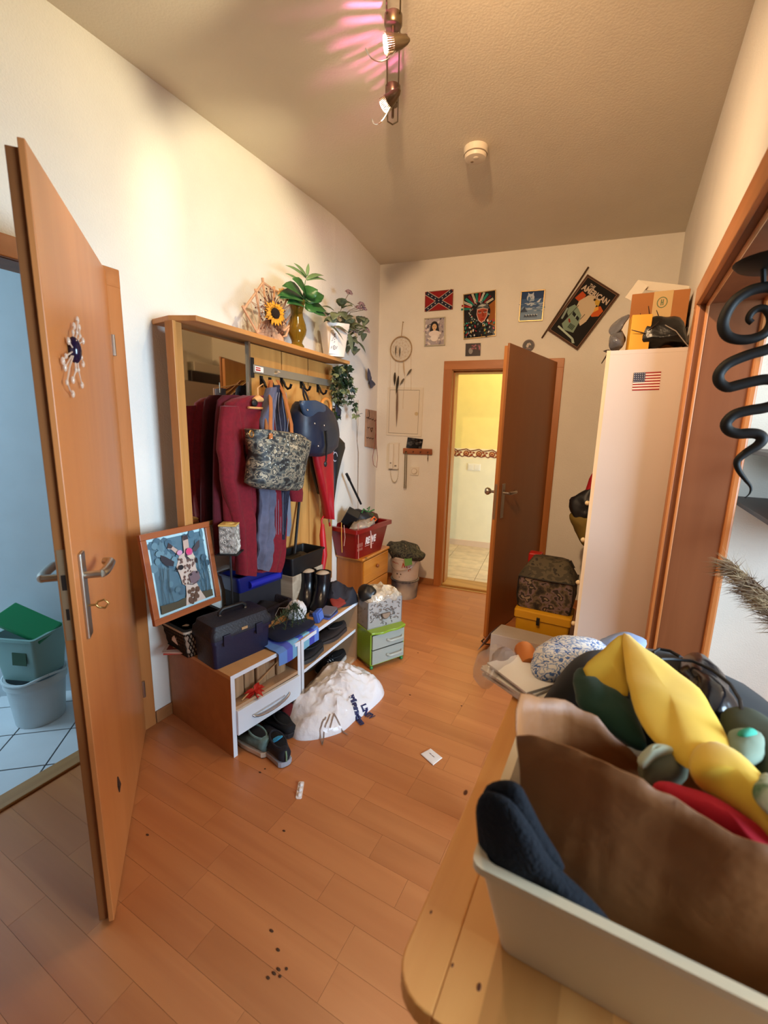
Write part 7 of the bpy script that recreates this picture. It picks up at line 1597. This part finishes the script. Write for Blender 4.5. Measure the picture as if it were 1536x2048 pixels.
# ------------------------------------------------------------------ pine table at the right with its heap
TZ = 0.75
TX0, TX1, TY0, TY1 = -0.188, 0.56, 0.398, 1.42
TBL = thing('table', 'knotty pine table with a rounded corner in the right foreground', 'table', (0.18, 1.0, 0), world=True)
PT = wood('table_pine', '#C98A48', '#DDA35E', axis=1, rough=0.4, freq=3.5, orand=0.2, contrast=0.8)
ws = [0.062, 0.05, 0.085, 0.06, 0.095, 0.075, 0.09, 0.07, 0.08, 0.081]
x = TX0
for i, w in enumerate(ws):
    m = MB(); x1 = min(x + w, TX1)
    if i == 0:
        q = [(x1 - 0.0004, TY0), (x1 - 0.0004, TY1), (x, TY1)]; r_ = 0.05; q += [(x + r_ - r_ * math.cos(a), TY0 + r_ - r_ * math.sin(a)) for a in [pi / 2 * k / 6 for k in range(7)]]
        m.prism(q, TZ - 0.03, TZ)
    else: m.bx(x, x1 - 0.0001, TY0, TY1, TZ - 0.03, TZ)
    m.build('plank', PT, TBL, bevel=0.0 if i else 0.003)
    x = x1
KNOT = mat('pine_knot', '#5A2A12', rough=0.6)
for (px, py, r_) in ((931, 1585, 0.005), (958, 1974, 0.0035), (905, 1930, 0.002), (862, 1824, 0.002), (905, 1565, 0.0)):
    if r_:
        p = onz(px, py, TZ); m = MB(); m.ell((p.x, p.y, TZ), (r_ * 0.8, r_ * 1.5, 0.0008), 12, 4); m.build('knot', KNOT, TBL)
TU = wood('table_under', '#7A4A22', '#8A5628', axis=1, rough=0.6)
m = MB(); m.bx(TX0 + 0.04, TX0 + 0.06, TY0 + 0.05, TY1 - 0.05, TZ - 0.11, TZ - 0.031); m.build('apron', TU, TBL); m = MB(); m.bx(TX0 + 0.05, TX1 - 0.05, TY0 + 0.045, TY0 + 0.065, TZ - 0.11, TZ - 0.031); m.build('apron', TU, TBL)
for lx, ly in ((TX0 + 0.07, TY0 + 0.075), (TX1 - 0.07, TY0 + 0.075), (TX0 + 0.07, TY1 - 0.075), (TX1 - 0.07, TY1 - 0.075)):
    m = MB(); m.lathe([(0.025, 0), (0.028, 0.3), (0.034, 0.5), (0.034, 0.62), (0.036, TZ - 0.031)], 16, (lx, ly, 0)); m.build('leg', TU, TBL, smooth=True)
# white storage bin
c = V((0.115, 0.655, TZ + 0.001))
t = thing('storage_bin', 'cream white plastic storage bin at the front of the table', 'storage bin', c)
BIN = mat('cream_bin', '#D8C8A8', rough=0.42)
m = MB(); crate(m, 0.44, 0.335, 0.152, 0.86, 0.005, 0.011); m.build('bin_shell', BIN, t, smooth=True)
# brown paper bag standing in it
t = thing('paper_bag', 'open brown paper bag standing in the cream bin', 'bag', (0.12, 0.66, TZ + 0.01), world=True)
KR = mat('kraft_paper', '#8E5A2E', rough=0.55, var=0.10, scale=6, bump=0.5, bscale=14)
NY = 0.575
rim = [ony(1034, 1470, NY), ony(1100, 1484, NY - .004), ony(1160, 1505, NY - .006), ony(1220, 1532, NY - .006), ony(1285, 1555, NY - .004), ony(1350, 1604, NY), ony(1430, 1648, NY), ony(1536, 1694, NY), V((0.30, NY + 0.02, 1.0)),
       V((0.305, 0.66, 0.985)), V((0.295, 0.76, 0.97)), V((0.24, 0.79, 0.95)), V((0.17, 0.79, 0.955)), ony(1290, 1530, 0.74), ony(1262, 1500, 0.735), ony(1200, 1441, 0.725), ony(1130, 1402, 0.71), ony(1080, 1394, 0.68), ony(1040, 1386, 0.64), ony(1032, 1420, 0.60)]
n = len(rim); base = []
for p in rim: base.append(V((min(max(p.x * 0.86 + 0.02, -0.055), 0.28), min(max(p.y * 0.92 + 0.045, 0.545), 0.775), TZ + 0.012)))
def lp(a, b, f, wob):
    q = a.lerp(b, f); s_ = math.sin(pi * min(1, f * 0.8)); return q + V((0.006 * N3(q, 11, wob + 4) * f, (0.012 * N3(q, 11, wob) + 0.006 * abs(N3(q, 22, wob + 2))) * s_, 0.006 * N3(q, 30, wob + 8) * f ** 4))
rings = []
K = 9
def dense(q, k=5): return [q[i].lerp(q[(i + 1) % len(q)], j / k) for i in range(len(q)) for j in range(k)]
big_r = dense(rim); big_b = dense(base)
for i in range(K + 1):
    f = i / K; rings.append([lp(b, r_, f, 1.0) for b, r_ in zip(big_b, big_r)])
m = MB(); m.loft(rings, caps=False); o = m.build('bag_paper', KR, t, smooth=True); md = o.modifiers.new('solid', 'SOLIDIFY'); md.thickness = 0.0014
# clothes heaped behind the bag: a dark base
m = MB(); mound(m, [(-0.10, 0.90), (0.1, 0.84), (0.34, 0.86), (0.42, 1.05), (0.36, 1.3), (0.14, 1.36), (-0.04, 1.28), (-0.10, 1.08)], 0.185, TZ + 0.001, 0.03, 9, 5.0, pw=0.38, rings=16); tag(m.build('black_garment', mat('black_fleece', '#0A0B0C', rough=0.95, sheen=0.1), smooth=True), 'black fleece garment heaped in the middle of the table', 'garment')
# dark green cloth
def ol(pts, z): return [onz(px, py, z) for px, py in pts]
m = MB(); pillow(m, ol(((1146, 1356), (1164, 1338), (1200, 1372), (1258, 1396), (1282, 1450), (1290, 1500), (1220, 1462), (1160, 1412)), 0.945), (0, -0.2, 1), 0.055, nz=0.006, ns=20); tag(m.build('green_cloth', mat('bottle_green', '#06301E', rough=0.95, sheen=0.2), smooth=True), 'bottle green fleece cloth tucked under the yellow one', 'cloth')
# yellow felt strip with a folded end
YF = mat('yellow_felt', '#D8B23A', rough=0.95, var=0.06, scale=8, sheen=0.2)
t = thing('yellow_cloth', 'long yellow felt cloth with a pointed fold across the heap', 'cloth', onz(1330, 1430, 0.97), world=True)
zt_ = 0.985
m = MB(); pillow(m, [onz(1247, 1267, zt_), onz(1290, 1298, zt_), onz(1340, 1333, zt_), onz(1400, 1380, zt_), onz(1437, 1440, zt_), onz(1462, 1500, zt_ + .005), onz(1440, 1530, zt_ + .01), onz(1390, 1540, zt_ + .01), onz(1340, 1512, zt_), onz(1295, 1465, zt_), onz(1262, 1400, zt_), onz(1250, 1340, zt_)], (0, 0, 1), 0.03, nz=0.006, ns=12, k=3); m.build('main_strip', YF, t, smooth=True)
m = MB(); pillow(m, [onz(1247, 1268, zt_), onz(1205, 1300, zt_ - .005), onz(1166, 1338, zt_ - .015), onz(1205, 1372, zt_ - .02), onz(1256, 1392, zt_ - .015), onz(1252, 1340, zt_ - .012)], (0.2, -0.3, 1), 0.014, nz=0.003, ns=15, k=3); m.build('folded_flap', mat('yellow_felt_inside', '#B8962A', rough=0.95), t, smooth=True)
zl = 1.005
m = MB(); pillow(m, [onz(1378, 1520, zl), onz(1392, 1494, zl), onz(1430, 1487, zl), onz(1480, 1512, zl), onz(1536, 1572, zl), onz(1590, 1640, zl), onz(1570, 1690, zl - .01), onz(1500, 1632, zl - .01), onz(1430, 1585, zl - .01), onz(1390, 1552, zl)], (0, -0.15, 1), 0.05, nz=0.004, ns=12, k=3); m.build('rolled_end', YF, t, smooth=True)
# small garments in the bag mouth
def blob(name, label, cat, pts, z, th, col, seed=0.0, nrm=(0, -0.2, 1), nz=0.008, ns=22, rough=0.9, **kw):
    mb = MB(); pillow(mb, ol(pts, z), nrm, th, nz=nz, ns=ns, seed=seed); return tag(mb.build(name, mat('cloth_' + col, col, rough=rough, **kw), smooth=True), label, cat)
blob('red_garment', 'crimson garment just inside the paper bag rim', 'garment', ((1305, 1578), (1340, 1572), (1420, 1602), (1500, 1650), (1560, 1700), (1540, 1730), (1480, 1690), (1400, 1645), (1330, 1605)), 0.975, 0.05, '#B01428', 1.0)
blob('sage_garment', 'grey green knitted garment between bag rim and yellow cloth', 'garment', ((1276, 1535), (1300, 1508), (1345, 1500), (1375, 1520), (1370, 1560), (1330, 1572), (1290, 1570)), 0.965, 0.05, '#5E604C', 2.0)
blob('cream_garment', 'pale mint frilled cloth peeping above the bag rim', 'garment', ((1275, 1520), (1300, 1500), (1335, 1496), (1345, 1508), (1310, 1522), (1285, 1538)), 0.985, 0.03, '#A8B09A', 3.0)
blob('olive_garment', 'dark olive green garment at the right edge of the table', 'garment', ((1440, 1430), (1500, 1425), (1580, 1470), (1620, 1560), (1560, 1600), (1500, 1545), (1462, 1500)), 0.955, 0.07, '#3A4030', 4.0, nz=0.012, ns=12)
blob('mint_garment', 'pale grey green cloth beside the yellow strip', 'garment', ((1452, 1472), (1480, 1460), (1520, 1475), (1530, 1510), (1490, 1530), (1462, 1515)), 0.985, 0.035, '#7A8A78', 5.0)
blob('teal_cloth', 'small turquoise cloth end on the pale green garment', 'cloth', ((1476, 1468), (1492, 1457), (1512, 1462), (1515, 1472), (1492, 1476)), 1.0, 0.018, '#3A9A82', 6.0)
blob('floral_cloth', 'white and green floral cloth at the right image edge', 'cloth', ((1505, 1570), (1530, 1545), (1590, 1590), (1620, 1660), (1560, 1650), (1520, 1610)), 1.022, 0.03, '#B8C0A8', 7.0, col2='#4A6A44', scale=30)
# navy folded mitten standing in the bin corner
t = thing('mitten', 'dark navy knitted mitten sticking out of the bin corner', 'mitten', (-0.06, 0.52, 0.9), world=True)
NM = mat('navy_knit', '#070B14', rough=0.95, bump=0.4, bscale=160)
def my(pts, y): return [ony(px, py, y) for px, py in pts]
m = MB(); pillow(m, my(((953, 1650), (952, 1610), (975, 1585), (1020, 1600), (1060, 1650), (1110, 1730), (1170, 1790), (1235, 1860), (1230, 1885), (1150, 1850), (1060, 1790), (985, 1735), (960, 1700)), 0.515), (0.1, -1, 0.3), 0.045, nz=0.004, ns=20, k=3, rings=10); m.build('mitten_body', NM, t, smooth=True)
m = MB(); pillow(m, my(((962, 1606), (975, 1572), (1010, 1560), (1040, 1572), (1062, 1612), (1090, 1665), (1130, 1735), (1100, 1740), (1050, 1660), (1015, 1618), (985, 1605)), 0.53), (0.1, -1, 0.3), 0.035, nz=0.003, ns=20, k=3); m.build('folded_cuff', NM, t, smooth=True)
# shiny black pouch with cable
t = thing('black_pouch', 'shiny black pouch with a looped cable at the back of the heap', 'bag', onz(1420, 1400, 0.9), world=True)
m = MB(); pillow(m, ol(((1352, 1345), (1372, 1315), (1410, 1318), (1440, 1345), (1465, 1390), (1478, 1425), (1440, 1440), (1405, 1425), (1380, 1385)), 0.93), (-0.3, -0.5, 1), 0.09, nz=0.02, ns=13, k=3); m.build('pouch_film', mat('black_shiny', '#17161A', rough=0.18, bump=0.3, bscale=20), t, smooth=True)
for pts in ([(1322, 1318), (1345, 1318), (1385, 1322), (1425, 1340), (1460, 1368), (1480, 1400), (1484, 1424)], [(1306, 1305), (1318, 1298), (1340, 1302), (1360, 1313)]):
    m = MB(); m.tube([onz(px, py, 0.975) for px, py in pts], 0.0035, 6); m.build('cable', BLACK, t, smooth=True)
# blue and white cloth, light blue edge, orange roll, papers, clear bag
t = thing('floral_cushion', 'white cushion with blue flowers at the far end of the table', 'cushion', onz(1135, 1330, TZ), world=True)
m = MB(); pillow(m, [onz(px, py, 0.80) for px, py in ((1062, 1345), (1072, 1305), (1110, 1284), (1165, 1282), (1215, 1296), (1225, 1330), (1180, 1352), (1110, 1362))], (0, 0, 1), 0.085, nz=0.01, ns=12); m.build('cushion_cover', camo('blue_flowers', ['#E0DCD4', '#E0DCD4', '#8FA0BE', '#E0DCD4', '#4A6AA0', '#D8D8D8'], 42, 0.85), t, smooth=True)
blob('blue_cloth', 'pale blue cloth behind the yellow point', 'cloth', ((1195, 1290), (1215, 1274), (1260, 1270), (1292, 1284), (1280, 1300), (1230, 1305)), 0.80, 0.05, '#8494B4', 8.0)
t = thing('orange_roll', 'orange rolled cloth beside the blue flowered cushion', 'cloth', onz(1050, 1320, TZ), world=True)
m = MB(); a, b = onz(1048, 1300, TZ + 0.03), onz(1062, 1335, TZ + 0.03); m.tube([a, a.lerp(b, 0.5), b], [0.03, 0.034, 0.03], 14); m.build('roll', mat('orange_cloth', '#C8783A', rough=0.9, var=0.08), t, smooth=True)
PAP = mat('white_paper', '#F0EAE0', rough=0.7)
pcn = onz(1045, 1372, TZ)
for i in range(6):
    w, h = (0.19, 0.135) if i < 4 else (0.16, 0.12); c = pcn + V((0.006 * math.sin(i * 2), 0.006 * math.cos(i * 3), 0.001 + 0.0075 * i)); m = MB(); m.M = local(c, -0.55 + 0.09 * math.sin(i * 2.3)); m.bx(-w / 2, w / 2, -h / 2, h / 2, 0, 0.0065)
    tag(m.build('envelope', PAP, origin=c, bevel=0.001), ['white envelope at the very bottom of the paper pile', 'second white envelope from the bottom of the paper pile', 'third white envelope from the bottom of the paper pile', 'third white envelope from the top of the paper pile', 'second white envelope from the top of the paper pile', 'white envelope lying on top of the paper pile'][i], 'envelope', 'white envelopes piled at the table edge')
t = thing('clear_bag', 'clear plastic bag with grey wool bulging over the left table edge', 'bag', onz(990, 1330, TZ), world=True)
m = MB(); pillow(m, [onz(px, py, 0.775) for px, py in ((948, 1345), (956, 1312), (985, 1296), (1020, 1298), (1035, 1325), (1000, 1352), (968, 1375))], (0, 0, 1), 0.075, nz=0.016, ns=16); m.build('bag_film', mat('clear_film', '#C8B4A4', rough=0.15, alpha=0.3, spec=0.7), t, smooth=True)
m = MB(); pillow(m, [onz(px, py, 0.775) for px, py in ((978, 1335), (990, 1312), (1015, 1302), (1030, 1322), (1005, 1345))], (0, 0, 1), 0.055, nz=0.012, ns=22); m.build('wool', mat('grey_wool', '#8A7468', rough=0.95, var=0.15, scale=30), t, smooth=True)

# ------------------------------------------------------------------ ceiling wire lamp
WZ = 2.775
w0 = V((-0.50, 0.90, WZ)); w1 = V((-1.055, 1.965, WZ)); wd = (w1 - w0).normalized(); wn = V((wd.y, -wd.x, 0))
LAMP = thing('wire_lamp', 'ceiling wire lamp with two lit spot heads on twin rods', 'lamp', (w0 + w1) / 2 + V((0, 0, CEIL - WZ)), world=True)
BRZ = mat('nickel_bronze', '#7A6A54', rough=0.35, metal=0.9)
for s in (-1, 1):
    m = MB(); m.tube([w0 + wn * 0.022 * s, w1 + wn * 0.022 * s], 0.0028, 8); m.build('rod', BRZ, LAMP)
m = MB(); m.tube([w1 + wn * 0.022, w1 + wd * 0.02, w1 - wn * 0.022], 0.0028, 6); m.build('rod_end', BRZ, LAMP)
for f in (0.1, 0.98):
    p = w0.lerp(w1, f); m = MB(); m.cyl(p, V((p.x, p.y, CEIL)), 0.006, n=8); m.lathe([(0.022, 0.0), (0.022, 0.008)], 16, (p.x, p.y, CEIL - 0.008)); m.build('ceiling_mount', BRZ, LAMP)
GLOW = mat('lit_bulb', '#FFF2D8', emit=40.0)
def head(px_cap, px_head, zhead, aim, e, ang, pink=0.0):
    cap = onz(*px_cap, WZ); f = (cap - w0).dot(wd); cap = w0 + wd * f
    hp = onz(*px_head, zhead); ax = (V(aim) - hp).normalized()
    m = MB(); m.lathe([(0.026, -0.006), (0.03, 0.0), (0.03, 0.024), (0.022, 0.03)], 20, (cap.x, cap.y, WZ - 0.016)); m.build('adapter', BRZ, LAMP, smooth=True)
    back = hp - ax * 0.062
    m = MB(); m.tube([V((cap.x, cap.y, WZ - 0.016)), V((cap.x, cap.y, WZ - 0.05)), back - V((0, 0, -0.01)), back], 0.007, 8); m.build('stem', BRZ, LAMP, smooth=True)
    m = MB(); m.tube([hp - ax * 0.075, hp - ax * 0.066, hp - ax * 0.045, hp - ax * 0.02], [0.004, 0.011, 0.019, 0.0235], 18); hd = m.build('lamp_head', BRZ, LAMP, smooth=True)
    u = ax.orthogonal().normalized(); w = ax.cross(u)
    # gobo added to cut the pink leak into streaks: staves with gaps
    ns = 30
    m = MB()
    for k in range(ns):
        a0 = 2 * pi * k / ns; a1 = a0 + 2 * pi / ns * 0.74
        def P(a, r_, t_): return hp + ax * t_ + (u * math.cos(a) + w * math.sin(a)) * r_
        m.loft([[P(a0, 0.0225, -0.022), P(a1, 0.0225, -0.022), P(a1, 0.0237, -0.022), P(a0, 0.0237, -0.022)], [P(a0, 0.0265, 0.004), P(a1, 0.0265, 0.004), P(a1, 0.0277, 0.004), P(a0, 0.0277, 0.004)]])
    o = m.build('streak_gobo', BRZ, hd); o['kind'] = 'stuff'
    m = MB(); m.at(hp + ax * 0.002, ax.to_track_quat('Z', 'Y').to_euler()).lathe([(0.0005, -0.004), (0.018, -0.004), (0.0215, 0.003), (0.0215, 0.006), (0.0005, 0.009)], 20); m.build('bulb', GLOW, hd, smooth=True)
    # wire glare ring
    q = [hp + ax * (0.04 - 0.03 * math.cos(t_)) + u * 0 + (V((0, 0, -1)) * math.sin(t_) * 0.045) + ax.cross(V((0, 0, 1))).normalized() * 0.0 - ax * 0.05 * (1 - t_ / pi) for t_ in [pi * k / 12 for k in range(13)]]
    m = MB(); m.tube(q, 0.0022, 6); m.build('glare_wire', mat('chrome', ''), hd, smooth=True)
    spot('lamp_beam', hp + ax * 0.016, aim, e, (1.0, 0.86, 0.56), ang, 0.55, 0.012)
    spot('head_spill', hp + ax * 0.014 - V((0, 0, 0.02)), hp + V((0.35, 0.15, -1.0)), 26, (1.0, 0.72, 0.42), 165, 1.0, 0.02)
    if pink:
        spot('reflector_leak', hp - ax * 0.01, hp - ax * 0.01 + V((-0.62, -0.12, 0.42)), pink, (1.0, 0.16, 0.55), 150, 0.2, 0.0015)
    return hp
H1 = head((789, 38), (774, 88), 2.66, (-1.87, 0.78, 2.36), 32, 76, 10)
H2 = head((779, 178), (770, 210), 2.66, (-1.87, 1.86, 2.34), 32, 78, 2)
# smoke detector
c = onz(952, 296, CEIL)
t = thing('smoke_detector', 'round white smoke detector on the ceiling', 'smoke detector', (c.x, c.y, CEIL - 0.052))
SD = mat('detector_white', '#DCD0BC', rough=0.4)
m = MB(); m.lathe([(0.052, 0.02), (0.058, 0.024), (0.06, 0.0515)], 32); m.build('base', SD, t, smooth=True); m = MB(); m.lathe([(0.03, 0.0), (0.05, 0.003), (0.055, 0.014), (0.055, 0.019)], 32); m.build('cover', SD, t, smooth=True)
m = MB(); m.tube([(0.056 * math.cos(2 * pi * k / 32), 0.056 * math.sin(2 * pi * k / 32), 0.0195) for k in range(33)], 0.002, 5); m.build('vent_ring', mat('detector_gap', '#7A6A54', rough=0.8), t)
m = MB(); m.ell((0.008, -0.015, 0.0), (0.014, 0.014, 0.004), 14, 6); m.build('test_button', SD, t, smooth=True); m = MB(); m.ell((-0.02, 0.01, 0.0), (0.008, 0.008, 0.003), 10, 5); m.build('sensor_port', mat('detector_gap', ''), t)

# ------------------------------------------------------------------ glass ornament on the bathroom door
DN = V((-math.sin(a1), math.cos(a1), 0)); DP = h1 + DN * 0.015
def on_d1(px, py, d=0.004): return onp(px, py, DP + DN * d, DN)
t = thing('glass_spider', 'clear glass bead ornament with dark centre hung on the open door', 'ornament', on_d1(150, 700), world=True)
GL = mat('clear_glass_bead', '#D8C0A8', rough=0.04, spec=0.9, alpha=0.6)
m = MB(); m.ell(on_d1(149, 700, 0.012), (0.016, 0.016, 0.034), 12, 8); m.build('dark_bead', mat('dark_bead', '#1A1028', rough=0.1), t, smooth=True)
for pts in ([(150, 690), (154, 665), (155, 640)], [(147, 688), (146, 665), (148, 652)], [(153, 690), (160, 672), (158, 655)], [(155, 690), (166, 682)], [(145, 695), (137, 682)], [(155, 702), (163, 715), (166, 728)], [(144, 704), (132, 712), (126, 722)], [(146, 712), (139, 735), (134, 765), (140, 780), (146, 788)], [(150, 712), (152, 740), (146, 760)], [(154, 712), (157, 740), (164, 770)], [(143, 712), (130, 735)]):
    q = [on_d1(*p, 0.012 if i < len(pts) - 1 else 0.008) for i, p in enumerate(pts)]; m = MB(); m.tube(q, [0.0022] * (len(q) - 1) + [0.0015], 6)
    m.ell(q[-1], (0.005, 0.005, 0.010), 8, 6); m.ell(q[len(q) // 2], (0.004, 0.004, 0.007), 8, 6); m.build('glass_arm', GL, t, smooth=True)

# ------------------------------------------------------------------ bathroom pails
bk = V((-2.40, 0.93, 0))
FR = mat('frosted_pail', '#C4D0D4', rough=0.35, var=0.04)
t = thing('bucket', 'white plastic bucket on the bathroom tiles', 'bucket', bk)
m = MB(); m.lathe([(0.10, 0), (0.118, 0.2), (0.127, 0.203), (0.127, 0.225), (0.12, 0.24), (0.112, 0.238), (0.095, 0.01)], 28); m.build('pail', FR, t, smooth=True)
m = MB(); m.tube([(0.126 * math.cos(a), 0.126 * math.sin(a), 0.236 + 0.025 * max(0, math.cos(2 * a))) for a in [2 * pi * k / 28 for k in range(29)]], 0.006, 6); m.build('rim', FR, t, smooth=True)
t = thing('bucket', 'clear green-tinged tub with a label stacked in the white bucket', 'bucket', bk + V((0.0, 0.0, 0.242)), 0.4)
m = MB(); crate(m, 0.22, 0.2, 0.22, 0.82, 0.004, 0.012); m.build('tub', mat('green_tinged_plastic', '#8FB4B0', rough=0.3, alpha=0.75), t, smooth=True)
m = MB(); m.box((0.03, -0.098, 0.12), (0.07, 0.003, 0.06), (-0.08, 0, 0)); m.build('label', mat('label_green', '#2A4A34', rough=0.5), t)
o = MB(); o.M = local(bk + V((0.01, -0.01, 0.50)), 0.5, 0.25, 0.45); o.bx(-0.12, 0.12, -0.07, 0.07, -0.012, 0.012); tag(o.build('folder', mat('green_folder', '#0E7A4A', rough=0.35), bevel=0.006), 'bright green folder tilted on the stacked bathroom tubs', 'folder')

# ------------------------------------------------------------------ odds and ends on the floor
q = [onz(*p) for p in ((841, 1509), (861, 1498), (885, 1517), (866, 1532))]
c = sum(q, V((0, 0, 0))) / 4
t = thing('paper_sachet', 'small white paper sachet lying on the laminate floor', 'sachet', c, world=True)
m = MB(); pillow(m, [p + V((0, 0, 0.003)) for p in q], (0, 0, 1), 0.007, k=1, rings=5, pw=0.3); m.build('sachet', mat('sachet_white', '#E2DAD2', rough=0.6), t)
U = (q[2] - q[1]) ; Vv = (q[1] - q[0]); m = MB(); m.c = lin('#6A5A5A')
for (a, b, L_) in ((0.3, 0.52, 0.16), (0.52, 0.5, 0.2)): 
    p = q[0] + U * a + Vv * b + V((0, 0, 0.0072)); m.add([p, p + U * L_, p + U * L_ + Vv * 0.05, p + Vv * 0.05], [(0, 1, 2, 3)])
m.build('sachet_print', PRINT, t)
a, b = onz(597, 1598, 0), onz(603, 1564, 0); d = (b - a); L_ = d.length
t = thing('blister_strip', 'short white strip with three bubbles lying on the floor', 'blister pack', a.lerp(b, 0.5), math.atan2(d.y, d.x))
m = MB(); m.loft([rr(-L_ / 2, L_ / 2, -0.012, 0.012, 0.0, 0.006), rr(-L_ / 2, L_ / 2, -0.012, 0.012, 0.003, 0.006)]); m.build('strip', mat('blister_white', '#E0DAD6', rough=0.35), t, smooth=True)
for k in (-1, 0, 1):
    m = MB(); m.ell((k * L_ * 0.3, 0, 0.003), (L_ * 0.12, 0.009, 0.009), 12, 8); m.build('bubble', mat('blister_bubble', '#CFC4BE', rough=0.2), t, smooth=True)

# ------------------------------------------------------------------ side room: shelf, dried grasses, iron sconce
t = thing('wall_shelf', 'dark brown shelf boards seen through the wide opening', 'shelf', (0.8, 2.6, 1.0), world=True)
DW = wood('dark_shelf', '#2E201C', '#3A2A24', axis=1, rough=0.5)
m = MB(); m.bx(0.535, 1.1, 2.05, 2.999, 1.115, 1.135); m.build('board', DW, t, bevel=0.002); m = MB(); m.bx(0.54, 1.1, 2.05, 2.999, 1.372, 1.392); m.build('board', DW, t, bevel=0.002)
for zz in (1.09, 1.347):
    m = MB(); m.bx(1.0, 1.02, 2.5, 2.999, zz - 0.12, zz + 0.024); m.build('bracket', DW, t)
t = thing('dried_grass', 'feathery dried pampas plume by the wide opening', 'dried plant', (0.62, 2.0, 0), world=True)
random.seed(41); m = MB(); stemtop = ony(1560, 1230, 1.95)
for k in range(900):
    f = random.random(); p = ony(1460 + 110 * f, 1125 + 110 * f + random.uniform(-18, 30) * (0.3 + f), 1.95 + random.uniform(-.05, .05)); d = V((random.uniform(-1, 0.1), random.uniform(-.3, .3), random.uniform(-.3, .35))).normalized() * random.uniform(0.04, 0.1); s_ = V((0, 0.3, 1)).normalized() * 0.002; m.add([p - s_, p + s_, p + d], [(0, 1, 2)])
o = m.build('plume', mat('pampas', '#9A8460', rough=0.95, col2='#5A4636', scale=14), t); o['kind'] = 'stuff'
m = MB(); m.tube([stemtop, stemtop + V((0.02, 0, -0.3)), V((stemtop.x + 0.04, stemtop.y, 0.3))], 0.004, 6); m.build('stalk', mat('pampas_stalk', '#A89468', rough=0.8), t)
m = MB(); m.lathe([(0.07, 0.0), (0.09, 0.15), (0.06, 0.3), (0.05, 0.34), (0.045, 0.34), (0.05, 0.3)], 20, (stemtop.x + 0.04, stemtop.y, 0.0)); m.build('floor_vase', mat('floor_vase', '#C8BCA8', rough=0.5), t, smooth=True)
IY = 1.5
def zi(x, y, yy=IY): return ony(1190 + x / 3.531, 480 + y / 3.531, yy)
t = thing('iron_sconce', 'black wrought iron candle sconce with a spiral and wavy tail in the opening', 'sconce', zi(1300, 200), world=True)
IR = mat('wrought_iron', '#0C0C0A', rough=0.6, spec=0.35)
sp_ = [(1110, 585), (1085, 560), (1105, 515), (1150, 485), (1205, 490), (1242, 545), (1235, 610), (1190, 665), (1100, 700), (1000, 702), (930, 672), (903, 600), (930, 510), (990, 425), (1080, 365), (1160, 340), (1240, 335), (1320, 370), (1370, 470), (1370, 600), (1320, 710), (1222, 770), (1120, 800), (1020, 835), (930, 880), (875, 945), (880, 1005), (935, 1040), (1020, 1022), (1120, 998), (1222, 985), (1300, 1010), (1325, 1080), (1290, 1150), (1200, 1185), (1080, 1205), (980, 1235), (925, 1295), (945, 1345), (1010, 1368), (1090, 1365), (1150, 1372), (1182, 1402), (1150, 1450), (1070, 1500), (1005, 1560), (1015, 1625), (1060, 1690), (1100, 1745), (1092, 1790), (1058, 1822)]
def smooth_path(pts, k=4):
    out = []; n = len(pts)
    for i in range(n - 1):
        p0, p1, p2, p3 = pts[max(i - 1, 0)], pts[i], pts[i + 1], pts[min(i + 2, n - 1)]
        for j in range(k):
            f = j / k; out.append(0.5 * ((2 * p1) + (p2 - p0) * f + (2 * p0 - 5 * p1 + 4 * p2 - p3) * f * f + (3 * p1 - p0 - 3 * p2 + p3) * f ** 3))
    return out + [pts[-1]]
q = smooth_path([zi(*p) for p in sp_]); n = len(q)
m = MB(); m.tube(q, [0.0135 * min(1, 0.55 + 2.2 * i / n) * (1 if i < n * 0.84 else max(0.12, 1 - (i - n * 0.84) / (n * 0.16))) for i in range(n)], 12); m.build('scroll', IR, t, smooth=True)
c = zi(1330, 170); rd = (zi(1330, 170) - zi(965, 215)).length
m = MB(); m.lathe([(rd, 0.01), (rd * 0.9, 0.0), (rd * 0.3, -0.008), (0.01, -0.01), (0.01, -0.004), (rd * 0.9, 0.006)], 28, tuple(c)); m.build('dish', IR, t, smooth=True)
m = MB(); m.cyl(zi(1188, 190), zi(1192, 340), 0.006, n=8); m.build('strut', IR, t)
m = MB(); hz = RH - 0.014; m.tube([c, V((c.x, c.y, c.z + 0.2)), V((c.x, c.y, hz))], 0.005, 6); m.build('hanging_rod', IR, t)
